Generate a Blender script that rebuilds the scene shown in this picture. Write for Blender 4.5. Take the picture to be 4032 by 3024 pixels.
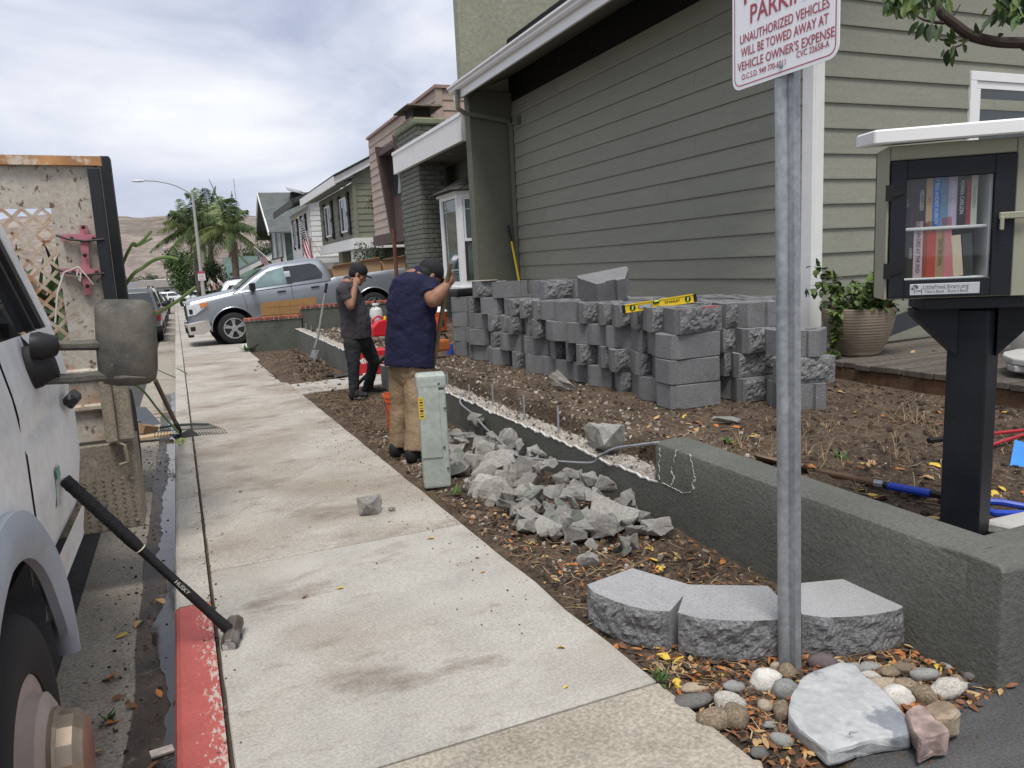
import bpy, bmesh, math, random
from mathutils import Vector, Matrix, noise
from mathutils.geometry import tessellate_polygon
for o in list(bpy.data.objects): bpy.data.objects.remove(o)
SC = bpy.context.scene
COL = SC.collection
RAD = math.radians
random.seed(7)

# ------------------------------------------------------------------ camera
FPX, YAW, PITCH, ROLL, CAMH = 2976.8, RAD(22.87), RAD(9.063), RAD(2.844), 1.43
_fw = Vector((math.sin(YAW)*math.cos(PITCH), math.cos(YAW)*math.cos(PITCH), -math.sin(PITCH)))
_r = Vector((math.cos(YAW), -math.sin(YAW), 0)); _d = _fw.cross(_r)
_rt = math.cos(ROLL)*_r + math.sin(ROLL)*_d
_dn = -math.sin(ROLL)*_r + math.cos(ROLL)*_d
CAM = Vector((0, 0, CAMH))
cd = bpy.data.cameras.new('camera'); cam = bpy.data.objects.new('camera', cd); COL.objects.link(cam)
cd.sensor_fit = 'HORIZONTAL'; cd.sensor_width = 36.0; cd.lens = FPX/4032*36.0
cd.clip_start = 0.05; cd.clip_end = 12000
m3 = Matrix((_rt, -_dn, -_fw)).transposed()
cam.matrix_world = Matrix.Translation(CAM) @ m3.to_4x4()
SC.camera = cam
SC.render.resolution_x, SC.render.resolution_y = 1024, 768

# ------------------------------------------------------------------ sky and sun
SUN_EL, SUN_AZ = 66.0, 205.0       # degrees; azimuth clockwise from +Y
world = bpy.data.worlds.new('World'); SC.world = world; world.use_nodes = True
wn = world.node_tree.nodes; wl = world.node_tree.links; wn.clear()
wo = wn.new('ShaderNodeOutputWorld'); bg = wn.new('ShaderNodeBackground')
sky = wn.new('ShaderNodeTexSky'); sky.sky_type = 'NISHITA'; sky.sun_disc = False
sky.sun_elevation = RAD(SUN_EL); sky.sun_rotation = RAD(SUN_AZ); sky.air_density = 1.0; sky.dust_density = 2.0
tc = wn.new('ShaderNodeTexCoord'); mp = wn.new('ShaderNodeMapping'); mp.inputs['Scale'].default_value = (1.0, 1.0, 2.6)
wl.new(tc.outputs['Generated'], mp.inputs['Vector'])
n1 = wn.new('ShaderNodeTexNoise'); n1.inputs['Scale'].default_value = 3.1; n1.inputs['Detail'].default_value = 9; n1.inputs['Roughness'].default_value = 0.52; n1.inputs['Distortion'].default_value = 0.35
n2 = wn.new('ShaderNodeTexNoise'); n2.inputs['Scale'].default_value = 1.5; n2.inputs['Detail'].default_value = 5
for n in (n1, n2): wl.new(mp.outputs['Vector'], n.inputs['Vector'])
r1 = wn.new('ShaderNodeValToRGB'); r1.color_ramp.elements[0].position = 0.33; r1.color_ramp.elements[1].position = 0.68
r1.color_ramp.elements[0].color = (3.1, 3.4, 4.4, 1); r1.color_ramp.elements[1].color = (6.2, 6.3, 6.55, 1)
e = r1.color_ramp.elements.new(0.5); e.color = (4.5, 4.75, 5.5, 1)
wl.new(n1.outputs['Fac'], r1.inputs['Fac'])
r2 = wn.new('ShaderNodeValToRGB'); r2.color_ramp.elements[0].position = 0.3; r2.color_ramp.elements[1].position = 0.6
r2.color_ramp.elements[0].color = (0.8, 0.8, 0.8, 1); r2.color_ramp.elements[1].color = (0.96, 0.96, 0.96, 1)
wl.new(n2.outputs['Fac'], r2.inputs['Fac'])
mx = wn.new('ShaderNodeMixRGB'); wl.new(r2.outputs['Color'], mx.inputs['Fac']); wl.new(sky.outputs['Color'], mx.inputs['Color1']); wl.new(r1.outputs['Color'], mx.inputs['Color2'])
wl.new(mx.outputs['Color'], bg.inputs['Color']); bg.inputs['Strength'].default_value = 0.076
wl.new(bg.outputs['Background'], wo.inputs['Surface'])

sd = bpy.data.lights.new('sun', 'SUN'); sd.energy = 1.5; sd.angle = RAD(20); sd.color = (1.0, 0.97, 0.92)
sun = bpy.data.objects.new('sun', sd); COL.objects.link(sun)
_sv = Vector((math.sin(RAD(SUN_AZ))*math.cos(RAD(SUN_EL)), math.cos(RAD(SUN_AZ))*math.cos(RAD(SUN_EL)), math.sin(RAD(SUN_EL))))
sun.rotation_euler = _sv.to_track_quat('Z', 'Y').to_euler()
SC.view_settings.view_transform = 'Standard'; SC.view_settings.look = 'None'
SC.view_settings.exposure = 1.08; SC.view_settings.gamma = 1.0; SC.view_settings.use_curve_mapping = False

# ------------------------------------------------------------------ photo pixel -> place (pixels of the 4032 x 3024 photograph)
GR, QX = -0.0137, -0.01063         # street grade and drift per metre of Y
def ray(x, y): return _rt*((x-2016)/FPX) + _dn*((y-1512)/FPX) + _fw
def gnd(x, y, dz=0.0):
    v = ray(x, y); return CAM + v*((dz-CAMH)/(v.z-GR*v.y))
def atX(x, y, X): v = ray(x, y); return CAM + v*(X/v.x)
def atY(x, y, Y): v = ray(x, y); return CAM + v*(Y/v.y)
def atZ(x, y, Z): v = ray(x, y); return CAM + v*((Z-CAMH)/v.z)
def gz(y, dz=0.0): return GR*y + dz

# ------------------------------------------------------------------ materials
MATS = {}
# fine grain of porous surfaces: name -> (scale, amount)
GRAIN = {'sidewalk_concrete': (95, .16), 'sidewalk_concrete_soiled': (80, .20), 'sidewalk_aggregate': (70, .26), 'gutter_concrete': (75, .30), 'street_asphalt': (110, .35), 'drive_asphalt': (120, .28), 'garden_soil': (55, .40),
  'kerb_concrete': (80, .22), 'kerb_red_paint': (90, .10), 'green_stucco': (75, .16), 'green_stucco_weathered': (50, .22), 'broken_concrete': (60, .30), 'grey_block': (85, .20), 'split_face': (48, .34), 'light_grey_block': (130, .20), 'light_split_face': (90, .34),
  'rubble_concrete': (22, .15), 'house_stucco_olive': (40, .14), 'house_stucco_light': (14, .12), 'driveway_concrete': (30, .08), 'dusty_black_plastic': (170, .12), 'rusty_cream_steel': (45, .12), 'muddy_tread_plate': (70, .25), 'painted_flagstone': (30, .12), 'deck_fascia': (30, .25), 'weathered_board': (25, .25),
  'cobble_tan': (14, .2), 'cobble_grey': (14, .2), 'cobble_brown': (12, .3), 'cobble_pale': (14, .25), 'cobble_white': (12, .15), 'cobble_dark': (14, .2), 'stone_pink': (16, .3), 'painted_green_brick': (20, .18), 'olive_siding': (30, .06), 'charcoal_polo': (60, .12), 'navy_polo': (60, .12), 'khaki_twill': (70, .12), 'pedestal_green': (30, .10), 'galvanised_steel': (40, .14), 'worn_white_paint': (20, .05), 'hill_grass_and_haze': (0.05, .25), 'tan_siding': (20, .08), 'sage_siding': (20, .08)}
def _noise(nt, vec, scale, detail=6, rough=0.55, dist=0.0):
    n = nt.nodes.new('ShaderNodeTexNoise'); n.inputs['Scale'].default_value = scale; n.inputs['Detail'].default_value = detail
    n.inputs['Roughness'].default_value = rough; n.inputs['Distortion'].default_value = dist
    nt.links.new(vec, n.inputs['Vector']); return n.outputs['Fac']
def _ramp(nt, fac, p0, p1, c0=(0,0,0,1), c1=(1,1,1,1)):
    r = nt.nodes.new('ShaderNodeValToRGB'); r.color_ramp.elements[0].position = p0; r.color_ramp.elements[1].position = p1
    r.color_ramp.elements[0].color = c0; r.color_ramp.elements[1].color = c1; nt.links.new(fac, r.inputs['Fac']); return r.outputs['Color']
def c4(c): return (c[0], c[1], c[2], 1.0)
def _math(nt, op, a, b=None):
    m = nt.nodes.new('ShaderNodeMath'); m.operation = op
    for i, s in enumerate((a, b)):
        if s is None: continue
        if isinstance(s, (int, float)): m.inputs[i].default_value = s
        else: nt.links.new(s, m.inputs[i])
    return m.outputs[0]
def mat(name, col, rough=0.75, var=0.18, vscale=4.0, spots=(), bump=0.0, bscale=60.0, bdetail=6, metal=0.0, spec=0.4, stretch=(1,1,1), world_space=False, rnd=0.0, coat=0.0, trans=0.0, alpha=1.0, subsurf=0.0, ior=1.45, bdist=0.01, bstretch=None):
    """col: base colour; var: +- brightness mottling; spots: (colour, scale, lo, hi, amount, stretch) masks; rnd: per-object brightness change"""
    if name in MATS: return MATS[name]
    m = bpy.data.materials.new(name); m.use_nodes = True; nt = m.node_tree; N = nt.nodes; L = nt.links
    b = N['Principled BSDF']
    t = N.new('ShaderNodeTexCoord')
    if world_space:
        g = N.new('ShaderNodeNewGeometry'); vec = g.outputs['Position']
    else: vec = t.outputs['Object']
    oi = N.new('ShaderNodeObjectInfo')
    if rnd:
        ad = N.new('ShaderNodeVectorMath'); ad.operation = 'ADD'; cm = N.new('ShaderNodeCombineXYZ')
        q = _math(nt, 'MULTIPLY', oi.outputs['Random'], 57.0)
        for i in range(3): L.new(q, cm.inputs[i])
        L.new(vec, ad.inputs[0]); L.new(cm.outputs[0], ad.inputs[1]); vec = ad.outputs[0]
    def mapped(s):
        if tuple(s) == (1,1,1): return vec
        mpn = N.new('ShaderNodeMapping'); mpn.inputs['Scale'].default_value = s; L.new(vec, mpn.inputs['Vector']); return mpn.outputs['Vector']
    v0 = mapped(stretch)
    fac = _noise(nt, v0, vscale, 7, 0.6)
    lo = tuple(max(0.0, c*(1-var)) for c in col); hi = tuple(min(1.0, c*(1+var)) for c in col)
    out = _ramp(nt, fac, 0.3, 0.7, c4(lo), c4(hi))
    for sp in spots:
        sc, sl, a0, a1, am = sp[:5]; st = sp[5] if len(sp) > 5 else (1,1,1)
        f = _ramp(nt, _noise(nt, mapped(st), sl, 8, 0.62), a0, a1)
        mxn = N.new('ShaderNodeMixRGB'); L.new(_math(nt, 'MULTIPLY', f, am), mxn.inputs['Fac']); L.new(out, mxn.inputs['Color1']); mxn.inputs['Color2'].default_value = c4(sc); out = mxn.outputs['Color']
    if name in GRAIN:
        gs, ga = GRAIN[name]; gf = _ramp(nt, _noise(nt, vec, gs, 3, 0.6), 0.36, 0.64, (1-ga, 1-ga, 1-ga, 1), (1+ga*0.8, 1+ga*0.8, 1+ga*0.8, 1))
        mg = N.new('ShaderNodeMixRGB'); mg.blend_type = 'MULTIPLY'; mg.inputs['Fac'].default_value = 1.0; L.new(out, mg.inputs['Color1']); L.new(gf, mg.inputs['Color2']); out = mg.outputs['Color']
    if rnd:
        hs = N.new('ShaderNodeHueSaturation'); mr = N.new('ShaderNodeMapRange')
        mr.inputs['To Min'].default_value = 1-rnd; mr.inputs['To Max'].default_value = 1+rnd
        L.new(oi.outputs['Random'], mr.inputs['Value']); L.new(mr.outputs['Result'], hs.inputs['Value']); L.new(out, hs.inputs['Color']); out = hs.outputs['Color']
    L.new(out, b.inputs['Base Color'])
    b.inputs['Roughness'].default_value = rough; b.inputs['Metallic'].default_value = metal
    b.inputs['Specular IOR Level'].default_value = spec; b.inputs['IOR'].default_value = ior
    if coat: b.inputs['Coat Weight'].default_value = coat; b.inputs['Coat Roughness'].default_value = 0.08
    if trans: b.inputs['Transmission Weight'].default_value = trans
    if alpha < 1: b.inputs['Alpha'].default_value = alpha
    if subsurf: b.inputs['Subsurface Weight'].default_value = subsurf; b.inputs['Subsurface Radius'].default_value = (0.01, 0.004, 0.002)
    if bump:
        bn = N.new('ShaderNodeBump'); bn.inputs['Strength'].default_value = bump; bn.inputs['Distance'].default_value = bdist
        L.new(_noise(nt, mapped(bstretch or stretch), bscale, bdetail, 0.65), bn.inputs['Height']); L.new(bn.outputs['Normal'], b.inputs['Normal'])
    MATS[name] = m; return m
def flat(name, col, rough=0.6, **k): return mat(name, col, rough=rough, var=k.pop('var', 0.06), **k)

# ------------------------------------------------------------------ mesh builder
class MB:
    def __init__(s): s.v = []; s.f = []; s.m = []; s.cur = 0
    def add(s, vs, fs):
        o = len(s.v); s.v += [Vector(p) for p in vs]
        for f in fs: s.f.append([i+o for i in f]); s.m.append(s.cur)
        return s
    def box(s, c, d, rot=None):
        x, y, z = d[0]/2, d[1]/2, d[2]/2
        vs = [Vector((a*x, b*y, e*z)) for a in (-1,1) for b in (-1,1) for e in (-1,1)]
        if rot is not None: vs = [rot @ p for p in vs]
        c = Vector(c)
        return s.add([p+c for p in vs], [(0,1,3,2),(4,6,7,5),(0,4,5,1),(2,3,7,6),(0,2,6,4),(1,5,7,3)])
    def span(s, a, b):
        a, b = Vector(a), Vector(b); return s.box((a+b)/2, [abs(b[i]-a[i]) for i in range(3)])
    def prism(s, pts, vec):
        vec = Vector(vec); n = len(pts); P = [Vector(p) for p in pts]
        nr = Vector((0,0,0))
        for i in range(n): nr += P[i].cross(P[(i+1) % n])
        if nr.dot(vec) > 0: P = P[::-1]
        vs = P + [p+vec for p in P]
        fs = [list(range(n)), list(range(2*n-1, n-1, -1))] + [(i, i+n, (i+1) % n+n, (i+1) % n)[::-1] if False else ((i+1) % n, i, i+n, (i+1) % n+n) for i in range(n)]
        return s.add(vs, fs)
    def tube(s, path, rad, n=8, cap=True, sq=None, up=(0,0,1)):
        P = [Vector(p) for p in path]; R = rad if isinstance(rad, (list, tuple)) else [rad]*len(P)
        rings = []; prev = None
        for i, p in enumerate(P):
            t = (P[min(i+1, len(P)-1)]-P[max(i-1, 0)]);
            t = t.normalized() if t.length > 1e-9 else Vector((0,0,1))
            if prev is None:
                u = Vector(up); 
                if abs(u.dot(t)) > 0.95: u = Vector((1,0,0)) if abs(t.x) < 0.9 else Vector((0,1,0))
            else: u = prev
            u = (u - t*u.dot(t)).normalized(); w = t.cross(u); prev = u
            r = R[i]; ru, rw = (r if isinstance(r, (list, tuple)) else (r, r))
            ring = []
            for k in range(n):
                a = 2*math.pi*(k+0.5)/n; ring.append(p + u*math.cos(a)*ru + w*math.sin(a)*rw)
            rings.append(ring)
        vs = [q for r in rings for q in r]; fs = []
        for i in range(len(P)-1):
            for k in range(n):
                a = i*n+k; b = i*n+(k+1) % n; fs.append((a, b, b+n, a+n))
        if cap: fs += [list(range(n))[::-1], list(range((len(P)-1)*n, len(P)*n))]
        return s.add(vs, fs)
    def lathe(s, prof, n=20, mtx=None):
        vs = []; fs = []
        for r, z in prof:
            for k in range(n):
                a = 2*math.pi*k/n; vs.append(Vector((r*math.cos(a), r*math.sin(a), z)))
        m = len(prof)
        for i in range(m-1):
            for k in range(n):
                a = i*n+k; b = i*n+(k+1) % n; fs.append((a, b, b+n, a+n))
        if prof[0][0] > 1e-6: fs.append(list(range(n))[::-1])
        if prof[-1][0] > 1e-6: fs.append(list(range((m-1)*n, m*n)))
        if mtx is not None: vs = [mtx @ p for p in vs]
        return s.add(vs, fs)
    def ell(s, c, r, nu=12, nv=8, rot=None):
        vs = []; fs = []; c = Vector(c)
        for i in range(nv+1):
            th = math.pi*i/nv
            for k in range(nu):
                a = 2*math.pi*k/nu; p = Vector((r[0]*math.sin(th)*math.cos(a), r[1]*math.sin(th)*math.sin(a), r[2]*math.cos(th)))
                vs.append(c + (rot @ p if rot is not None else p))
        for i in range(nv):
            for k in range(nu):
                a = i*nu+k; b = i*nu+(k+1) % nu; fs.append((a, a+nu, b+nu, b))
        return s.add(vs, fs)
    def grid(s, fn, nu, nv):
        vs = [fn(i/nu, j/nv) for j in range(nv+1) for i in range(nu+1)]
        return s.add(vs, [(j*(nu+1)+i, j*(nu+1)+i+1, (j+1)*(nu+1)+i+1, (j+1)*(nu+1)+i) for j in range(nv) for i in range(nu)])
    def poly(s, pts): return s.add(pts, [list(range(len(pts)))])
    def merge(s, o, mtx):
        k = len(s.v); s.v += [mtx @ p for p in o.v]; s.f += [[i+k for i in f] for f in o.f]; s.m += o.m; return s
    def mesh(s, name, mats, smooth=False, bevel=0.0, segs=1, weld=0.0):
        me = bpy.data.meshes.new(name); bm = bmesh.new()
        vv = [bm.verts.new(p) for p in s.v]
        for f, mi in zip(s.f, s.m):
            try:
                q = bm.faces.new([vv[i] for i in f]); q.material_index = mi
            except ValueError: pass
        if weld: bmesh.ops.remove_doubles(bm, verts=bm.verts, dist=weld)
        bmesh.ops.recalc_face_normals(bm, faces=bm.faces)
        if bevel: bmesh.ops.bevel(bm, geom=[e for e in bm.edges if len(e.link_faces) == 2 and e.calc_face_angle(0) > 0.4], offset=bevel, segments=segs, profile=0.6, affect='EDGES', clamp_overlap=True)
        if smooth:
            for f in bm.faces: f.smooth = True
            if smooth != 'all':
                for e in bm.edges:
                    if len(e.link_faces) == 2 and e.calc_face_angle(0) > RAD(38): e.smooth = False
        bm.to_mesh(me); bm.free()
        for mm in (mats if isinstance(mats, (list, tuple)) else [mats]): me.materials.append(mm)
        return me
    def build(s, name, mats, parent=None, smooth=False, bevel=0.0, segs=1, weld=0.0, loc=None):
        return obj(name, s.mesh(name, mats, smooth, bevel, segs, weld), parent, loc)
def obj(name, me, parent=None, loc=None, rot=None, scale=None):
    o = bpy.data.objects.new(name, me); COL.objects.link(o)
    if parent is not None: o.parent = parent
    if loc is not None: o.location = loc
    if rot is not None: o.rotation_euler = rot
    if scale is not None: o.scale = scale
    return o
def thing(name, label, cat, loc=(0,0,0), rz=0.0, group=None, rot=None):
    o = bpy.data.objects.new(name, None); COL.objects.link(o); o.empty_display_size = 0.1
    o.location = loc; o.rotation_euler = rot if rot is not None else (0, 0, rz)
    o['label'] = label; o['category'] = cat
    if group: o['group'] = group
    return o
def tag(o, label, cat, group=None):
    o['label'] = label; o['category'] = cat
    if group: o['group'] = group
    return o
def struct(o): o['kind'] = 'structure'; return o
def stuff(o, label=None, cat=None):
    o['kind'] = 'stuff'
    if label: o['label'] = label; o['category'] = cat
    return o
def rz(a): return Matrix.Rotation(a, 3, 'Z')
def text_mesh(txt, size, mats, name='lettering', align='LEFT', sx=1.0, extrude=0.0, offset=0.0, shear=0.0):
    cu = bpy.data.curves.new(name, 'FONT'); cu.body = txt; cu.size = size; cu.align_x = align; cu.extrude = extrude; cu.offset = offset; cu.shear = shear
    cu.resolution_u = 3
    t = bpy.data.objects.new(name, cu); COL.objects.link(t)
    dg = bpy.context.evaluated_depsgraph_get(); dg.update()
    me = bpy.data.meshes.new_from_object(t.evaluated_get(dg)); bpy.data.objects.remove(t)
    for v in me.vertices: v.co.x *= sx
    me.materials.clear(); me.materials.append(mats); me.name = name
    return me
def fbm(p, s=1.0, o=4): return noise.fractal(Vector(p)*s, 1.0, 2.0, o)
# ================================================================== SETTING: ground, street, pavement, garden soil
def W(x, y, z=0.0): return Vector((x+QX*y, y, GR*min(y, 320)+z))
M_conc = mat('sidewalk_concrete', (0.40, 0.378, 0.335), 0.9, 0.12, 3.0, world_space=True, bump=0.35, bscale=220, bdist=0.004,
   spots=[((0.24,0.185,0.135), 0.8, 0.48, 0.66, 0.5, (0.9,1.2,1)), ((0.135,0.09,0.055), 1.6, 0.56, 0.68, 0.7, (0.8,1.4,1)), ((0.17,0.125,0.085), 6, 0.58, 0.68, 0.35, (0.7,1.6,1)), ((0.14,0.11,0.09), 60, 0.66, 0.72, 0.5), ((0.52,0.5,0.46), 110, 0.6, 0.7, 0.35)])
M_conc_dirty = mat('sidewalk_concrete_soiled', (0.40, 0.368, 0.315), 0.9, 0.14, 3.0, world_space=True, bump=0.45, bscale=160, bdist=0.006,
   spots=[((0.22,0.165,0.118), 0.9, 0.44, 0.64, 0.6, (0.85,1.2,1)), ((0.15,0.105,0.07), 1.9, 0.54, 0.68, 0.6, (0.8,1.3,1)), ((0.14,0.10,0.07), 7, 0.58, 0.68, 0.4, (0.8,1.4,1)), ((0.10,0.07,0.05), 50, 0.64, 0.70, 0.7)])
M_conc_tan = mat('sidewalk_aggregate', (0.355, 0.315, 0.255), 0.9, 0.18, 5.0, world_space=True, bump=0.5, bscale=160, bdist=0.005,
   spots=[((0.20,0.15,0.10), 1.6, 0.5, 0.75, 0.6), ((0.52,0.48,0.42), 120, 0.58, 0.68, 0.6), ((0.16,0.14,0.13), 90, 0.66, 0.7, 0.6)])
M_gutter = mat('gutter_concrete', (0.31, 0.275, 0.22), 0.85, 0.12, 4.0, world_space=True, bump=0.6, bscale=130, bdist=0.006,
   spots=[((0.08,0.065,0.05), 1.2, 0.5, 0.72, 0.6, (1,0.5,1)), ((0.06,0.05,0.045), 85, 0.6, 0.68, 0.75), ((0.46,0.43,0.39), 100, 0.64, 0.7, 0.5)])
M_asph = mat('street_asphalt', (0.052, 0.050, 0.048), 0.85, 0.2, 2.0, world_space=True, bump=0.7, bscale=180, bdist=0.006,
   spots=[((0.10,0.095,0.09), 150, 0.6, 0.68, 0.6), ((0.12,0.10,0.08), 0.8, 0.5, 0.8, 0.35)])
M_asph2 = mat('drive_asphalt', (0.074, 0.073, 0.073), 0.8, 0.14, 2.5, world_space=True, bump=0.5, bscale=220, bdist=0.004,
   spots=[((0.17,0.16,0.15), 1.7, 0.55, 0.8, 0.5, (0.4,1.4,1)), ((0.16,0.155,0.15), 200, 0.62, 0.7, 0.4)])
M_soil = mat('garden_soil', (0.088, 0.060, 0.040), 0.95, 0.35, 5.0, world_space=True, bump=1.0, bscale=70, bdist=0.02,
   spots=[((0.19,0.138,0.092), 2.2, 0.45, 0.66, 0.65), ((0.025,0.017,0.012), 24, 0.55, 0.68, 0.8), ((0.24,0.18,0.12), 75, 0.64, 0.70, 0.6), ((0.15,0.11,0.08), 40, 0.6, 0.7, 0.5)])
M_land = mat('land_cover', (0.16, 0.13, 0.085), 0.95, 0.3, 0.02, world_space=True)
M_water = mat('gutter_water', (0.035, 0.03, 0.026), 0.06, 0.1, 5, world_space=True, spec=0.6, bump=0.12, bscale=30, bdist=0.003)
M_kerbdark = mat('kerb_concrete', (0.40, 0.37, 0.32), 0.88, 0.12, 4, world_space=True, bump=0.4, bscale=150, bdist=0.004, spots=[((0.13,0.10,0.075), 2.2, 0.5, 0.7, 0.6), ((0.09,0.07,0.055), 50, 0.62, 0.7, 0.6)])
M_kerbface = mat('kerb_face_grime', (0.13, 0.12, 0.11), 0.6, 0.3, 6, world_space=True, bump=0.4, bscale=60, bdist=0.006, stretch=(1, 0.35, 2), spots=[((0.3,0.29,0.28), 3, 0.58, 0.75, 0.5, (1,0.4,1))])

def sheet(name, x0, x1, y0, y1, z, m, nx=2, ny=40, zf=None):
    b = MB(); b.grid(lambda u, v: W(x0+(x1-x0)*u, y0+(y1-y0)*v, z + (zf(x0+(x1-x0)*u, y0+(y1-y0)*v) if zf else 0)), nx, ny)
    return struct(b.build(name, m))
# land to the horizon, hills
b = MB()
def land(u, v):
    y = -60 + (v**3)*6000; x = (u-0.5)*2*(60+y*1.1+60)
    return Vector((x, y, GR*min(max(y, -60), 320) - 0.5))
b.grid(land, 20, 60); struct(b.build('ground', M_land))
M_hill = mat('hill_grass_and_haze', (0.225, 0.185, 0.155), 0.95, 0.25, 0.004, world_space=True, spots=[((0.12,0.095,0.075), 0.006, 0.5, 0.62, 0.7), ((0.09,0.085,0.06), 0.03, 0.62, 0.7, 0.6), ((0.31,0.265,0.21), 0.009, 0.55, 0.7, 0.5)])  # dry grass greyed: distance haze is mixed into the colour
b = MB()
def hill(u, v):
    az = RAD(-32 + 64*u); d = 1150 + 1500*v
    # ridge height follows the photograph's skyline in degrees above the horizon
    top = 0.066 + 0.006*math.sin(az*7+2.2) + 0.006*noise.noise(Vector((az*12, 3, 0))) + 0.003*noise.noise(Vector((az*40, 7, 0)))
    k = 1-(1-v)**2.0
    h = -6 + (2650*top)*k + 16*fbm((math.sin(az)*d/300, math.cos(az)*d/300, 2))*k*(1-v*0.6)
    return Vector((math.sin(az)*d, math.cos(az)*d, h))
b.grid(hill, 150, 26); struct(b.build('hill', M_hill, smooth='all'))

# road, gutter, kerb
sheet('street', -11.5, -0.63, -6, 330, -0.165, M_asph, 3, 60)
b = MB(); b.grid(lambda u, v: W(-0.635+0.47*u, -6+330*v, -0.158-0.022*u), 6, 200); struct(b.build('gutter', M_gutter))
b = MB()   # standing water with a wandering edge
def wat(u, v):
    y = 1.6+11.5*v; e = -0.232 + 0.06*noise.noise(Vector((0.5, y*1.7, 0))) + 0.022*noise.noise(Vector((4, y*9, 0))) - 0.03*math.exp(-((y-6.8)/2.2)**2)
    return W(e + (-0.168-e)*u, y, -0.1625 - 0.003*u)
b.grid(wat, 4, 260); struct(b.build('gutter_water', M_water))
b = MB(); b.grid(lambda u, v: W(-0.34+0.05*noise.noise(Vector((0, (1+12*v)*1.1, 4)))+ (0.175-0.05*noise.noise(Vector((0, (1+12*v)*1.1, 4))))*u, 1+12*v, -0.1652-0.0045*u), 5, 160); struct(b.build('wet_gutter_bed', mat('wet_silt', (0.075,0.058,0.044), 0.35, 0.4, 6, world_space=True, bump=0.8, bscale=60, bdist=0.01, spots=[((0.03,0.024,0.02), 5, 0.5, 0.65, 0.7, (1,0.5,1)), ((0.22,0.19,0.15), 14, 0.6, 0.68, 0.6)])))
# red paint on the near kerb: material masked along the kerb
def red_paint():
    m = mat('kerb_red_paint', (0.40, 0.092, 0.078), 0.6, 0.12, 5, world_space=True, bump=0.3, bscale=90, bdist=0.003)
    return m
M_red = red_paint()
nt = M_red.node_tree; bs = nt.nodes['Principled BSDF']; src = bs.inputs['Base Color'].links[0].from_socket
g = nt.nodes.new('ShaderNodeNewGeometry'); sx = nt.nodes.new('ShaderNodeSeparateXYZ'); nt.links.new(g.outputs['Position'], sx.inputs[0])
mpn = nt.nodes.new('ShaderNodeMapping'); mpn.inputs['Scale'].default_value = (2.2, 0.7, 1); nt.links.new(g.outputs['Position'], mpn.inputs['Vector'])
nz = _noise(nt, mpn.outputs['Vector'], 34, 9, 0.72)
band = nt.nodes.new('ShaderNodeMapRange'); nt.links.new(_math(nt, 'ADD', sx.outputs['X'], _math(nt, 'MULTIPLY', sx.outputs['Y'], -QX)), band.inputs['Value'])
band.inputs['From Min'].default_value = -0.11; band.inputs['From Max'].default_value = -0.015; band.inputs['To Min'].default_value = -0.10; band.inputs['To Max'].default_value = 0.075
chip = _ramp(nt, _math(nt, 'ADD', nz, band.outputs['Result']), 0.555, 0.60)
mxn = nt.nodes.new('ShaderNodeMixRGB'); nt.links.new(chip, mxn.inputs['Fac']); nt.links.new(src, mxn.inputs['Color1']); mxn.inputs['Color2'].default_value = (0.46, 0.39, 0.33, 1)
nt.links.new(mxn.outputs['Color'], bs.inputs['Base Color'])
kprof = [(-0.172, -0.20), (-0.160, -0.03), (-0.152, -0.008), (-0.136, 0.0), (-0.006, 0.0), (-0.004, -0.2)]
kerb = None
ys = [-4, 0.2, 2.0] + [3.62+i*2.0 for i in range(30)] + [70+i*12 for i in range(22)]
for i in range(len(ys)-1):
    y0, y1 = ys[i]+0.003, ys[i+1]-0.003; ym = 0 if i else 0
    b = MB(); n = 8 if ys[i] < 20 else 1
    pts = []
    for j in range(n+1):
        y = y0+(y1-y0)*j/n
        for (px, pz) in kprof: pts.append(W(px + 0.003*noise.noise(Vector((px*20, y*3, pz*9))), y, pz))
    k = len(kprof); fs = []
    for j in range(n):
        for q in range(k-1): fs.append((j*k+q, j*k+q+1, (j+1)*k+q+1, (j+1)*k+q))
    b.add(pts, fs)
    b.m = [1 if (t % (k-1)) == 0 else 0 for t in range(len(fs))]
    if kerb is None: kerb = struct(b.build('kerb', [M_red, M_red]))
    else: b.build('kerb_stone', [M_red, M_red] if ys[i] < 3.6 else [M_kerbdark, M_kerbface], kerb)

# pavement: slabs on a dark bed
bed = sheet('sidewalk', -0.003, 1.385, -4, 330, -0.03, mat('joint_dirt', (0.07,0.055,0.04), 0.95, world_space=True), 2, 60)
seams = [-4, -1.9, 0.05, 2.06] + [4.03+2.03*i for i in range(28)] + [64+6*i for i in range(44)]
rs = random.Random(3)
for i in range(len(seams)-1):
    y0, y1 = seams[i]+0.006, seams[i+1]-0.006
    b = MB(); n = max(2, int((y1-y0)/0.16)) if y0 < 14 else 2
    L_, R_ = [], []
    ex = 0.0
    for j in range(n+1):
        y = y0+(y1-y0)*j/n
        jag = 0.010*noise.noise(Vector((1, y*2.4, 0))) + 0.005*noise.noise(Vector((1, y*13, 0))) if y < 14 else 0
        L_.append((0.010+0.004*noise.noise(Vector((8, y*5, 0))), y)); R_.append((1.383+jag, y))
    top = [W(x, y, 0) for x, y in L_] + [W(x, y, 0) for x, y in reversed(R_)]
    b.prism([p-Vector((0,0,0.09)) for p in top], (0, 0, 0.09))
    b.build('slab', M_conc_tan if y0 < 2 else (M_conc_dirty if 4 < y0 < 17 else M_conc), bed, bevel=0.004 if y0 < 12 else 0)
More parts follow.
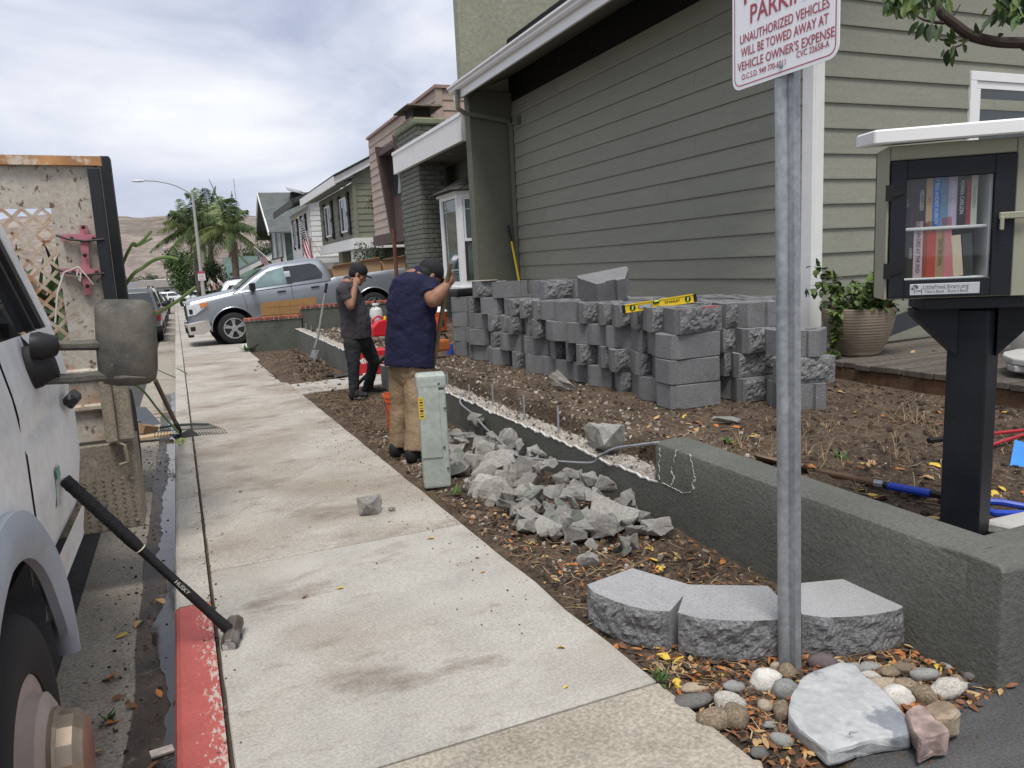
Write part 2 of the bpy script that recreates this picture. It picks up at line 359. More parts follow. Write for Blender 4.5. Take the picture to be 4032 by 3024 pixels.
# private asphalt drive at the near right, front path and driveways
b = MB(); pts = [(1.36,-3), (9,-3), (9,1.40), (2.62,1.60), (2.35,1.585), (2.02,1.56), (1.75,1.50), (1.52,1.42), (1.36,1.1)]
b.prism([Vector((x, y, gz(y)-0.10)) for x, y in pts], (0,0,0.085)); struct(b.build('asphalt_drive', M_asph2))
b = MB(); b.prism([Vector((1.272, 10.25, gz(10.7)-0.09)), Vector((2.75, 10.42, gz(10.7)-0.09)), Vector((2.75, 11.5, gz(10.7)-0.09)), Vector((1.262, 11.27, gz(10.7)-0.09))], (0,0,0.088)); struct(b.build('front_path', M_conc, bevel=0.004))
M_drv = mat('driveway_concrete', (0.50, 0.485, 0.45), 0.88, 0.07, 1.2, world_space=True, bump=0.2, bscale=120, bdist=0.004, spots=[((0.30,0.28,0.25), 1.2, 0.55, 0.75, 0.4)])
for y0, y1 in ((18.9, 27.2), (30.3, 38.5), (41.6, 49.6), (53.4, 62)):
    b = MB(); b.grid(lambda u, v: Vector((1.20+QX*y0+5.6*u, y0+(y1-y0)*v, GR*(y0+(y1-y0)*v)-0.006+0.03*u)), 8, 6); struct(b.build('driveway', M_drv))

# garden soil: low strip beside the pavement and the terrace behind the wall
WX = 2.30                                     # street face of the retaining wall
def clump(x, y): return 0.5*fbm((x*9, y*9, 1), 1, 4) + 0.5*fbm((x*38, y*38, 5), 1, 3)
def heap(x, y):
    h = 0.0
    h += 0.20*math.exp(-(((x-1.72)/0.34)**2+((y-14.3)/1.15)**2)) + 0.10*math.exp(-(((x-1.6)/0.3)**2+((y-12.4)/0.9)**2))
    h += 0.05*math.exp(-(((x-2.15)/0.25)**2+((y-3.6)/0.9)**2))
    return h
def soil_low(x, y): return gz(y) - 0.022 + 0.020*clump(x, y) + heap(x, y)*(1+0.5*clump(x*2, y*2))
def strip(y0, y1, step, x0=1.30, x1=WX+0.06):
    b = MB(); nx = int((x1-x0)/step); ny = int((y1-y0)/step)
    b.grid(lambda u, v: Vector((x0+(x1-x0)*u+QX*(y0+(y1-y0)*v)*(1-u), y0+(y1-y0)*v, soil_low(x0+(x1-x0)*u, y0+(y1-y0)*v))), nx, ny); return b
b = strip(0.9, 5.2, 0.018); b2 = strip(5.2, 18.3, 0.034); b.merge(b2, Matrix()); struct(b.build('garden_strip', M_soil))
SOILZ = 0.205
def soil_high(x, y):
    z = SOILZ + 0.016*clump(x, y) + 0.02*fbm((x*0.9, y*0.9, 4))
    if y > 3.3:
        e = 2.72 + 0.06*noise.noise(Vector((2, y*1.3, 0))) + 0.03*noise.noise(Vector((2, y*6, 0)))
        k = max(0.0, min(1.0, (x-(e-0.07))/0.07)); k = k*k*(3-2*k)
        kk = max(0.0, min(1.0, (y-3.3)/0.25)); z -= 0.12*(1-k)*kk
        z += 0.03*math.exp(-((x-e-0.06)/0.08)**2)*kk
    else:
        z += 0.05*math.exp(-((x-2.9)/0.4)**2)*math.exp(-((y-2.9)/0.4)**2)
    return z
b = MB(); x0, x1, y0, y1 = WX+0.15, 6.3, 1.5, 10.3
b.grid(lambda u, v: Vector((x0+(x1-x0)*u**1.25, y0+(y1-y0)*v, soil_high(x0+(x1-x0)*u**1.25, y0+(y1-y0)*v))), 130, 240)
b.grid(lambda u, v: Vector((2.42+3.6*u, 11.3+6.6*v, 0.12+0.05*clump(2.4+3.6*u, 11.3+6.6*v)+0.1*u)), 80, 150)
b.grid(lambda u, v: Vector((2.9+3.4*u, 10.28+1.05*v, 0.19+0.03*clump(2.9+3.4*u, 10.28+1.05*v))), 60, 22)
struct(b.build('garden_terrace', M_soil))

# ------------------------------------------------------------------ rendered garden walls
M_stucco = mat('green_stucco', (0.128, 0.130, 0.112), 0.9, 0.14, 2.5, world_space=True, bump=0.9, bscale=55, bdist=0.012, bdetail=5, spots=[((0.075,0.078,0.067), 1.4, 0.5, 0.75, 0.5), ((0.16,0.165,0.14), 3.0, 0.62, 0.8, 0.35)])
M_stucco2 = mat('green_stucco_weathered', (0.105, 0.115, 0.092), 0.9, 0.18, 3.5, world_space=True, bump=0.5, bscale=60, bdist=0.006, spots=[((0.06,0.062,0.055), 1.5, 0.5, 0.7, 0.6), ((0.2,0.2,0.18), 9, 0.64, 0.75, 0.5)])
M_rub = mat('broken_concrete', (0.40, 0.365, 0.32), 0.95, 0.2, 7, world_space=True, bump=1.0, bscale=70, bdist=0.015, spots=[((0.2,0.16,0.12), 4, 0.5, 0.7, 0.6), ((0.56,0.54,0.5), 30, 0.58, 0.68, 0.5)])
def rag(y, s): return 0.022*noise.noise(Vector((s, y*3.1, 0)))+0.018*noise.noise(Vector((s, y*11, 0)))+0.012*noise.noise(Vector((s, y*31, 0)))
def ragged_wall(name, label, x0, th, ya, yb, zt, zb0, seed, cat='wall', flip=0):
    """low wall whose top was knocked off: stucco faces, rubble top, chipped white rim"""
    t = thing(name, label, cat, (x0+th/2, ya, gz(ya)))
    n = int((yb-ya)/0.025); b = MB(); P = lambda x, y, z: Vector((x, y, z))-Vector(t.location)
    fr, bk = [], []
    for i in range(n+1):
        y = ya+(yb-ya)*i/n; h = zt+rag(y, seed)
        fr.append((y, h)); bk.append((y, zt-0.01+rag(y, seed+5)))
    zb = lambda y: gz(y)-zb0
    for i in range(n):
        (a, ha), (c, hc) = fr[i], fr[i+1]
        b.add([P(x0, a, zb(a)), P(x0, c, zb(c)), P(x0, c, hc), P(x0, a, ha)], [(0,1,2,3)])
        (a2, h2), (c2, hc2) = bk[i], bk[i+1]
        b.add([P(x0+th, a2, zb(a2)), P(x0+th, c2, zb(c2)), P(x0+th, c2, hc2), P(x0+th, a2, h2)], [(3,2,1,0)])
    for (y, h1, h2) in ((ya, fr[0][1], bk[0][1]), (yb, fr[-1][1], bk[-1][1])):
        b.add([P(x0, y, zb(y)), P(x0+th, y, zb(y)), P(x0+th, y, h2), P(x0, y, h1)], [(0,1,2,3)])
    b.build('stucco_face', M_stucco, t)
    b = MB(); nx = 9
    def tf(u, v):
        y = ya+(yb-ya)*v; i = min(n, int(v*n+0.5)); h = fr[i][1]*(1-u)+bk[i][1]*u
        k = math.sin(math.pi*u)
        return P(x0+th*u, y, h + k*(0.02*noise.noise(Vector((u*3, y*9, seed)))+0.022*noise.noise(Vector((u*9, y*26, seed)))))
    b.grid(tf, nx, n); b.build('broken_top', M_rub, t)
    b = MB()     # pale torn edge of the render coat
    for i in range(n):
        (a, ha), (c, hc) = fr[i], fr[i+1]
        w = 0.006+0.014*abs(noise.noise(Vector((seed, a*17, 2))))
        b.add([P(x0-0.003, a, ha-w), P(x0-0.003, c, hc-w*0.8), P(x0-0.003, c, hc+0.001), P(x0-0.003, a, ha+0.001), P(x0+0.01, a, ha+0.002), P(x0+0.01, c, hc+0.002)], [(0,1,2,3), (3,2,5,4)])
    b.build('chipped_rim', mat('chipped_plaster', (0.55,0.53,0.49), 0.9, 0.15, 20, world_space=True), t)
    return t
wallB = ragged_wall('retaining_wall', 'green stucco garden wall, upper part knocked off, beside the heap of broken concrete', WX, 0.2, 3.43, 9.97, 0.185, 0.1, 2.0)
wallA = ragged_wall('retaining_wall', 'low green stucco wall with broken top behind the soil heap, shovel leaning on it', 2.22, 0.2, 11.72, 17.85, 0.20, 0.1, 9.0)
# full-height near end of the wall
wf = thing('retaining_wall', 'intact green stucco garden wall with rounded top behind the three front blocks', 'wall', (2.42, 1.56, gz(1.56)))
def fullwall():
    b = MB(); n = 60; m = 14; o = Vector(wf.location)
    def sec(u, y):
        # street face, rounded top, back face
        pr = [(0, -0.06), (0, 0.20), (0, 0.362), (0.008, 0.386), (0.03, 0.398), (0.12, 0.402), (0.20, 0.396), (0.218, 0.37), (0.22, 0.2), (0.22, -0.06)]
        return pr
    for i in range(n+1):
        y = 1.62+(3.45-1.62)*i/n
        for (px, pz) in sec(0, y): b.v.append(Vector((WX+px+0.004*noise.noise(Vector((px*5, y*3, pz*4))), y, pz+(gz(y) if pz < 0.1 else 0)+ (0.02*min(1, (y-1.6)/1.8) if pz > 0.3 else 0)))-o)
    k = 10
    for i in range(n):
        for q in range(k-1): b.f.append([i*k+q, i*k+q+1, (i+1)*k+q+1, (i+1)*k+q]); b.m.append(0)
    for e in (0, n): b.f.append([e*k+q for q in range(k)]); b.m.append(0)
    return b
fullwall().build('stucco_face', M_stucco, wf, smooth=True)
b = MB(); o = Vector(wf.location)      # return towards the right, along the asphalt
b.prism([Vector((WX+0.001, 1.50, -0.06))-o, Vector((WX+0.001, 1.50, 0.375))-o, Vector((WX+0.001, 1.515, 0.394))-o, Vector((WX+0.001, 1.62, 0.400))-o, Vector((WX+0.001, 1.72, 0.393))-o, Vector((WX+0.001, 1.72, -0.06))-o], (3.2, -0.02, 0))
b.build('return_wall', M_stucco, wf, bevel=0.008, segs=2)
# cracked, spalled piece beside the break
b = MB(); rs = random.Random(5)
def crack(pts, w):
    Q = []
    for (xa, ya), (xb, yb) in zip(pts, pts[1:]):
        for k in range(5): Q.append((xa+(xb-xa)*k/5+rs.uniform(-5,5), ya+(yb-ya)*k/5+rs.uniform(-4,4)))
    P = [atX(1500+x*.5877, 1450+y*.5877, WX-0.001)-o for x, y in Q+[pts[-1]]]
    b.tube(P, [(0.003, w*(0.15+1.9*rs.random()**2)) for _ in P], 5, True, None, (1,0,0))
crack([(1865,530),(1870,600),(1862,660),(1868,745)], .0018); crack([(1985,545),(1962,610),(1950,690),(1968,740),(1945,790)], .0045); crack([(2070,580),(2085,640),(2095,700),(2108,740)], .0022)
crack([(1880,765),(1930,790),(1975,810),(2020,835),(2070,830),(2100,800)], .0025); crack([(2108,740),(2085,775),(2100,810)], .006); crack([(1945,790),(1960,740)], .003)
b.build('crack', mat('crack_plaster', (0.5,0.48,0.44), 0.95, 0.3, 60), wf)
b = MB()
def endf(u, v):
    z = 0.16+0.235*v; return Vector((WX+0.005+0.21*u, 3.452+0.035*noise.noise(Vector((u*3, z*14, 2)))+0.03*(1-v), z))-o
b.grid(endf, 8, 8); b.build('broken_end', M_rub, wf)
# brick-capped end wall beside the grey pickup (far), two steps
M_brick = mat('red_brick', (0.27, 0.075, 0.05), 0.85, 0.25, 9, rnd=0.25, bump=0.5, bscale=40, spots=[((0.5,0.45,0.42), 6, 0.56, 0.7, 0.5)])
def capped(name, label, x0, x1, y, z0, z1, th=0.2):
    t = thing(name, label, 'wall', (x0, y, z0)); b = MB(); o = Vector(t.location)
    b.span(Vector((x0, y, z0))-o, Vector((x1, y+th, z1-0.075))-o); b.build('stucco_face', M_stucco2, t, bevel=0.01)
    n = max(2, int((x1-x0+0.04)/0.105)); w = (x1-x0+0.04)/n; me = None
    mo = MB(); mo.span(Vector((x0-0.015, y-0.012, z1-0.075))-o, Vector((x1+0.015, y+th+0.012, z1-0.008))-o); mo.build('mortar', mat('cap_mortar', (0.45,0.42,0.38), 0.95), t)
    bb = MB(); bb.box((0,0,0), (w-0.012, th+0.06, 0.062)); me = bb.mesh('brick', M_brick, bevel=0.006)
    for i in range(n): obj('brick', me, t, Vector((x0-0.02+w*(i+0.5), y+th/2, z1-0.031+0.003*(i % 3)))-o, (0, 0, 0.02*((i*7) % 5-2)))
    return t
capped('brick_capped_wall', 'low stucco wall with red brick cap in front of the pickup wheel', 1.165, 2.40, 17.95, gz(18)-0.1, 0.50)
capped('brick_capped_wall', 'taller brick-capped stucco wall step running behind the weed sprayer', 2.42, 5.2, 17.97, 0.0, 0.70)
# ================================================================== HOUSES
M_side = mat('olive_siding', (0.258, 0.258, 0.208), 0.62, 0.05, 2.0, spec=0.3, bump=0.7, bscale=9, bdetail=9, bdist=0.006, stretch=(1, 1, 9), bstretch=(1.0, 1.0, 26), rnd=0.035, spots=[((0.20,0.20,0.165), 1.3, 0.55, 0.75, 0.35)])
M_sideD = mat('olive_trim', (0.150, 0.152, 0.118), 0.7, 0.08, 2.0)
M_stu = mat('house_stucco_olive', (0.150, 0.153, 0.118), 0.92, 0.08, 2.0, bump=0.7, bscale=45, bdist=0.008)
M_stuL = mat('house_stucco_light', (0.30, 0.30, 0.225), 0.92, 0.08, 1.4, bump=0.5, bscale=12, bdist=0.02)
M_white = mat('white_paint', (0.72, 0.715, 0.69), 0.55, 0.05, 3.0, spots=[((0.45,0.43,0.4), 3.2, 0.6, 0.8, 0.35)])
M_whiteclean = mat('white_vinyl', (0.78, 0.78, 0.77), 0.45, 0.03, 3.0)
M_shin = mat('dark_shingle', (0.055, 0.05, 0.046), 0.9, 0.3, 8, rnd=0.25, bump=0.6, bscale=90)
M_dark = mat('dark_void', (0.012, 0.012, 0.013), 0.8)
M_soff = mat('soffit_paint', (0.15, 0.15, 0.12), 0.8, 0.08, 2)
M_glass = mat('window_glass', (0.025, 0.035, 0.035), 0.03, 0.3, 1.5, spec=0.9)
HX, HY0, HY1 = 6.05, 6.13, 13.75       # street wall plane, near corner, wing wall
house = thing('house', 'large olive lap-sided house with stucco wing wall filling the right side', 'house', (HX, HY0, 0.2))
HO = Vector(house.location)
def hb(name, a, b_, m, bevel=0.0):
    q = MB(); q.span(Vector(a)-HO, Vector(b_)-HO); return q.build(name, m, house, bevel=bevel)
hb('wall_core', (HX+0.03, HY0+0.03, 0.0), (HX+5, HY1+0.1, 5.6), M_dark)
EXPO = 0.2535
zl = [1.119+EXPO*k for k in range(-4, 18)]      # bottom edges of boards (one at the photograph's lowest line)
def board_mesh(length, axis):
    # tapered lap board: bottom edge proud by 16 mm
    pr = [(0.0, 0.0), (-0.027, 0.0), (-0.027, 0.014), (-0.005, EXPO+0.014), (0.0, EXPO+0.014)]
    b = MB()
    if axis == 'y': pts = [Vector((p, 0, z)) for p, z in pr]; b.prism(pts, (0, length, 0))
    else: pts = [Vector((0, p, z)) for p, z in pr]; b.prism(pts, (length, 0, 0))
    return b.mesh('siding_board', M_side)
joints = random.Random(11); cache = {}
def boards(axis, x0, y0, length, zs, pattern):
    for k, z in enumerate(zs):
        cuts = [0]+sorted(pattern[k % len(pattern)])+[length]
        for a, c in zip(cuts, cuts[1:]):
            l = round(c-a-0.003, 3); key = (axis, l)
            if key not in cache: cache[key] = board_mesh(l, axis)
            p = Vector((x0, y0+a, z)) if axis == 'y' else Vector((x0+a, y0, z))
            obj('siding_board', cache[key], house, p-HO)
boards('y', HX, HY0+0.10, HY1-HY0-0.18, [z for z in zl if z < 4.4], [[3.66], [1.83, 5.5], [2.44, 6.1]])
boards('x', HX+0.10, HY0, 4.6, zl, [[3.1], [1.9], [2.6]])
# white corner boards
q = MB(); q.span(Vector((HX-0.032, HY0-0.035, 0.2))-HO, Vector((HX+0.0, HY0+0.115, 5.4))-HO); q.build('corner_board', M_white, house, bevel=0.004)
q = MB(); q.span(Vector((HX+0.001, HY0-0.036, 0.2))-HO, Vector((HX+0.12, HY0-0.001, 5.4))-HO); q.build('corner_board', M_white, house, bevel=0.004)
# eave: soffit, fascia, gutter, roof
EX = 4.98
q = MB(); q.prism([Vector((EX+0.05, HY0-0.6, 4.50))-HO, Vector((HX+0.2, HY0-0.6, 4.98))-HO, Vector((HX+0.2, HY0-0.6, 5.02))-HO, Vector((EX+0.05, HY0-0.6, 4.55))-HO], (0, HY1-HY0+0.75, 0)); q.build('soffit', M_soff, house)
hb('fascia', (EX+0.02, HY0-0.6, 4.46), (EX+0.06, HY1+0.25, 4.66), M_whiteclean, 0.004)
gp = [(0, 0.0), (-0.05, 0.0), (-0.075, 0.03), (-0.075, 0.055), (-0.11, 0.085), (-0.11, 0.115), (-0.10, 0.115), (-0.10, 0.09), (0, 0.02)]
q = MB(); q.prism([Vector((EX+0.02+x, HY0-0.62, 4.60+z))-HO for x, z in gp], (0, HY1-HY0+0.9, 0)); q.build('gutter', M_whiteclean, house)
q = MB(); q.prism([Vector((EX-0.02, HY0-0.6, 4.70))-HO, Vector((HX+5, HY0-0.6, 7.0))-HO, Vector((HX+5, HY0-0.6, 7.05))-HO, Vector((EX-0.02, HY0-0.6, 4.74))-HO], (0, HY1-HY0+0.72, 0)); rf = q.build('roof', M_shin, house)
sme = MB().box((0,0,0), (0.16, 0.31, 0.014)).mesh('shingle', M_shin)
for i in range(26):
    for r_ in range(3):
        obj('shingle', sme, rf, Vector((EX+0.04+0.13*r_, HY0-0.4+0.317*i+0.13*(r_ % 2), 4.757+0.029*r_+0.004*((i*5) % 3)))-HO, (0, -0.215, 0.0))
# stucco wing wall and taller wall above the roof
q = MB(); q.span(Vector((5.21, HY1, -0.1))-HO, Vector((HX+0.6, HY1+0.26, 4.62))-HO); q.build('wing_wall', M_stu, house, bevel=0.015, segs=2)
q = MB(); q.span(Vector((5.17, HY1+0.18, 4.58))-HO, Vector((HX+5, HY1+0.44, 8.2))-HO); q.build('upper_wall', M_stuL, house, bevel=0.015, segs=2)
# downspout
q = MB(); q.tube([Vector((EX-0.03, HY1-0.12, 4.60))-HO, Vector((EX-0.03, HY1-0.12, 4.28))-HO, Vector((EX+0.10, HY1-0.10, 4.20))-HO, Vector((HX-0.12, HY1-0.10, 4.08))-HO, Vector((HX-0.06, HY1-0.10, 3.98))-HO, Vector((HX-0.06, HY1-0.10, 0.2))-HO], 0.05, 4); q.build('downspout', M_sideD, house)
q = MB(); q.prism([atX(2023+dx, y, HX-0.1)-HO for dx, y in ((-14, 490), (12, 455), (14, 488))], (0.1, 0, 0)); q.build('light_bracket', M_sideD, house)
# side window (upper right)
def window(house_, O, cx, y, z0, w, h, fr=0.1):
    f = MB(); 
    for a, c in (((cx, y-0.045, z0), (cx+w, y-0.002, z0+fr)), ((cx, y-0.045, z0+h-fr), (cx+w, y-0.002, z0+h)), ((cx, y-0.044, z0+fr), (cx+fr, y-0.002, z0+h-fr)), ((cx+w-fr, y-0.044, z0+fr), (cx+w, y-0.002, z0+h-fr))): f.span(Vector(a)-O, Vector(c)-O)
    fo = f.build('window', M_whiteclean, house_, bevel=0.004)
    f = MB(); i = fr+0.002
    for a, c in (((cx+i, y-0.03, z0+i), (cx+w-i, y-0.008, z0+i+0.08)), ((cx+i, y-0.03, z0+h-i-0.08), (cx+w-i, y-0.008, z0+h-i)), ((cx+i, y-0.029, z0+i+0.08), (cx+i+0.08, y-0.008, z0+h-i-0.08)), ((cx+w-i-0.08, y-0.029, z0+i+0.08), (cx+w-i, y-0.008, z0+h-i-0.08))): f.span(Vector(a)-O, Vector(c)-O)
    f.build('sash', M_whiteclean, fo, bevel=0.003)
    g = MB(); g.span(Vector((cx+i+0.08, y-0.018, z0+i+0.08))-O, Vector((cx+w-i-0.08, y-0.012, z0+h-i-0.08))-O); g.build('pane', M_glass, fo)
    return fo
window(house, HO, 8.32, HY0, 2.10, 1.3, 1.20)

# porch, bay window and brick chimney behind the wing wall
PX = 5.19
hb('porch_fascia', (PX, HY1+0.45, 3.80), (PX+0.1, 19.35, 4.30), M_white, 0.006)
hb('porch_fascia', (PX+0.101, 19.25, 3.80), (5.29, 19.35, 4.295), M_white, 0.006)
hb('drip_edge', (PX-0.018, HY1+0.45, 4.26), (PX+0.02, 19.36, 4.33), M_whiteclean)
hb('porch_ceiling', (PX+0.1, HY1+0.28, 3.86), (7.2, 19.3, 3.92), M_soff)
hb('porch_back_wall', (6.3, HY1+0.26, 0.0), (6.6, 19.3, 3.86), M_stu)
for yy in (14.9, 16.1): hb('recessed_light', (PX+0.4, yy, 3.845), (PX+0.56, yy+0.16, 3.861), mat('light_trim', (0.3,0.3,0.27), 0.6))
# bay: plan polygon on the wall x = 6.3
bay = MB(); bp = [(6.3, 14.18), (5.30, 14.92), (5.30, 16.05), (6.3, 16.75)]
z0, z1 = 0.98, 2.90
bayo = MB(); bayo.prism([Vector((x, y, 0.15))-HO for x, y in [(6.3,14.3),(5.42,15.0),(5.42,15.98),(6.3,16.6)]], (0,0,0.82)); bayo = bayo.build('bay_window', M_side, house)
def sashes(p0, p1, nm='frame'):
    p0, p1 = Vector((*p0, 0)), Vector((*p1, 0)); t = (p1-p0); L_ = t.length; t.normalize(); nrm = Vector((t.y, -t.x, 0))
    if nrm.x > 0: nrm = -nrm
    fr = MB(); gl = MB(); dk = MB(); mun = MB()
    R3 = Matrix((t, -nrm, Vector((0,0,1)))).transposed()
    def bx(mb, a, c, za, zb, d0, d1):
        mb.box(p0 + t*((a+c)/2) + nrm*((d0+d1)/2) + Vector((0,0,(za+zb)/2)) - HO, (c-a, d1-d0, zb-za), R3)
    bx(fr, 0, L_, z0, z0+0.12, -0.05, 0.03); bx(fr, 0, L_, z1-0.1, z1, -0.05, 0.03); bx(fr, 0, 0.1, z0+0.12, z1-0.1, -0.05, 0.029); bx(fr, L_-0.1, L_, z0+0.12, z1-0.1, -0.05, 0.029)
    zm = z0+0.12+(z1-z0-0.22)*0.5
    if nm == 'angled':
        bx(fr, 0.1, L_-0.1, zm-0.03, zm+0.03, -0.03, 0.02)
        for (a, c, d_) in ((0.1, 0.145, 0), (L_-0.145, L_-0.1, 0)): bx(fr, a, c, zm+0.03, z1-0.1, -0.03, 0.012)
        bx(fr, 0.145, L_-0.145, z1-0.14, z1-0.1, -0.03, 0.012)
        bx(dk, 0.1, L_-0.1, z0+0.12, z0+0.16, -0.03, 0.008); bx(dk, 0.1, 0.14, z0+0.16, zm-0.03, -0.03, 0.008); bx(dk, L_-0.14, L_-0.1, z0+0.16, zm-0.03, -0.03, 0.008); bx(dk, 0.14, L_-0.14, zm-0.07, zm-0.03, -0.03, 0.008)
        dk.build('screen_frame', mat('bronze_frame', (0.05,0.045,0.04), 0.5), bayo)
    else:
        for a in (0.1, L_-0.14): bx(fr, a, a+0.04, z0+0.12, z1-0.1, -0.03, 0.012)
    bx(gl, 0.1, L_-0.1, z0+0.12, z1-0.1, -0.02, -0.012)
    bx(mun, L_*0.72, L_*0.72+0.018, z0+0.12, z1-0.1, -0.012, -0.004); bx(mun, 0.1, L_-0.1, z1-0.34, z1-0.322, -0.0119, -0.0041); 
    if nm != 'angled': bx(mun, 0.1, L_-0.1, z0+0.36, z0+0.378, -0.0119, -0.0041)
    fo = fr.build('window_frame', M_whiteclean, bayo, bevel=0.004); gl.build('pane', mat('bay_glass', (0.035,0.055,0.045), 0.04, 0.6, 3.5, spec=0.8), bayo); mun.build('muntin', mat('pale_green_bar', (0.42,0.55,0.45), 0.5), bayo)
sashes(bp[0], bp[1], 'angled'); sashes(bp[1], bp[2], 'front'); sashes(bp[3], bp[2], 'angled')
q = MB(); q.prism([Vector((x, y, 0.95))-HO for x, y in [(6.3,14.1),(5.22,14.88),(5.22,16.1),(6.3,16.8)]], (0,0,0.05)); q.build('window_sill', M_whiteclean, bayo); q = MB(); q.prism([Vector((x, y, 2.88))-HO for x, y in [(6.3,14.1),(5.22,14.88),(5.22,16.1),(6.3,16.8)]], (0,0,0.05)); q.build('window_head', M_whiteclean, bayo)
# bay roof of lapped shingle courses
ap0, ap1 = Vector((6.3, 15.3, 3.58)), Vector((6.3, 15.6, 3.58))
ev = [Vector((6.3, 13.98, 2.93)), Vector((5.10, 14.82, 2.93)), Vector((5.10, 16.16, 2.93)), Vector((6.3, 16.95, 2.93))]
q = MB(); q.add([p-HO for p in ev+[ap0, ap1]], [(0,1,4), (1,2,5,4), (2,3,5), (0,4,5,3), (0,3,2,1)]); bro = q.build('bay_roof', M_shin, bayo)
def course(a, c, ta, tb, n=6):
    for k in range(n):
        u0, u1 = k/n, (k+1)/n; nsh = max(2, int((1-u0)*((c-a).length)/0.2))
        for j in range(nsh):
            s0, s1 = j/nsh+0.01, (j+1)/nsh-0.01
            f = lambda s, u: (a+(c-a)*s)*(1-u)+(ta+(tb-ta)*s)*u
            P = [f(s0, u0), f(s1, u0), f(s1, u1), f(s0, u1)]; nn = (P[1]-P[0]).cross(P[3]-P[0]).normalized()
            if nn.z < 0: nn = -nn
            P = [P[0]+nn*0.022, P[1]+nn*0.022, P[2]+nn*0.010, P[3]+nn*0.010]
            s_ = MB(); s_.prism([p-HO for p in P], nn*-0.014); s_.build('shingle', M_shin, bro)
course(ev[0], ev[1], ap0, ap0+Vector((0,0.01,0))); course(ev[1], ev[2], ap0, ap1)
# painted brick chimney
CX0, CX1, CY0, CY1 = 5.30, 5.98, 17.5, 19.3
M_pbrick = mat('painted_green_brick', (0.145, 0.150, 0.122), 0.8, 0.10, 8, rnd=0.06, bump=0.6, bscale=30, bdist=0.006)
chim = hb('chimney', (CX0+0.025, CY0+0.025, -0.2), (CX1, CY1-0.02, 4.85), mat('painted_mortar', (0.085,0.092,0.072), 0.9))
bl, bh, gp_ = 0.245, 0.112, 0.014
mey = MB().box((0,0,0), (0.05, bl-gp_, bh-gp_)).mesh('brick', M_pbrick, bevel=0.006); mex = MB().box((0,0,0), (bl-gp_, 0.05, bh-gp_)).mesh('brick', M_pbrick, bevel=0.006)
mexh = MB().box((0,0,0), (bl*0.45-gp_, 0.05, bh-gp_)).mesh('brick', M_pbrick, bevel=0.006); meyh = MB().box((0,0,0), (0.05, bl/2-gp_, bh-gp_)).mesh('brick', M_pbrick, bevel=0.006)
nrow = int((4.72-0.6)/bh)
for r_ in range(nrow):
    z = 0.65+bh*(r_+0.5); off = (r_ % 2)*bl/2
    if 3.5 < z < 3.9: pass
    if z > 1.0:
        y = CY0
        if off: obj('brick', meyh, chim, Vector((CX0+0.025, CY0+bl/4, z))-HO)
        for k in range(8 if not off else 7):
            if CY0+off+bl*(k+1) <= CY1+0.01: obj('brick', mey, chim, Vector((CX0+0.02, CY0+off+bl*(k+0.5), z))-HO)
        if off: obj('brick', mexh, chim, Vector((CX0+0.03+bl/4*0.9, CY0+0.02, z))-HO)
        for k in range(4):
            x = CX0+0.03+off*0.9+bl*(k+0.5)
            if x+bl/2 < CX1: obj('brick', mex, chim, Vector((x, CY0+0.02, z))-HO)
q = MB(); q.span(Vector((CX0-0.06, CY0-0.06, 4.70))-HO, Vector((CX1+0.02, CY1+0.04, 4.85))-HO); q.build('chimney_crown', mat('crown_moss', (0.2,0.22,0.15), 0.95, 0.2, 5), chim, bevel=0.03)
q = MB(); cx, cy = (CX0+CX1)/2-0.05, (CY0+CY1)/2-0.15; c0 = Vector((cx, cy, 4.85))-HO
q.box(c0+Vector((0,0,0.05)), (0.55,0.75,0.1)); q.build('flue_base', mat('copper_flashing', (0.30,0.17,0.11), 0.6, 0.2, 4), chim)
q = MB(); q.box(c0+Vector((0,0,0.2)), (0.44,0.64,0.22)); q.build('spark_mesh', mat('spark_mesh', (0.04,0.035,0.03), 0.8, 0.5, 90), chim)
q = MB(); q.prism([c0+Vector(p) for p in ((-0.45,-0.62,0.30), (0.45,-0.62,0.30), (0.40,-0.55,0.35), (-0.40,-0.55,0.35))], (0,1.24,0)); q.build('chimney_cap', mat('rusty_cap', (0.08,0.06,0.045), 0.7, 0.4, 5, spots=[((0.35,0.2,0.08), 6, 0.55, 0.7, 0.7)]), chim)
q = MB(); q.tube([Vector((5.1, 19.45, -0.2))-HO, Vector((5.1, 19.45, 2.45))-HO], 0.05, 8); q.build('pipe', mat('rust_pipe', (0.13,0.05,0.035), 0.7, 0.3, 6), house)

# ------------------------------------------------------------------ neighbour houses
def lap_face(t, O, m, axis, p, a0, a1, z0, z1, expo, top=None, skip=()):
    """rows of boards; axis 'y': plane x=p facing -X from y=a0..a1; axis 'x': plane y=p facing -Y"""
    n = int(math.ceil((z1-z0)/expo))
    for k in range(n):
        za, zb = z0+expo*k, min(z1, z0+expo*(k+1))
        b = MB(); d = -0.03
        prof = [(0, za), (d, za), (d, za+0.01), (d*0.3, zb), (0, zb)]
        if axis == 'y': b.prism([Vector((p+q_, a0, z))-O for q_, z in prof], (0, a1-a0, 0))
        else:
            xa, xb = (a0, a1) if top is None else (max(a0, top[0]+(za+expo-top[1])*top[2]), min(a1, 2*top[3]-top[0]-(za+expo-top[1])*top[2]))
            if xb-xa < 0.1: continue
            b.prism([Vector((xa, p+q_, z))-O for q_, z in prof], (xb-xa, 0, 0))
        b.build('siding_board', m, t)
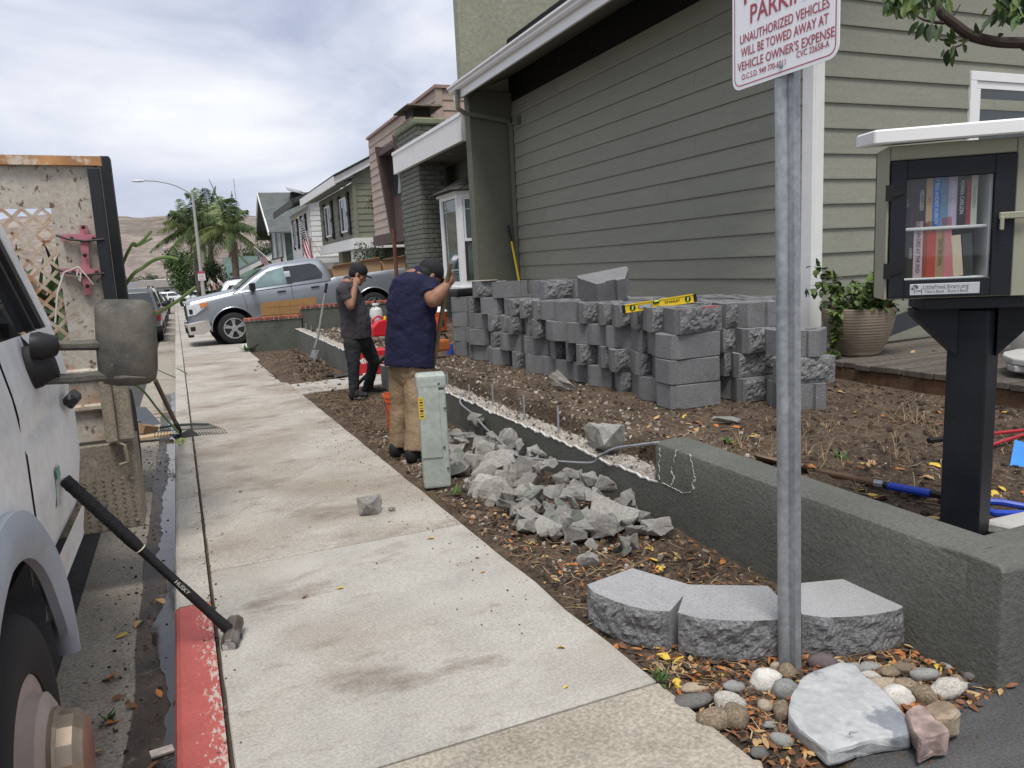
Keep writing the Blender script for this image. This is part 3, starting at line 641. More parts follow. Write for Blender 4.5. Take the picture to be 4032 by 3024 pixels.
def nb_house(name, label, y0, y1, zb, zt, m, mtrim, depth=7.5, X=6.5, expo=0.24, roof=None, gar=(0.9,)):
    t = thing(name, label, 'house', (X, y0, gz(y0))); O = Vector(t.location)
    def bb(n, a, c, mm, par=None, bevel=0): q = MB(); q.span(Vector(a)-O, Vector(c)-O); return q.build(n, mm, par or t, bevel=bevel)
    bb('wall', (X+0.02, y0+0.02, zb+0.05), (X+depth, y1-0.02, zt-0.02), m)
    bb('lower_wall', (X+1.1, y0+0.3, gz(y0)-0.6), (X+depth, y1-0.3, zb+0.1), mtrim)
    return t, O, bb
def win(t, O, y0, y1, z0, z1, X=6.5, shut=None, mf=None, fr=0.07):
    f = MB()
    for a, c in (((X-0.09, y0, z0), (X-0.03, y1, z0+fr)), ((X-0.09, y0, z1-fr), (X-0.03, y1, z1)), ((X-0.088, y0, z0+fr), (X-0.03, y0+fr, z1-fr)), ((X-0.088, y1-fr, z0+fr), (X-0.03, y1, z1-fr)), ((X-0.086, (y0+y1)/2-0.03, z0+fr), (X-0.03, (y0+y1)/2+0.03, z1-fr))): f.span(Vector(a)-O, Vector(c)-O)
    w = f.build('window', mf or M_whiteclean, t)
    g = MB(); g.span(Vector((X-0.06, y0+fr, z0+fr))-O, Vector((X-0.045, (y0+y1)/2-0.03, z1-fr))-O); g.build('pane', mat('curtain_glass', (0.40,0.43,0.52), 0.15, 0.2, 3, spec=0.8), w)
    g = MB(); g.span(Vector((X-0.06, (y0+y1)/2+0.03, z0+fr))-O, Vector((X-0.045, y1-fr, z1-fr))-O); g.build('pane', M_glass, w)
    if shut:
        for (a, c) in ((y0-0.42, y0-0.06), (y1+0.06, y1+0.42)):
            s_ = MB(); s_.span(Vector((X-0.085, a, z0-0.14))-O, Vector((X-0.031, c, z1+0.14))-O)
            for zz in (z0, (z0+z1)/2, z1): s_.span(Vector((X-0.11, a-0.03, zz-0.09))-O, Vector((X-0.083, c+0.03, zz+0.09))-O)
            s_.build('shutter', shut, t)
    return w
M_shut = mat('black_shutter', (0.015,0.015,0.016), 0.6)
# tan house with wine-brown window boxes
M_tan = mat('tan_siding', (0.40, 0.315, 0.26), 0.75, 0.10, 1.6, rnd=0.05, stretch=(1,1,6), spots=[((0.24,0.17,0.14), 1.2, 0.55, 0.75, 0.4)])
M_wine = mat('wine_trim', (0.085, 0.055, 0.048), 0.7, 0.15, 3)
t, O, bb = nb_house('tan_house', 'flat-roofed tan lap-sided house with dark brown boxed window behind the chimney', 19.4, 27.3, 2.6, 6.0, M_tan, M_stu)
lap_face(t, O, M_tan, 'y', 6.5, 19.45, 27.28, 2.62, 5.95, 0.255); lap_face(t, O, M_tan, 'x', 19.4, 6.5, 13.9, 2.62, 5.95, 0.255)
bb('corner_trim', (6.455, 19.35, 2.6), (6.5, 19.5, 5.98), M_tan); bb('corner_trim', (6.501, 19.352, 2.6), (6.62, 19.398, 5.98), M_tan)
bb('parapet_cap', (6.42, 19.32, 5.96), (14.0, 27.36, 6.04), mat('tan_cap', (0.33,0.22,0.18), 0.7))
bb('base_trim', (6.40, 19.38, 2.28), (6.56, 27.3, 2.62), M_wine); bb('floor_underside', (6.5, 19.6, 2.30), (13.9, 27.2, 2.5), M_wine)
for yy, sl in ((22.0, 0.35), (24.2, 0.35)):
    q = MB(); q.prism([Vector((6.46, yy, 5.2))-O, Vector((5.98, yy, 5.25))-O, Vector((6.30, yy, 2.35))-O, Vector((6.46, yy, 2.35))-O], (0, 0.18, 0)); q.build('window_fin', M_wine, t)
bb('window_head', (6.05, 22.18, 4.95), (6.46, 24.2, 5.12), M_wine); bb('window_panel', (6.40, 22.18, 2.62), (6.455, 24.2, 3.6), M_wine)
bb('window', (6.40, 22.18, 3.6), (6.45, 24.2, 4.95), M_wine)
w_ = bb('pane', (6.36, 22.4, 3.72), (6.39, 24.0, 4.85), M_glass)
tm = text_mesh('2564', 0.34, M_whiteclean, 'house_number'); 
o_ = obj('house_number', tm, t, Vector((6.385, 20.95, 2.36))-O, (RAD(90), 0, RAD(-90)))
# olive house with black shutters
M_ol2 = mat('sage_siding', (0.19, 0.195, 0.142), 0.75, 0.06, 1.6, rnd=0.04)
t, O, bb = nb_house('sage_house', 'sage green lap-sided house with black shutters and white band, above the pickup', 30.5, 38.5, 2.55, 4.85, M_ol2, M_stu)
lap_face(t, O, M_ol2, 'y', 6.5, 30.5, 38.48, 2.72, 4.85, 0.235); lap_face(t, O, M_ol2, 'x', 30.5, 6.52, 13.9, 2.72, 6.2, 0.235, (5.75, 4.90, 2.03, 10.2))
bb('corner_trim', (6.46, 30.44, 2.7), (6.6, 30.56, 5.0), M_ol2)
bb('white_band', (6.36, 30.38, 2.30), (6.62, 38.5, 2.72), M_white); bb('white_band', (6.621, 30.36, 2.30), (9.6, 30.5, 2.719), M_white)
bb('garage_header', (6.9, 31.0, 1.85), (7.4, 33.9, 2.31), M_white); g_ = bb('garage_door', (7.55, 31.3, gz(31)-0.1), (7.6, 37.3, 1.9), M_white)
for k in range(4): bb('door_panel', (7.53, 31.4, -0.3+0.53*k), (7.549, 37.2, 0.18+0.53*k), M_white, g_)
bb('pier', (7.2, 37.4, gz(38)-0.2), (7.7, 38.4, 2.4), M_ol2); bb('pier', (7.2, 30.5, gz(30)-0.2), (7.5, 31.0, 2.4), M_ol2)
win(t, O, 31.7, 33.1, 3.05, 4.45, shut=M_shut); win(t, O, 35.4, 36.9, 3.05, 4.45, shut=M_shut)
q = MB(); q.prism([Vector((5.75, 30.2, 4.78))-O, Vector((5.75, 30.2, 5.05))-O, Vector((10.2, 30.2, 7.25))-O, Vector((10.2, 30.2, 6.98))-O], (0, 0.12, 0)); q.build('bargeboard', M_white, t)
q = MB(); q.span(Vector((5.70, 30.2, 4.74))-O, Vector((5.76, 39.4, 5.06))-O); q.build('fascia', M_white, t)
q = MB(); q.prism([Vector((5.72, 30.1, 5.07))-O, Vector((10.2, 30.1, 7.27))-O, Vector((10.2, 30.1, 7.33))-O, Vector((5.72, 30.1, 5.13))-O], (0, 9.3, 0)); q.build('roof', M_shin, t)
q = MB(); q.prism([Vector((5.77, 30.35, 4.76))-O, Vector((6.5, 30.35, 4.9))-O, Vector((6.5, 30.35, 4.95))-O, Vector((5.77, 30.35, 4.8))-O], (0, 9, 0)); q.build('soffit', M_soff, t)
q = MB(); q.prism([Vector((6.5, 30.52, 4.8))-O, Vector((10.2, 30.52, 6.95))-O, Vector((13.9, 30.52, 4.9))-O], (0, 7.9, 0)); q.build('gable', M_ol2, t)
# white house
M_wh2 = mat('white_siding', (0.66,0.66,0.65), 0.7, 0.05, 2, rnd=0.03)
t, O, bb = nb_house('white_house', 'white lap-sided house with black shutters between the sage and teal houses', 41.9, 49.6, 2.2, 5.0, M_wh2, M_wh2)
lap_face(t, O, M_wh2, 'y', 6.5, 41.9, 49.58, 2.3, 4.98, 0.27); lap_face(t, O, M_wh2, 'x', 41.9, 6.52, 13.9, 2.3, 6.0, 0.27, (5.6, 4.95, 2.48, 10.2))
bb('white_band', (6.38, 41.8, 1.92), (6.62, 49.6, 2.3), M_wh2); bb('porch_beam', (6.63, 41.4, 1.95), (11.5, 41.9, 2.2), M_wh2); bb('garage_door', (7.6, 42.6, gz(42)-0.2), (7.7, 49, 1.9), M_white)
win(t, O, 43.3, 44.5, 3.0, 4.5, shut=M_shut); win(t, O, 46.6, 47.9, 3.0, 4.5, shut=M_shut)
q = MB(); q.prism([Vector((5.6, 41.5, 5.05))-O, Vector((10.2, 41.5, 6.9))-O, Vector((10.2, 41.5, 7.12))-O, Vector((5.6, 41.5, 5.28))-O], (0, 8.6, 0)); q.build('roof', mat('charcoal_roof', (0.05,0.052,0.053), 0.9, 0.3, 3), t)
q = MB(); q.span(Vector((5.55, 41.5, 4.9))-O, Vector((5.62, 50.1, 5.22))-O); q.build('fascia', mat('charcoal_trim', (0.07,0.07,0.07), 0.7), t)
q = MB(); q.prism([Vector((6.5, 41.92, 4.9))-O, Vector((10.2, 41.92, 6.8))-O, Vector((13.9, 41.92, 4.9))-O], (0, 7.6, 0)); q.build('gable', M_wh2, t)
# teal gabled house, gable towards the street
M_teal = mat('teal_siding', (0.16,0.205,0.19), 0.75, 0.08, 2, rnd=0.06)
M_tealsh = mat('teal_shingle', (0.12,0.17,0.15), 0.8, 0.2, 2, rnd=0.3)
t, O, bb = nb_house('teal_house', 'teal gabled house with grey shingle roof and white trim beyond the white house', 53.8, 62.0, -0.6, 4.6, M_teal, M_teal)
lap_face(t, O, M_teal, 'y', 6.5, 53.85, 61.95, -0.6, 2.3, 0.3)
lap_face(t, O, M_teal, 'y', 6.5, 53.85, 61.95, 2.55, 4.6, 0.5)
shm = MB().box((0,0,0), (0.36, 0.04, 0.3)).mesh('shingle', M_tealsh)
for r_ in range(18):
    for k in range(5): obj('shingle', shm, t, Vector((6.72+0.38*k+(r_ % 2)*0.19, 53.79, -0.4+0.28*r_))-O)
bb('corner_board', (6.42, 53.70, -0.6), (6.56, 53.86, 4.6), M_white); bb('white_band', (6.44, 53.87, 2.3), (6.5, 61.95, 2.55), M_white)
win(t, O, 55.2, 56.6, 2.7, 4.5); win(t, O, 58.6, 60.0, 2.7, 4.5)
q = MB(); q.prism([Vector((6.5, 53.82, 4.58))-O, Vector((6.5, 57.9, 7.05))-O, Vector((6.5, 61.98, 4.58))-O], (7.5,0,0)); q.build('gable', M_teal, t)
M_groof = mat('grey_green_roof', (0.11,0.122,0.115), 0.9, 0.2, 1.5, spots=[((0.06,0.07,0.065), 4, 0.5, 0.62, 0.5, (1,1,4))])
for s_ in (-1, 1):
    q = MB(); e = 57.9+s_*4.9; zz = 4.15
    q.prism([Vector((5.5, 57.9, 7.18))-O, Vector((5.5, e, zz))-O, Vector((5.5, e, zz+0.1))-O, Vector((5.5, 57.9, 7.28))-O], (9, 0, 0)); q.build('roof', M_groof, t)
    q = MB(); q.prism([Vector((5.44, 57.9, 6.98))-O, Vector((5.44, e, zz-0.12))-O, Vector((5.44, e, zz+0.11))-O, Vector((5.44, 57.9, 7.26))-O], (0.08, 0, 0)); q.build('bargeboard', M_white, t)
q = MB(); q.box(Vector((8.0, 56.6, 6.85))-O, (0.8, 0.8, 0.6)); q.build('roof_vent', M_dark, t); q = MB(); q.prism([Vector((7.4, 56.0, 7.2))-O, Vector((8.4, 56.0, 6.95))-O, Vector((8.4, 57.1, 7.25))-O, Vector((7.4, 57.1, 7.5))-O], (0,0,0.06)); q.build('vent_lid', mat('galv_vent', (0.3,0.3,0.31), 0.5), t)
# low distant house with sloped white-edged roof, then far roofs down the street
t = thing('distant_house', 'distant low house with white-edged sloping roof beside the palms', 'house', (7, 68, -1)); O = Vector(t.location)
q = MB(); q.span(Vector((6.2, 66, -1.2))-O, Vector((14, 76, 2.3))-O); q.build('wall', mat('far_olive', (0.26,0.25,0.2), 0.8), t)
q = MB(); q.prism([Vector((4.0, 66, 1.55))-O, Vector((9.5, 66, 4.0))-O, Vector((9.5, 66, 4.25))-O, Vector((4.0, 66, 1.8))-O], (0, 10, 0)); q.build('roof', mat('far_roof', (0.07,0.07,0.075), 0.8), t)
q = MB(); q.prism([Vector((4.0, 65.9, 1.45))-O, Vector((9.5, 65.9, 3.9))-O, Vector((9.5, 65.9, 4.25))-O, Vector((4.0, 65.9, 1.8))-O], (0, 0.1, 0)); q.build('bargeboard', M_white, t)
q = MB(); q.span(Vector((3.9, 80, -1.2))-O, Vector((7, 84, 3.4))-O); q.build('teal_wing', mat('far_teal', (0.22,0.31,0.28), 0.8), t)
# ================================================================== NEAR OBJECTS: blocks, sign, library, cobbles, tools
M_blk = mat('grey_block', (0.198, 0.198, 0.198), 0.95, 0.10, 6, rnd=0.10, bump=1.0, bscale=110, bdist=0.010, spots=[((0.30,0.30,0.305), 4, 0.56, 0.74, 0.45), ((0.12,0.12,0.12), 2.5, 0.54, 0.7, 0.35), ((0.09,0.09,0.095), 90, 0.6, 0.68, 0.5), ((0.27,0.27,0.275), 110, 0.64, 0.7, 0.5)])
M_split = mat('split_face', (0.215, 0.215, 0.215), 0.95, 0.22, 12, rnd=0.10, bump=1.0, bscale=60, bdist=0.02, spots=[((0.30,0.30,0.30), 30, 0.6, 0.7, 0.6), ((0.08,0.08,0.085), 24, 0.55, 0.66, 0.6)])
BW, BD, BH = 0.455, 0.300, 0.198
def block_mesh(seed, holes=True):
    b = MB(); rs = random.Random(seed)
    out = [(-BW/2, -BD/2), (BW/2, -BD/2), (BW/2, -0.085), (0.125, BD/2), (0.05, BD/2), (0.04, BD/2-0.03), (-0.04, BD/2-0.03), (-0.05, BD/2), (-0.125, BD/2), (-BW/2, -0.085)]
    hs = [[(sx*0.055, -0.06), (sx*0.155, -0.06), (sx*0.115, 0.05), (sx*0.045, 0.07)] for sx in (-1, 1)] if holes else []
    loops = [[Vector((x, y, 0)) for x, y in l] for l in [out]+hs]
    tri = tessellate_polygon(loops); flatv = [p for l in loops for p in l]
    for z in (0.0, BH): b.add([Vector((p.x, p.y, z)) for p in flatv], [list(t) for t in tri])
    n = len(out)
    for i in range(1, n):       # side walls except the split front
        j = (i+1) % n
        b.add([Vector((*out[i], 0)), Vector((*out[j], 0)), Vector((*out[j], BH)), Vector((*out[i], BH))], [(0,1,2,3)])
    for h in hs:
        for i in range(4):
            j = (i+1) % 4; b.add([Vector((*h[i], 0)), Vector((*h[j], 0)), Vector((*h[j], BH)), Vector((*h[i], BH))], [(0,1,2,3)])
    b.cur = 1
    def ff(u, v):
        x = -BW/2+BW*u; z = BH*v; e = min(u, 1-u, 0.12)/0.12*min(v, 1-v, 0.2)/0.2
        y = -BD/2 - 0.003 - e*(0.012+0.02*noise.noise(Vector((x*9+seed*3, z*9, seed)))+0.014*noise.noise(Vector((x*30, z*30+seed, seed)))+0.008*noise.noise(Vector((x*70, z*70, seed))))
        return Vector((x, y, z))
    b.grid(ff, 24, 11)
    return b.mesh('wall_block', [M_blk, M_split], weld=0.0008)
BM = [block_mesh(s) for s in range(5)]
b = MB(); b.prism([Vector((x, y, 0)) for x, y in ((-0.19,-0.15),(0.225,-0.15),(0.225,0.10),(0.19,0.145),(-0.20,0.145),(-0.225,0.10),(-0.225,-0.10))], (0,0,BH)); CORNER = b.mesh('wall_block', [M_blk], bevel=0.006)
rb = random.Random(21)
GB = 'grey split-face blocks stacked in front of the house'
ORD = ['bottom', 'second', 'third', 'fourth', 'fifth']
NUM = ['first','second','third','fourth','fifth','sixth','seventh','eighth','ninth','tenth','eleventh','twelfth','thirteenth','fourteenth','fifteenth','sixteenth']
def put_block(x, y, z, ry, label, tilt=(0,0)):
    o = obj('wall_block', BM[rb.randrange(5)], None, (x, y, z), (tilt[0], tilt[1], ry)); tag(o, label, 'block', GB); return o
NCOL = 15
rowx = lambda y: 3.49 - 0.035*max(0, y-8.2) - 0.10*max(0.0, (y-8.6)) + 0.05*math.sin(y*1.3)
for i in range(NCOL):
    y = 9.47-0.314*i
    for k in range(4):
        face_near = rb.random() < 0.55
        x = rowx(y)+BW/2+rb.uniform(-0.05, 0.045) + (0.02*k if i < 4 else 0)
        if i == NCOL-1: face_near = (k == 3); x = 3.49+BW/2-0.02+rb.uniform(-.02,.02)
        lab = '%s-course grey concrete block, %s from the far left of the front row' % (ORD[k], NUM[i]) if i < NCOL-1 else '%s-course grey block at the near corner under the yellow level' % ORD[k]
        ob_ = put_block(x, y, SOILZ+0.004+(BH+0.004)*k, (0 if face_near else math.pi)+rb.uniform(-0.08, 0.08)+(0.10 if i == NCOL-1 and k == 3 else 0), lab)
        if i == NCOL-1 and k < 3: ob_.data = CORNER; ob_.rotation_euler[2] = [-0.02, -0.05, 0.02][k]
# second row behind (only its upper course shows) and loose fifth course
for i in range(13):
    y = 9.1-0.325*i
    for k in range(4):
        if k == 3 or i > 10: put_block(4.05+BW/2+rb.uniform(-0.02,0.02), y, SOILZ+0.004+(BH+0.004)*k, (0 if rb.random() < 0.5 else math.pi)+rb.uniform(-0.05,0.05), '%s-course grey block in the back row, %s from its far end' % (ORD[k], NUM[i]))
z5 = SOILZ+0.004+(BH+0.004)*4
for nm, x, y, ry, tl in (('leftmost loose grey block on top of the stack, under a round metal lid', 3.62, 9.3, 0.1, (0,0)), ('tilted grey block on top of the stack beside the lid-covered one', 3.72, 8.62, 3.1, (0.02,0.0)),
      ('grey block on top of the stack behind the tilted pair, showing its hollow', 4.05, 8.2, 3.2, (0,0)), ('rough-faced grey block on the stack top left of the big tilted one', 3.86, 7.75, 0.05, (0,0)), ('grey block half hidden on the stack top against the big tilted one', 4.12, 7.42, 1.5, (0,0))):
    put_block(x, y, z5, ry, nm, tl)
ob = put_block(3.94, 6.72, z5+0.03, 2.85, 'big tilted grey block lying askew on the very top of the stack', (-0.30, 0.14)); ob.scale = (1.15,1.15,1.12); ob.data = block_mesh(7, False)
# right hand stacks near the sign post
for k in range(4):
    put_block(4.30+0.02*k, 5.02+(0.03 if k % 2 else 0), SOILZ+0.004+(BH+0.004)*k, [0.06, -0.05, 0.1, 2.9][k], '%s-course grey block of the middle stack left of the sign post' % ORD[k])
for k in range(3):
    put_block(4.36+0.0*k, 4.52+[-0.03,0.02,0.02][k], SOILZ+0.004+(BH+0.004)*k, [2.72, -0.38, 2.55][k], '%s-course grey block of the short stack behind the sign post' % ORD[k])
for i in range(3):
    for k in range(4): put_block(4.35+0.46, 5.6+0.33*i, SOILZ+0.004+(BH+0.004)*k, rb.choice([0, math.pi])+rb.uniform(-.05,.05), '%s-course grey block at the rear right of the pile, %s from the post' % (ORD[k], NUM[i]))
# round metal lid
b = MB(); b.lathe([(0.0,0.0),(0.19,0.0),(0.20,0.006),(0.19,0.012),(0.0,0.014)], 24); tag(b.build('metal_lid', mat('dull_metal', (0.55,0.50,0.38), 0.4, 0.2, 5, metal=0.7), smooth=True, loc=(3.58, 9.3, z5+BH+0.003)), 'round dull metal lid lying on the leftmost top block', 'lid')
# spirit level
PL, PR = atX(2443, 1228, 3.49), None
dirL = Vector((0.985, 0.12, 0.0)).normalized()
lvl = thing('spirit_level', 'yellow spirit level with black ends resting on the near corner blocks', 'level', (3.40, 5.56, 0.962), rot=(0, RAD(-6.5), RAD(-26)))
M_yel = mat('level_yellow', (0.72, 0.50, 0.02), 0.45, 0.05, 5); M_blackp = mat('black_plastic', (0.012,0.012,0.013), 0.45, 0.1, 5)
LL, LH = 0.63, 0.070; lx0 = 0.0
b = MB(); b.box((lx0+LL/2, 0, LH/2), (LL-0.05, 0.016, LH-0.012)); b.box((lx0+LL/2, 0, LH-0.0035), (LL-0.05, 0.026, 0.007)); b.box((lx0+LL/2, 0, 0.0035), (LL-0.05, 0.026, 0.007)); b.build('beam', M_yel, lvl)
for x in (lx0+0.013, lx0+LL-0.013): b = MB(); b.box((x, 0, LH/2), (0.026, 0.032, LH+0.003)); b.build('end_cap', M_blackp, lvl, bevel=0.004)
M_vial = mat('vial_green', (0.45,0.62,0.12), 0.1, 0.1, 5, spec=0.8)
for x in (lx0+0.088, lx0+LL-0.075):
    b = MB(); b.lathe([(0.026,-0.012),(0.027,0.0),(0.026,0.012)], 8, Matrix.Translation((x,0,LH/2)) @ Matrix.Rotation(RAD(90),4,'X')); fr = b.build('vial_ring', M_blackp, lvl)
    b = MB(); b.tube([(x-0.004,-0.013,LH/2-0.018),(x+0.004,-0.013,LH/2+0.018)], 0.0085, 8); b.build('vial', M_vial, lvl)
b = MB(); b.box((lx0+0.29, 0, LH-0.014), (0.055, 0.030, 0.034)); b.build('vial_ring', M_blackp, lvl, bevel=0.005)
b = MB(); b.tube([(lx0+0.27,-0.016,LH-0.011),(lx0+0.31,-0.016,LH-0.011)], 0.009, 8); b.build('vial', M_vial, lvl)
b = MB(); b.box((lx0+0.195, 0, LH/2-0.003), (0.13, 0.022, 0.042)); b.build('handle_slot', M_blackp, lvl, bevel=0.008); b = MB(); b.box((lx0+0.195, -0.0115, LH/2-0.003), (0.11, 0.002, 0.028)); b.build('handle_opening', mat('slot_grey', (0.35,0.35,0.35), 0.9), lvl, bevel=0.0005)
obj('lettering', text_mesh('STANLEY', 0.03, M_blackp, 'lettering', 'CENTER', 1.05, 0, 0.0006), lvl, (lx0+0.425, -0.0093, LH/2-0.010), (RAD(90),0,0))
b = MB(); b.box((0.0,0,0), (0.16,0.012,0.007)); tag(b.build('red_pencil', mat('red_lacquer', (0.5,0.05,0.03), 0.4), loc=(3.74, 4.82, SOILZ+0.004+(BH+.004)*4+0.004)), 'red carpenter pencil lying in front of the spirit level', 'pencil'); bpy.data.objects['red_pencil'].rotation_euler = (0,0,0.12)

# three front blocks in an arc
M_blkL = mat('light_grey_block', (0.345,0.343,0.342), 0.95, 0.07, 9, rnd=0.05, bump=0.8, bscale=150, bdist=0.006, spots=[((0.2,0.2,0.21), 130, 0.58, 0.68, 0.5), ((0.5,0.5,0.51), 140, 0.64, 0.7, 0.5)])
M_splitL = mat('light_split_face', (0.245,0.244,0.245), 0.95, 0.2, 14, bump=1.0, bscale=70, bdist=0.02, spots=[((0.36,0.36,0.37), 60, 0.62, 0.72, 0.6), ((0.09,0.09,0.1), 26, 0.55, 0.68, 0.5)])
def front_block(a, c, label, seed, depth=0.27, h=0.158, turn=0.0):
    a, c = Vector((a[0], a[1], 0)), Vector((c[0], c[1], 0)); t = (c-a); w = t.length; ang = math.atan2(t.y, t.x)
    b = MB(); nu, nv = 36, 12
    fx = lambda u: -w/2+w*u
    def bow(u): return -0.035*(1-(2*u-1)**2) - (0.0 if 0.18 < u < 0.82 else 0.0) + 0.02*max(0, abs(2*u-1)-0.7)/0.3
    back = [(-w*0.37, depth), (w*0.37, depth)]
    def ff(u, v):
        z = h*v; e = min(u, 1-u, 0.08)/0.08*min(v, 1-v, 0.12)/0.12
        y = bow(u) - e*(0.006+0.016*noise.noise(Vector((fx(u)*10, z*10, seed)))+0.011*noise.noise(Vector((fx(u)*34, z*34, seed)))+0.006*noise.noise(Vector((fx(u)*80, z*80, seed))))
        return Vector((fx(u), y, z))
    b.cur = 1; b.grid(ff, nu, nv); b.cur = 0
    for z in (0, h):
        tp = [Vector((fx(i/nu), bow(i/nu), z)) for i in range(nu+1)] + [Vector((back[1][0], depth, z)), Vector((back[0][0], depth, z))]
        b.poly(tp)
    sd_ = [(w/2, bow(1)), (back[1][0], depth), (back[0][0], depth), (-w/2, bow(0))]
    for p, q in zip(sd_, sd_[1:]): b.add([Vector((*p,0)), Vector((*q,0)), Vector((*q,h)), Vector((*p,h))], [(0,1,2,3)])
    m_ = (a+c)/2
    o = b.build('edging_block', [M_blkL, M_splitL], weld=0.0006, loc=(m_.x, m_.y, gz(m_.y)-0.018)); o.rotation_euler = (0, 0, ang+turn)
    return tag(o, label, 'block', 'pale grey blocks laid in an arc by the sign post')
front_block((1.375, 2.605), (1.530, 2.243), 'left pale grey edging block of the arc, beside the pavement', 1)
front_block((1.552, 2.203), (1.912, 1.981), 'middle pale grey edging block directly behind the sign post', 2)
front_block((1.936, 1.968), (2.33, 1.85), 'right pale grey edging block of the arc, against the green wall', 3)

# parking sign on its post
sg = thing('parking_sign', 'white no-parking sign with red lettering on a galvanised pipe post', 'sign', (1.83, 1.915, gz(1.9)))
SO = Vector(sg.location)
M_galv = mat('galvanised_steel', (0.34,0.36,0.375), 0.5, 0.22, 5, metal=0.55, spec=0.5, stretch=(1,1,0.4), spots=[((0.52,0.54,0.56), 9, 0.55, 0.7, 0.5), ((0.2,0.2,0.2), 4, 0.66, 0.75, 0.4)])
b = MB(); b.tube([Vector((1.828,1.945,-0.2))-SO, Vector((1.832,1.995,2.5))-SO], 0.0255, 20); b.build('pipe_post', M_galv, sg, smooth=True)
b = MB(); a_ = Vector((1.838,1.905,-0.2)); c_ = Vector((1.842,1.955,2.5))
for dx in (-0.010, 0.010): b.prism([a_-SO+Vector((dx-0.003,-0.012,0)), a_-SO+Vector((dx+0.003,-0.012,0)), a_-SO+Vector((dx+0.003,0.014,0)), a_-SO+Vector((dx-0.003,0.014,0))], c_-a_)
b.prism([a_-SO+Vector((-0.0069,-0.012,0)), a_-SO+Vector((0.0069,-0.012,0)), a_-SO+Vector((0.0069,-0.007,0)), a_-SO+Vector((-0.0069,-0.007,0))], c_-a_); b.build('channel_post', M_galv, sg)
ys0, ys1, zs0, zs1, rr = 2.190, 1.728, 1.972, 2.585, 0.035
def rrect(y0, y1, z0, z1, r, n=6):
    pts = []
    for (cy, cz, a0) in ((y1+r, z0+r, -90), (y1+r, z1-r, 180), (y0-r, z1-r, 90), (y0-r, z0+r, 0)):
        pass
    for (cy, cz, a0) in ((y0-r, z0+r, 270), (y0-r, z1-r, 0), (y1+r, z1-r, 90), (y1+r, z0+r, 180)):
        for k in range(n+1):
            a = RAD(a0+90*k/n); pts.append((cy+r*math.cos(a), cz+r*math.sin(a)))
    return pts
pl = rrect(ys0, ys1, zs0, zs1, rr)
b = MB(); b.prism([Vector((1.800, y, z))-SO for y, z in pl], (0.003, 0, 0)); b.build('sign_plate', mat('sign_white', (0.80,0.80,0.82), 0.35, 0.03, 6), sg)
M_sred = mat('sign_red', (0.36,0.07,0.10), 0.45, 0.15, 30)
po, pi = rrect(ys0-0.010, ys1+0.010, zs0+0.010, zs1-0.010, rr-0.006), rrect(ys0-0.0135, ys1+0.0135, zs0+0.0135, zs1-0.0135, rr-0.0095)
b = MB(); n = len(po)
for i in range(n): j = (i+1) % n; b.add([Vector((1.7990, *po[i]))-SO, Vector((1.7990, *po[j]))-SO, Vector((1.7990, *pi[j]))-SO, Vector((1.7990, *pi[i]))-SO], [(0,1,2,3)])
b.build('border', M_sred, sg)
def sline(txt, x0, x1, yb, h):     # pixel columns of the crop for the left and right end, baseline at left, cap height in metres
    p0 = atX(2800+x0[0]*.3014, x0[1]*.3014, 1.799); p1 = atX(2800+x1[0]*.3014, x1[1]*.3014, 1.799)
    me = text_mesh(txt, 1.0, M_sred, 'lettering', 'LEFT', 1.0, 0, 0.012)
    xs = [v.co.x for v in me.vertices]; yv = [v.co.y for v in me.vertices]; wx = max(xs)-min(xs); capd = [v.co.y for v in me.vertices]
    s = (p0.y-p1.y)/wx; mnx = min(xs); mny = 0.0
    hh = max(yv)
    for v in me.vertices: v.co.x = (v.co.x-mnx)*s; v.co.y = v.co.y*h/hh
    obj('lettering', me, sg, Vector((1.7985, p0.y, p0.z))-SO, (RAD(90),0,RAD(-90)))
sline('NO', (430,62), (900,-150), 0, 0.057)
sline('PARKING', (512,305), (1420,-75), 0, 0.057)
sline('UNAUTHORIZED VEHICLES', (378,588), (1550,55), 0, 0.029)
sline('WILL BE TOWED AWAY AT', (390,755), (1535,265), 0, 0.029)
sline("VEHICLE OWNER'S EXPENSE", (345,945), (1615,430), 0, 0.029)
sline('O.C.S.D. 949 770-6011', (400,1050), (972,830), 0, 0.0185)
sline('CVC 22658-A', (1115,762), (1545,600), 0, 0.0185)
b = MB(); b.lathe([(0.0,0.0),(0.009,0.0),(0.009,0.004),(0.0,0.006)], 10, Matrix.Translation(Vector((1.8, 1.958, 2.003))-SO) @ Matrix.Rotation(RAD(-90),4,'Y')); b.build('bolt', M_galv, sg)

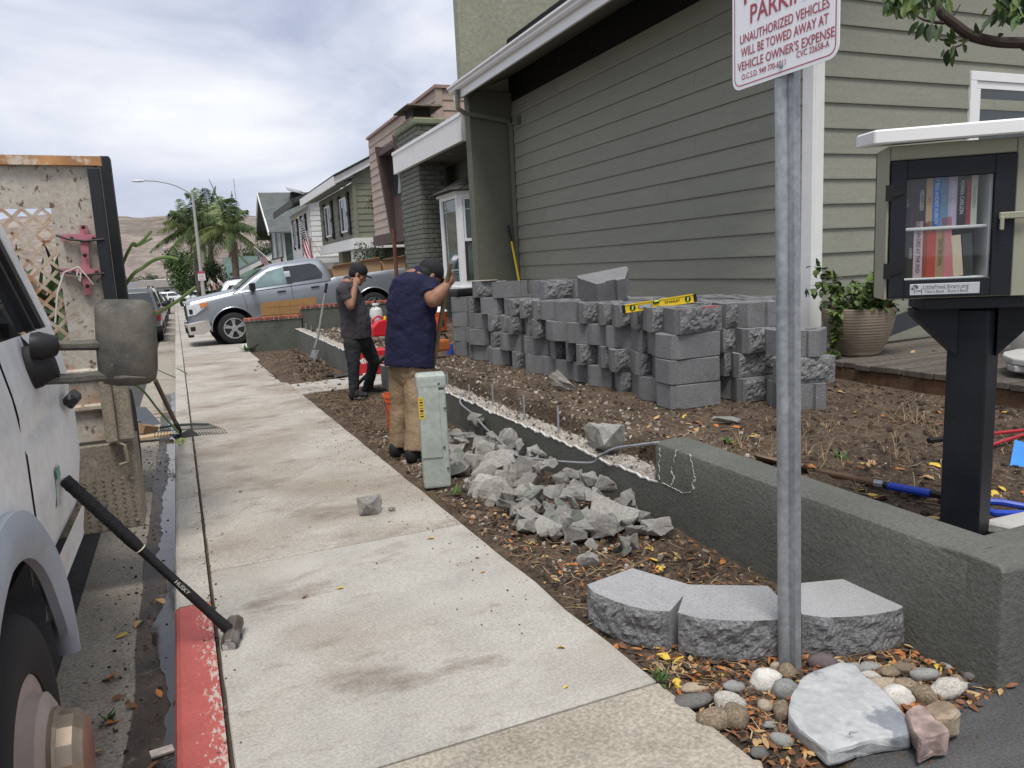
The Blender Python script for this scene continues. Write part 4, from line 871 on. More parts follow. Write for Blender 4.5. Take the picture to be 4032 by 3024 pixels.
# cobbles, flagstone
def rock_mesh(name, m, seed, amp=0.30, nu=14, nv=10):
    b = MB(); b.ell((0,0,0), (0.5,0.5,0.5), nu, nv)
    for i, p in enumerate(b.v):
        k = 1+amp*noise.noise(p*2.2+Vector((seed*7.1, seed, 3)))+amp*0.4*noise.noise(p*6+Vector((seed, 2, seed))); b.v[i] = p*k
    return b.mesh(name, m, smooth='all', weld=0.001)
CM = {'tan': mat('cobble_tan', (0.36,0.30,0.22), 0.8, 0.2, 5, rnd=0.1, bump=0.3, bscale=40), 'dark': mat('cobble_dark', (0.13,0.125,0.115), 0.75, 0.15, 5, rnd=0.1, bump=0.2, bscale=50), 'grey': mat('cobble_grey', (0.25,0.25,0.235), 0.8, 0.15, 6, rnd=0.12, bump=0.3, bscale=40),
  'pale': mat('cobble_pale', (0.46,0.43,0.38), 0.85, 0.2, 8, rnd=0.08, bump=0.4, bscale=40, spots=[((0.25,0.2,0.15), 12, 0.56, 0.66, 0.5)]), 'brown': mat('cobble_brown', (0.22,0.17,0.115), 0.85, 0.3, 4, rnd=0.15, bump=0.4, bscale=30, stretch=(1,2.5,1), spots=[((0.42,0.37,0.3), 4, 0.55, 0.7, 0.5, (1,3,1))]),
  'white': mat('cobble_white', (0.62,0.59,0.54), 0.8, 0.1, 5, bump=0.3, bscale=30, spots=[((0.3,0.22,0.16), 6, 0.6, 0.68, 0.5, (1,4,1))]), 'purple': mat('cobble_purple', (0.13,0.10,0.105), 0.8, 0.2, 6, bump=0.3, bscale=30), 'pink': mat('stone_pink', (0.34,0.25,0.22), 0.85, 0.35, 9, bump=0.6, bscale=30, spots=[((0.15,0.1,0.07), 5, 0.58, 0.7, 0.7)])}
rc = random.Random(4)
LBL = {'tan':'tan','dark':'dark grey','grey':'grey','pale':'pale speckled','brown':'brown streaked','white':'white','purple':'dark purple','pink':'pink'}
cobs = [(640,712,112,60,'tan','flat tan cobble above the dark grey one, nearest the pavement edge'),(637,775,168,85,'dark','smooth dark grey domed cobble beside the pavement edge'),(830,707,104,65,'grey','round grey cobble above the pale speckled one'),(810,782,140,100,'pale','pale speckled cobble between four darker cobbles'),(735,865,160,115,'brown','large brown-grey oval cobble touching the upright one near the pavement'),(842,862,108,140,'brown','upright brown cobble left of the painted slab'),
 (980,685,132,120,'white','squarish white cobble with dark lines left of the post'),(1080,728,130,105,'grey','round grey-brown cobble between post and painted slab'),(1090,640,78,85,'brown','brown cobble right against the foot of the post'),(1255,598,122,90,'purple','dark purple cobble just right of the post'),(1028,603,48,40,'tan','small tan pebble left of the post foot'),(1335,592,55,40,'tan','small tan pebble against the right pale block'),
 (1400,618,95,55,'grey','grey cobble behind the top of the painted slab'),(1478,612,92,55,'grey','grey oval cobble below the right pale block'),(1568,636,95,55,'brown','flat brownish cobble right of the two grey ovals'),(1485,652,85,50,'pale','pale cobble tucked at the slab upper right'),(1640,618,95,60,'brown','dark brown cobble near the end of the right pale block'),(1742,652,115,75,'grey','grey-green cobble near the wall corner'),(1535,692,120,60,'tan','flat tan cobble along the slab right edge'),(1650,702,115,70,'brown','brown cobble behind the white oval one'),
 (1612,757,118,110,'white','white oval cobble with a streak right of the painted slab'),(1735,752,100,95,'brown','brown cobble right of the white oval one'),(1845,726,155,110,'pale','large pale oval cobble at the asphalt edge'),(1898,697,72,80,'brown','upright brown cobble at the far right of the cobbles'),(1062,832,75,110,'brown','rough brown stone against the slab left side'),(985,800,75,70,'tan','tan cobble half buried left of the slab'),(1062,955,95,70,'grey','grey cobble below the slab left corner'),(952,1017,82,65,'dark','dark grey cobble near the bottom edge'),(940,1062,55,35,'tan','small tan pebble near the bottom edge'),(1888,602,105,40,'grey','flat grey stone at the wall base'),(1948,655,60,45,'dark','dark pebble at the cobble bed right end'),(1000,876,60,35,'grey','small grey pebble in the leaf litter')]
for i, (x, y, w, h, c, lab) in enumerate(cobs):
    px, py = 2200+x*.8282, 2100+y*.8282; p = gnd(px, py, 0.015); d_ = (p-CAM).length; s = w*.8282*d_/FPX
    hz = h*.8282*d_/FPX*0.85
    o = obj('cobble', rock_mesh('cobble', CM[c], i+1), None, (p.x, p.y, gz(p.y)-0.014+hz*0.22), (rc.uniform(-.2,.2), rc.uniform(-.2,.2), -YAW+rc.uniform(-.3,.3)), (s, max(s*0.62, hz), hz*0.95)); tag(o, lab, 'stone', 'cobbles round the sign post')
def angular(name, label, pts, zt, th, m, cat='stone', bev=0.008, group=None):
    P = [atZ(2200+x*.8282, 2100+y*.8282, zt) for x, y in pts]; c0 = sum(P, Vector())/len(P); c0.z = zt-th
    b = MB(); top = [p-c0 for p in P]; bot = [Vector((p.x*1.0+0.012*rc.uniform(-1,1), p.y*1.0+0.012*rc.uniform(-1,1), 0)) for p in top]
    n = len(P); b.add(top+bot, [list(range(n)), list(range(2*n-1, n-1, -1))]+[(i, i+n, (i+1) % n+n, (i+1) % n) for i in range(n)])
    me = b.mesh(name, m, bevel=bev, segs=2); bm = bmesh.new(); bm.from_mesh(me); bmesh.ops.triangulate(bm, faces=bm.faces); bmesh.ops.subdivide_edges(bm, edges=[e for e in bm.edges if e.calc_length() > 0.05], cuts=3, use_grid_fill=True); bmesh.ops.triangulate(bm, faces=bm.faces)
    for v in bm.verts: v.co += Vector((noise.noise(v.co*22), noise.noise(v.co*22+Vector((5,5,5))), noise.noise(v.co*17+Vector((9,1,2)))))*0.008
    bm.to_mesh(me); bm.free()
    return tag(obj(name, me, None, c0), label, cat, group)
M_flag = mat('painted_flagstone', (0.41,0.415,0.41), 0.75, 0.08, 3, bump=0.5, bscale=12, bdist=0.012, spots=[((0.20,0.215,0.24), 3.2, 0.56, 0.59, 0.9), ((0.3,0.31,0.32), 20, 0.62, 0.66, 0.5)])
fo = angular('flagstone', 'large angular slab of chipped pale grey painted stone at the drive edge', [(1100,775),(1165,668),(1340,603),(1412,618),(1452,662),(1560,752),(1640,840),(1682,948),(1480,985),(1300,1030),(1212,988),(1140,932),(1092,850)], 0.022, 0.055, M_flag, bev=0.012)
angular('angular_stone', 'rough pink and brown stone at the asphalt edge beside the slab', [(1650,835),(1690,818),(1735,815),(1790,860),(1862,935),(1800,962),(1715,978),(1690,935)], 0.055, 0.075, CM['pink'], group='cobbles round the sign post', bev=0.014)
angular('angular_stone', 'angular brown stone on the asphalt edge above the pink stone', [(1735,808),(1800,790),(1868,800),(1908,835),(1870,880),(1800,885)], 0.06, 0.075, CM['brown'], group='cobbles round the sign post', bev=0.014)

# little library on its post
lb = thing('little_library', 'olive book-exchange box with black glazed door and white roof on black post', 'book box', (2.86, 2.06, SOILZ), rz=RAD(-37))
M_lo = mat('library_olive', (0.30,0.30,0.225), 0.6, 0.04, 3); M_lb = mat('library_black', (0.010,0.012,0.016), 0.5, 0.3, 5, spec=0.35, bump=0.2, bscale=25)
b = MB(); R45 = rz(RAD(-34)); b.box((0.02, 0, 0.46), (0.145, 0.145, 1.0), R45); b.build('post', M_lb, lb, bevel=0.006)
BZ = 1.012; bx0, bx1, by0, by1, bz1 = -0.345, 0.145, -0.15, 0.05, BZ+0.578
def bb_(n, a, c, m, par=None, bev=0.003): q = MB(); q.span(a, c); return q.build(n, m, par or lb, bevel=bev)
bb_('support_board', (-0.20,-0.13,BZ-0.045), (0.24,0.09,BZ-0.001), M_lb)
for s_, x0 in ((-1, -0.05), (1, 0.09)):
    q = MB(); q.prism([Vector((x0, -0.045, BZ-0.046)), Vector((x0+s_*0.16, -0.045, BZ-0.046)), Vector((x0+s_*0.16, -0.045, BZ-0.075)), Vector((x0, -0.045, BZ-0.24))], (0, 0.09, 0)); q.build('bracket', M_lb, lb)
bb_('back_panel', (bx0,by1-0.015,BZ), (bx1,by1,bz1), M_lb); bb_('side_panel', (bx0,by0+0.02,BZ), (bx0+0.016,by1-0.016,bz1), M_lo); bb_('side_panel', (bx1-0.016,by0+0.02,BZ), (bx1,by1-0.016,bz1), M_lo); bb_('floor_panel', (bx0+0.017,by0+0.02,BZ), (bx1-0.017,by1-0.016,BZ+0.018), M_lo)  # dim interior is put into the back panel's black colour
bb_('inner_wall', (bx1-0.13,by0+0.03,BZ+0.02), (bx1-0.115,by1-0.02,bz1-0.06), M_whiteclean)
dx0, dx1, dz0, dz1 = bx0+0.012, bx1-0.058, BZ+0.006, BZ+0.520
bb_('face_frame', (bx0,by0,BZ), (dx0-0.003,by0+0.019,bz1), M_lo); bb_('face_frame', (dx1+0.003,by0,BZ), (bx1,by0+0.019,bz1), M_lo); bb_('face_frame', (dx0-0.002,by0+0.001,dz1+0.004), (dx1+0.002,by0+0.019,bz1), M_lo)
rof = MB(); rof.prism([Vector((bx0-0.065,by0-0.075,bz1+0.002)), Vector((bx1+0.09,by0-0.075,bz1+0.002)), Vector((bx1+0.09,by1+0.06,bz1+0.045)), Vector((bx0-0.065,by1+0.06,bz1+0.030))], (0,0,0.052)); rof.build('roof', M_whiteclean, lb, bevel=0.006)
wx0, wx1, wz0, wz1 = dx0+0.055, dx1-0.07, dz0+0.068, dz1-0.068
door = MB(); yf0, yf1 = by0-0.012, by0+0.012
for a, c in (((dx0,yf0,dz0),(wx0,yf1,dz1)), ((wx1,yf0,dz0),(dx1,yf1,dz1)), ((wx0,yf0+0.0005,dz0),(wx1,yf1,wz0)), ((wx0,yf0+0.0005,wz1),(wx1,yf1,dz1))): door.span(a, c)
door = door.build('door', M_lb, lb, bevel=0.002)
Mg = bpy.data.materials.new('clear_glazing'); Mg.use_nodes = True; nt_ = Mg.node_tree; nt_.nodes.clear()
o1 = nt_.nodes.new('ShaderNodeOutputMaterial'); tb = nt_.nodes.new('ShaderNodeBsdfTransparent'); gb = nt_.nodes.new('ShaderNodeBsdfGlossy'); gb.inputs['Roughness'].default_value = 0.02; ms = nt_.nodes.new('ShaderNodeMixShader'); ms.inputs[0].default_value = 0.035
tb.inputs['Color'].default_value = (0.9,0.92,0.92,1); nt_.links.new(tb.outputs[0], ms.inputs[1]); nt_.links.new(gb.outputs[0], ms.inputs[2]); nt_.links.new(ms.outputs[0], o1.inputs[0])
q = MB(); q.span((wx0+0.001,by0-0.002,wz0+0.001), (wx1-0.001,by0+0.001,wz1-0.001)); q.build('pane', Mg, door)
for zz in (dz0+0.105, dz1-0.115):
    q = MB(); q.span((dx0-0.020,yf0-0.006,zz-0.03), (dx0+0.004,yf0-0.001,zz+0.03)); q.prism([Vector((dx0+0.004,yf0-0.005,zz+0.018)), Vector((dx0+0.045,yf0-0.005,zz+0.004)), Vector((dx0+0.045,yf0-0.005,zz-0.004)), Vector((dx0+0.004,yf0-0.005,zz-0.018))], (0,0.004,0)); q.build('hinge', mat('black_iron', (0.01,0.01,0.01), 0.4), door)
q = MB(); q.span((dx1-0.055,yf0-0.018,BZ+0.285), (dx1+0.045,yf0-0.006,BZ+0.310)); q.span((dx1-0.055,yf0-0.026,BZ+0.245), (dx1-0.041,yf0-0.0185,BZ+0.295)); q.build('latch', M_lo, door, bevel=0.003)
px0, px1, pz0, pz1 = dx0+0.075, dx1-0.105, dz0+0.010, dz0+0.052
q = MB(); q.span((px0,yf0-0.003,pz0), (px1,yf0-0.0005,pz1)); pln = q.build('name_plate', mat('brushed_plate', (0.52,0.53,0.54), 0.4, 0.05, 30, metal=0.3), door, bevel=0.001)
M_ptxt = mat('plate_print', (0.10,0.12,0.14), 0.6)
obj('lettering', text_mesh('LittleFreeLibrary.org', 0.0235, M_ptxt, 'lettering', 'LEFT', 0.80), pln, (px0+0.045,yf0-0.0036,pz0+0.022), (RAD(90),0,0)); obj('lettering', text_mesh('Take a Book · Share a Book', 0.0165, M_ptxt, 'lettering', 'LEFT', 0.80), pln, (px0+0.052,yf0-0.0036,pz0+0.007), (RAD(90),0,0))
q = MB(); q.tube([Vector((px0+0.016,yf0-0.0037,pz0+0.008)), Vector((px0+0.017,yf0-0.0037,pz0+0.026))], 0.0015, 4)
for k in range(9): q.box((px0+0.017+0.009*math.cos(k*1.9), yf0-0.0037, pz0+0.030+0.007*math.sin(k*2.3)), (0.006,0.0005,0.006))
q.box((px0+0.03,yf0-0.0037,pz0+0.016), (0.016,0.0005,0.004)); q.box((px0+0.041,yf0-0.0037,pz0+0.015), (0.003,0.0005,0.018)); q.build('tree_emblem', M_ptxt, pln)
# books
shz = BZ+0.272
bb_('shelf', (bx0+0.018,by0+0.035,shz-0.012), (bx1-0.131,by1-0.016,shz), M_whiteclean)
def book(x, w, h, z, col, label, txt=None, tcol=(0.8,0.8,0.75), lean=0.0, dep=0.13, ts=0.02, front=by0+0.045):
    t_ = thing('book', label, 'book', lb.matrix_basis @ Vector((x, front, z)), rot=(0, lean, RAD(-37)), group='books in the little library')
    m = mat('book_%d' % (hash(label) % 99999), col, 0.5, 0.1, 8)
    q = MB(); q.span((0.0015,0,0.002), (w-0.0015,dep,h-0.002)); q.build('page_block', mat('book_paper', (0.62,0.56,0.44), 0.9), t_)
    q = MB(); q.span((0,-0.002,0), (w,0.0,h)); q.span((-0.0012,-0.002,0), (0,dep+0.003,h)); q.span((w,-0.002,0), (w+0.0012,dep+0.003,h)); q.build('cover', m, t_)
    if txt:
        me = text_mesh(txt, ts, mat('ink_%d' % (hash(str(tcol)) % 9999), tcol, 0.6), 'lettering', 'CENTER', 0.78)
        obj('lettering', me, t_, (w/2-ts*0.30, -0.003, h/2), (RAD(90), RAD(90), 0))
lb_m = Matrix.Translation(lb.location) @ Matrix.Rotation(RAD(-37), 4, 'Z'); lb.matrix_basis = lb_m
x = wx0+0.004; up = [(0.020,.185,(0.012,0.012,0.014),'black paperback at the left end of the upper shelf','JUDD',(.5,.5,.5)),(0.022,.19,(0.05,0.02,0.03),'dark maroon paperback second on the upper shelf',None,None),(0.030,.20,(0.03,0.03,0.028),'black book spine lettered in white near the upper shelf left','MIDDLESEX',(.8,.8,.75)),(0.020,.205,(0.62,0.38,0.20),'orange-tan paperback left of the blue book','ORE',(.3,.15,.05)),(0.026,.21,(0.03,0.20,0.62),'bright blue paperback on the upper shelf','GREY BEES ANDREY KURKOV',(.85,.85,.9)),(0.024,.20,(0.16,0.28,0.42),'dull blue book right of the bright blue one','DNA',(.3,.5,.6)),(0.028,.205,(0.55,0.45,0.62),'lilac paperback on the upper shelf','DISTANT WOMEN',(.8,.8,.85)),(0.030,.205,(0.02,0.018,0.018),'black book near the upper shelf right end','FORNIA CARLSON',(.8,.8,.75)),(0.014,.17,(0.35,0.04,0.05),'thin red book before the last upper one',None,None),(0.019,.205,(0.62,0.62,0.50),'pale cream book at the right end of the upper shelf','The Good Atheist',(.1,.25,.2))]
for w, h, c_, l, tx, tcx in up: book(x, w, h, shz+0.001, c_, l, tx, tcx or (.8,.8,.8), ts=min(0.019, w*0.75)); x += w+0.002
x = wx0+0.003; lo_ = [(0.018,.20,(0.012,0.012,0.012),'black paperback at the left end of the lower shelf',None,None,0),(0.018,.19,(0.03,0.03,0.03),'second black paperback on the lower shelf','CANDLE',(.6,.6,.6),0),(0.030,.215,(0.58,0.42,0.46),'pale pink book spine with large dark title on the lower shelf','JOHN DIES AT THE END',(.06,.03,.05),0),(0.014,.21,(0.3,0.06,0.03),'thin brick red book on the lower shelf',None,None,0),(0.028,.215,(0.50,0.07,0.05),'orange-red book on the lower shelf',None,None,0),(0.028,.19,(0.42,0.27,0.15),'tan paperback between the red and pink books','DAN BROWN',(.12,.06,.03),0.0),(0.032,.225,(0.62,0.20,0.22),'tall salmon pink book with a round emblem','GENERAL',(.7,.4,.4),-0.06),(0.032,.155,(0.72,0.58,0.42),'short cream book leaning on the lower shelf',None,None,-0.10),(0.030,.16,(0.04,0.05,0.05),'dark book leaning at the right of the lower shelf',None,None,-0.08)]
for w, h, c_, l, tx, tcx, ln in lo_: book(x, w, h, BZ+0.080, c_, l, tx, tcx or (.8,.8,.8), lean=ln, ts=min(0.021, w*0.75)); x += w+0.002+abs(ln)*0.03
bb_('lower_shelf', (bx0+0.018,by0+0.035,BZ+0.062), (bx1-0.131,by1-0.016,BZ+0.079), M_whiteclean)
# ================================================================== RUBBLE, DECK, POT, TOOLS
M_chunk = mat('rubble_concrete', (0.57,0.545,0.495), 0.95, 0.18, 9, rnd=0.20, bump=1.0, bscale=55, bdist=0.025, spots=[((0.28,0.235,0.18), 5, 0.54, 0.7, 0.5), ((0.56,0.55,0.52), 28, 0.58, 0.68, 0.45)])
M_chgreen = mat('rubble_green_face', (0.17,0.185,0.155), 0.9, 0.15, 6, rnd=0.2, bump=0.6, bscale=60, bdist=0.008)
def chunk_mesh(seed, green):
    r = random.Random(seed); bm = bmesh.new()
    sx, sy, sz = 0.5, r.uniform(0.28,0.42), r.uniform(0.2,0.36)
    for _ in range(13):
        p = Vector((r.uniform(-1,1), r.uniform(-1,1), r.uniform(-1,1)))
        mxa = max(abs(c) for c in p); p = p/mxa*(0.82+0.18*r.random()); bm.verts.new((p.x*sx, p.y*sy, p.z*sz))
    bmesh.ops.convex_hull(bm, input=bm.verts)
    for v in [v for v in bm.verts if not v.link_faces]: bm.verts.remove(v)
    bmesh.ops.dissolve_limit(bm, angle_limit=RAD(24), verts=bm.verts, edges=bm.edges)
    fl = max(bm.faces, key=lambda f: f.calc_area()) if green else None
    if fl: fl.material_index = 1
    bmesh.ops.triangulate(bm, faces=bm.faces); bmesh.ops.subdivide_edges(bm, edges=bm.edges, cuts=2, use_grid_fill=True)
    bm.normal_update()
    for v in bm.verts:
        g = any(f.material_index == 1 for f in v.link_faces); a = 0.012 if g else 0.05
        v.co += v.normal*a*(noise.noise(v.co*7+Vector((seed,0,0)))+0.6*noise.noise(v.co*17+Vector((0,seed,0))))
    me = bpy.data.meshes.new('rubble_chunk'); bm.to_mesh(me); bm.free(); me.materials.append(M_chunk); me.materials.append(M_chgreen); return me
CH = [chunk_mesh(s, s % 3 == 0) for s in range(1, 19)]
rr_ = random.Random(12)
def hh(x, y):
    a = max(0, min(1, (x-(1.52+0.10*math.sin(y*3)))/0.62)); a = a*a*(3-2*a)
    b_ = max(0, min(1, (y-2.95)/0.7))*max(0, min(1, (6.5-y)/0.9)); return 0.165*a*b_
def c3b(x, y): return 1500+x*.5877, 1450+y*.5877
big = [(730,800,230,120,'long pale concrete chunk at the front left of the rubble heap',0),(1000,770,150,150,'blocky pale chunk in the middle of the rubble heap',0),(840,720,150,100,'pale flat chunk just behind the middle of the rubble heap',0),(1165,835,150,170,'round-topped pale chunk standing at the heap centre',0),(1305,830,140,210,'tall upright pale chunk at the heap centre right',0),(1000,845,170,110,'grey-green painted chunk leaning below the heap centre',1),(845,925,130,100,'grey chunk at the heap front edge, nearest the pavement',1),(980,925,130,80,'dull green painted flake at the heap front edge',1),(1445,865,160,75,'pointed green-edged shard on the right of the heap',1),(1500,775,150,120,'pale chunk at the heap right rear',0),(1620,890,110,110,'squat pale chunk near the green wall, right end of heap',0),(1560,975,280,65,'long flat pale slab piece on the heap right',0),(1490,1035,180,110,'broad chunk below the long flat slab piece',0),(1215,985,130,130,'pale broken lump at the heap lower middle',0),(1130,1045,170,110,'dark green-faced wedge at the heap lower front',1),(1310,990,120,60,'thin green painted shard over the lower lumps',1),(1360,1050,140,75,'low grey-brown chunk at the heap lower middle',0),(1300,1110,130,70,'flat pale sliver lying at the very front of the heap',0),(1840,1070,190,120,'thick pale wedge at the far right end of the heap',0),(1735,985,100,100,'chunk with a green back beside the right-end wedge',1),(1540,1095,75,45,'small pale pebble of concrete in front of the heap',0),(1700,1075,120,75,'low chunk left of the right-end wedge',0),(620,610,150,100,'smooth pale chunk at the heap left beside the green pedestal',0),(515,670,110,150,'tall green-painted slab piece against the pedestal',1),(790,630,200,130,'big pale chunk with a groove on top of the heap left',0),(720,700,180,110,'broad pale chunk under the grooved one',0),(640,745,120,80,'pale lump at the heap left foot',0),(860,850,110,80,'rusty brown stone among the pale chunks',0),(1060,565,95,70,'pale lump at the rear of the heap by the wall',0),(980,660,190,120,'wide pale chunk near the bent rebar',0),(1120,650,110,90,'pale chunk right of the bent rebar kink',0),(830,470,170,60,'dark green curved render flake against the wall',1),(600,455,80,60,'small chunk at the heap far left',0),(540,480,90,70,'grey chunk at the heap far left rear',0),(660,470,70,50,'small pale chunk at the heap rear left',0),(500,530,70,60,'little chunk right behind the pedestal',0),(700,530,120,70,'pale piece in the rear of the heap',0),(1200,740,90,90,'narrow pale chunk between the tall ones',0),(1270,700,110,80,'pale chunk behind the tall upright one',0),(1400,740,110,90,'pale chunk at the heap rear right',0),(930,770,90,60,'small brownish chunk at the heap middle',0),(1650,1030,90,70,'dark-faced small chunk before the wall',1)]
for i, (x, y, w, h, lab, g) in enumerate(big):
    px, py = c3b(x, y); dz = 0.08
    for _ in range(5): p = gnd(px, py, dz); dz = hh(p.x, p.y)*0.8+0.02
    d_ = (p-CAM).length; s = w*.5877*d_/FPX*1.22; hz = h*.5877*d_/FPX
    me = CH[(i*3+ (0 if g else 1)) % 18] if not g else CH[(i*3+2) % 18]
    cand = [k for k in range(18) if ((k+1) % 3 == 0) == bool(g)]; me = CH[cand[i % len(cand)]]
    o = obj('rubble_chunk', me, None, p, (rr_.uniform(-.35,.35)+(RAD(70) if h > w*1.1 else 0), rr_.uniform(-.35,.35), -YAW+rr_.uniform(-.5,.5)), (max(s, hz), max(s*0.95, hz*0.9), max(s, hz)*1.0))
    tag(o, lab, 'rubble', 'broken concrete of the rubble heap')
for i in range(190):
    y = rr_.uniform(2.95, 6.3); x = rr_.uniform(1.6, 2.24); z = gz(y)+hh(x, y)*rr_.uniform(0.3,0.8)+0.005; s = rr_.uniform(0.05, 0.17)
    if hh(x, y) < 0.03 and rr_.random() < 0.7: continue
    o = obj('rubble_chunk', CH[rr_.choice([k for k in range(18) if (k+1) % 3 or k == 2])], None, (x, y, z), [rr_.uniform(-1.5,1.5) for _ in range(3)], (s, s, s))
    tag(o, 'small broken concrete piece filling the gaps of the rubble heap', 'rubble', 'small filler pieces of the rubble heap')
def lone(lab, x, y, z, s, k, rot=(0,0,0)):
    o = obj('rubble_chunk', CH[k], None, (x, y, z), rot, s); return tag(o, lab, 'rubble')
p = atX(*c3b(1520,500), 2.47); lone('big pale concrete chunk perched on the broken wall top', 2.45, 4.22, 0.285, (0.42,0.36,0.30), 4, (0.15,0.1,1.35))
p = atZ(1700+1115/2.212, 1000+1225/2.212, 0.2); lone('grey-green chunk standing on the soil before the stacked blocks', p.x+0.05, p.y+0.08, 0.30, (0.27,0.27,0.26), 5, (1.1,0.35,0.5))
p = gnd(2120*.0+1470, 2020); lone('pale concrete lump lying alone on the pavement', p.x, p.y, gz(p.y)+0.045, (0.19,0.19,0.20), 12, (0.1,0.1,0.4))
p = gnd(1542, 2012); lone('small pebble of concrete beside the lump on the pavement', p.x, p.y, gz(p.y)+0.012, (0.05,0.05,0.05), 9)
p = atZ(2400+1020/2.212, 1000+1470/2.212, 0.21); lone('flat grey-green shard lying on the soil left of the post', p.x, p.y, 0.225, (0.22,0.12,0.10), 2, (0.1,0.1,-0.3))
# rebar
M_rebar = mat('galv_rebar', (0.30,0.31,0.33), 0.6, 0.25, 20, metal=0.3, bump=0.8, bscale=90, bdist=0.006)
pts = [Vector((2.44,7.0,0.20)), Vector((2.25,6.6,0.17)), atX(*c3b(620,310), 2.22), atX(*c3b(700,400), 2.2), atX(*c3b(860,560), 2.12)+Vector((0,0,0.02)), atX(*c3b(960,597), 2.12), atX(*c3b(1380,635), 2.24), atX(*c3b(1460,590), 2.26), atX(*c3b(1560,540), 2.28), atX(*c3b(1700,517), 2.33), Vector((2.41,3.45,0.40)), Vector((2.42,3.2,0.40))]
def smooth_path(P, n=5):
    out = []
    for i in range(len(P)-1):
        p0, p1, p2, p3 = P[max(i-1,0)], P[i], P[i+1], P[min(i+2, len(P)-1)]
        for k in range(n):
            t = k/n; out.append(0.5*((2*p1)+(p2-p0)*t+(2*p0-5*p1+4*p2-p3)*t*t+(3*p1-p0-3*p2+p3)*t**3))
    return out+[P[-1]]
b = MB(); b.tube(smooth_path(pts, 6), 0.0085, 7); tag(b.build('bent_rebar', M_rebar, smooth=True), 'long bent rebar snaking along the broken wall over the rubble', 'rebar')
p = atX(*c3b(640,345), 2.21); o = obj('rubble_chunk', CH[5], None, p, (0.4,0.3,1.2), (0.26,0.2,0.2)); tag(o, 'grey-green chunk still threaded on the bent rebar', 'rubble')
nb = 0
for i, (x, y, h) in enumerate(((445,100,0.16),(590,165,0.12),(750,235,0.20),(960,325,0.20),(1188,400,0.20),(1475,415,0.07))):
    q = atX(*c3b(x, y), 2.43); b = MB(); b.tube([(0,0,-0.08),(0.004,0.003,h)], 0.0085, 7)
    tag(b.build('rebar_stub', M_rebar, smooth=True, loc=(2.43, q.y, 0.17)), 'rebar stub standing in the broken wall top, %s from the pedestal end' % NUM[i], 'rebar', 'rebar stubs in the broken wall')
for i in range(7):
    b = MB(); b.tube([(0,0,-0.06),(0.003,0.003,0.14)], 0.0085, 6); tag(b.build('rebar_stub', M_rebar, loc=(2.36, 12.6+0.75*i, 0.2)), 'rebar stub in the far low wall, %s from its near end' % NUM[i], 'rebar', 'rebar stubs in the far wall')
# utility pedestal
pd = thing('utility_pedestal', 'pale green metal utility pedestal beside the man in navy', 'pedestal', (1.475, 4.93, gz(4.9)), rz=RAD(-14))
M_ped = mat('pedestal_green', (0.36,0.40,0.355), 0.65, 0.14, 5, bump=0.15, bscale=20, spots=[((0.22,0.24,0.2), 3.5, 0.58, 0.72, 0.5, (1,1,0.5)), ((0.62,0.64,0.6), 7, 0.62, 0.7, 0.4)])
b = MB(); b.box((0,0,0.335), (0.188,0.16,0.69)); b.build('body', M_ped, pd, bevel=0.022, segs=3)
b = MB(); b.box((-0.022,-0.083,0.46), (0.138,0.008,0.50)); b.build('front_panel', M_ped, pd, bevel=0.003)
b = MB(); b.box((0,0,0.735), (0.205,0.178,0.10)); b.build('lid', M_ped, pd, bevel=0.026, segs=3)
b = MB(); b.box((-0.0905,-0.080,0.56), (0.010,0.02,0.15)); b.box((-0.074,-0.0875,0.56), (0.032,0.002,0.15)); st = b.build('warning_sticker', mat('sticker_yellow', (0.58,0.42,0.06), 0.5, 0.1, 9), pd)
b = MB()
for k in range(7): b.box((-0.0755,-0.0892,0.505+0.019*k), (0.022,0.0006,[0.008,0.004,0.012,0.004,0.006,0.01,0.004][k]))
b.build('sticker_print', M_blackp, st)
for (x, z) in ((0.062,0.28),(0.078,0.13),(0.083,0.55),(0.05,0.72)): b = MB(); b.lathe([(0,0),(0.008,0),(0.008,0.005),(0,0.007)], 8, Matrix.Translation((x,-0.085,z)) @ Matrix.Rotation(RAD(90),4,'X')); b.build('bolt', mat('dark_bolt', (0.06,0.055,0.05), 0.6), pd)
# deck, pot, leaning board, stacked flags
dk = thing('deck', 'low weathered wooden deck along the house behind the soil bed', 'deck', (5.5, 2.0, SOILZ))
M_deck = mat('weathered_board', (0.10,0.085,0.07), 0.85, 0.2, 4, rnd=0.25, stretch=(0.6,4,1), bump=0.4, bscale=30); M_deckF = mat('deck_fascia', (0.125,0.07,0.036), 0.85, 0.3, 3, stretch=(1,0.7,3), spots=[((0.05,0.035,0.025), 4, 0.5, 0.65, 0.6)])
dme = MB().box((1.6, 0, 0), (3.2, 0.148, 0.05)).mesh('deck_board', M_deck, bevel=0.004)
for i in range(31): obj('deck_board', dme, dk, (0.008*((i*7) % 4)-0.01, -0.3+0.156*i-0.5, 0.145+0.003*((i*5) % 3)))
b = MB(); b.span((0.02,-1.0,-0.1), (0.06,4.1,0.118)); b.build('fascia', M_deckF, dk)
pot = thing('potted_plant', 'ribbed beige pot of trailing ivy on the deck by the house corner', 'plant', (6.02, 5.48, SOILZ+0.172))
M_pot = mat('ribbed_pot', (0.27,0.215,0.155), 0.85, 0.10, 4, bump=0.6, bscale=22, bdist=0.012, bstretch=(0.2,0.2,3.5))
prof = [(0.0,0.0),(0.16,0.0),(0.185,0.03)] ; 
for k in range(46):
    t_ = k/45; r_ = 0.185+(0.287-0.185)*math.sin(min(1, t_*1.05)*math.pi/2)**0.9; prof.append((r_+0.003*math.sin(k*2.1), 0.03+0.37*t_))
prof += [(0.285,0.415),(0.265,0.412),(0.25,0.36),(0.0,0.35)]
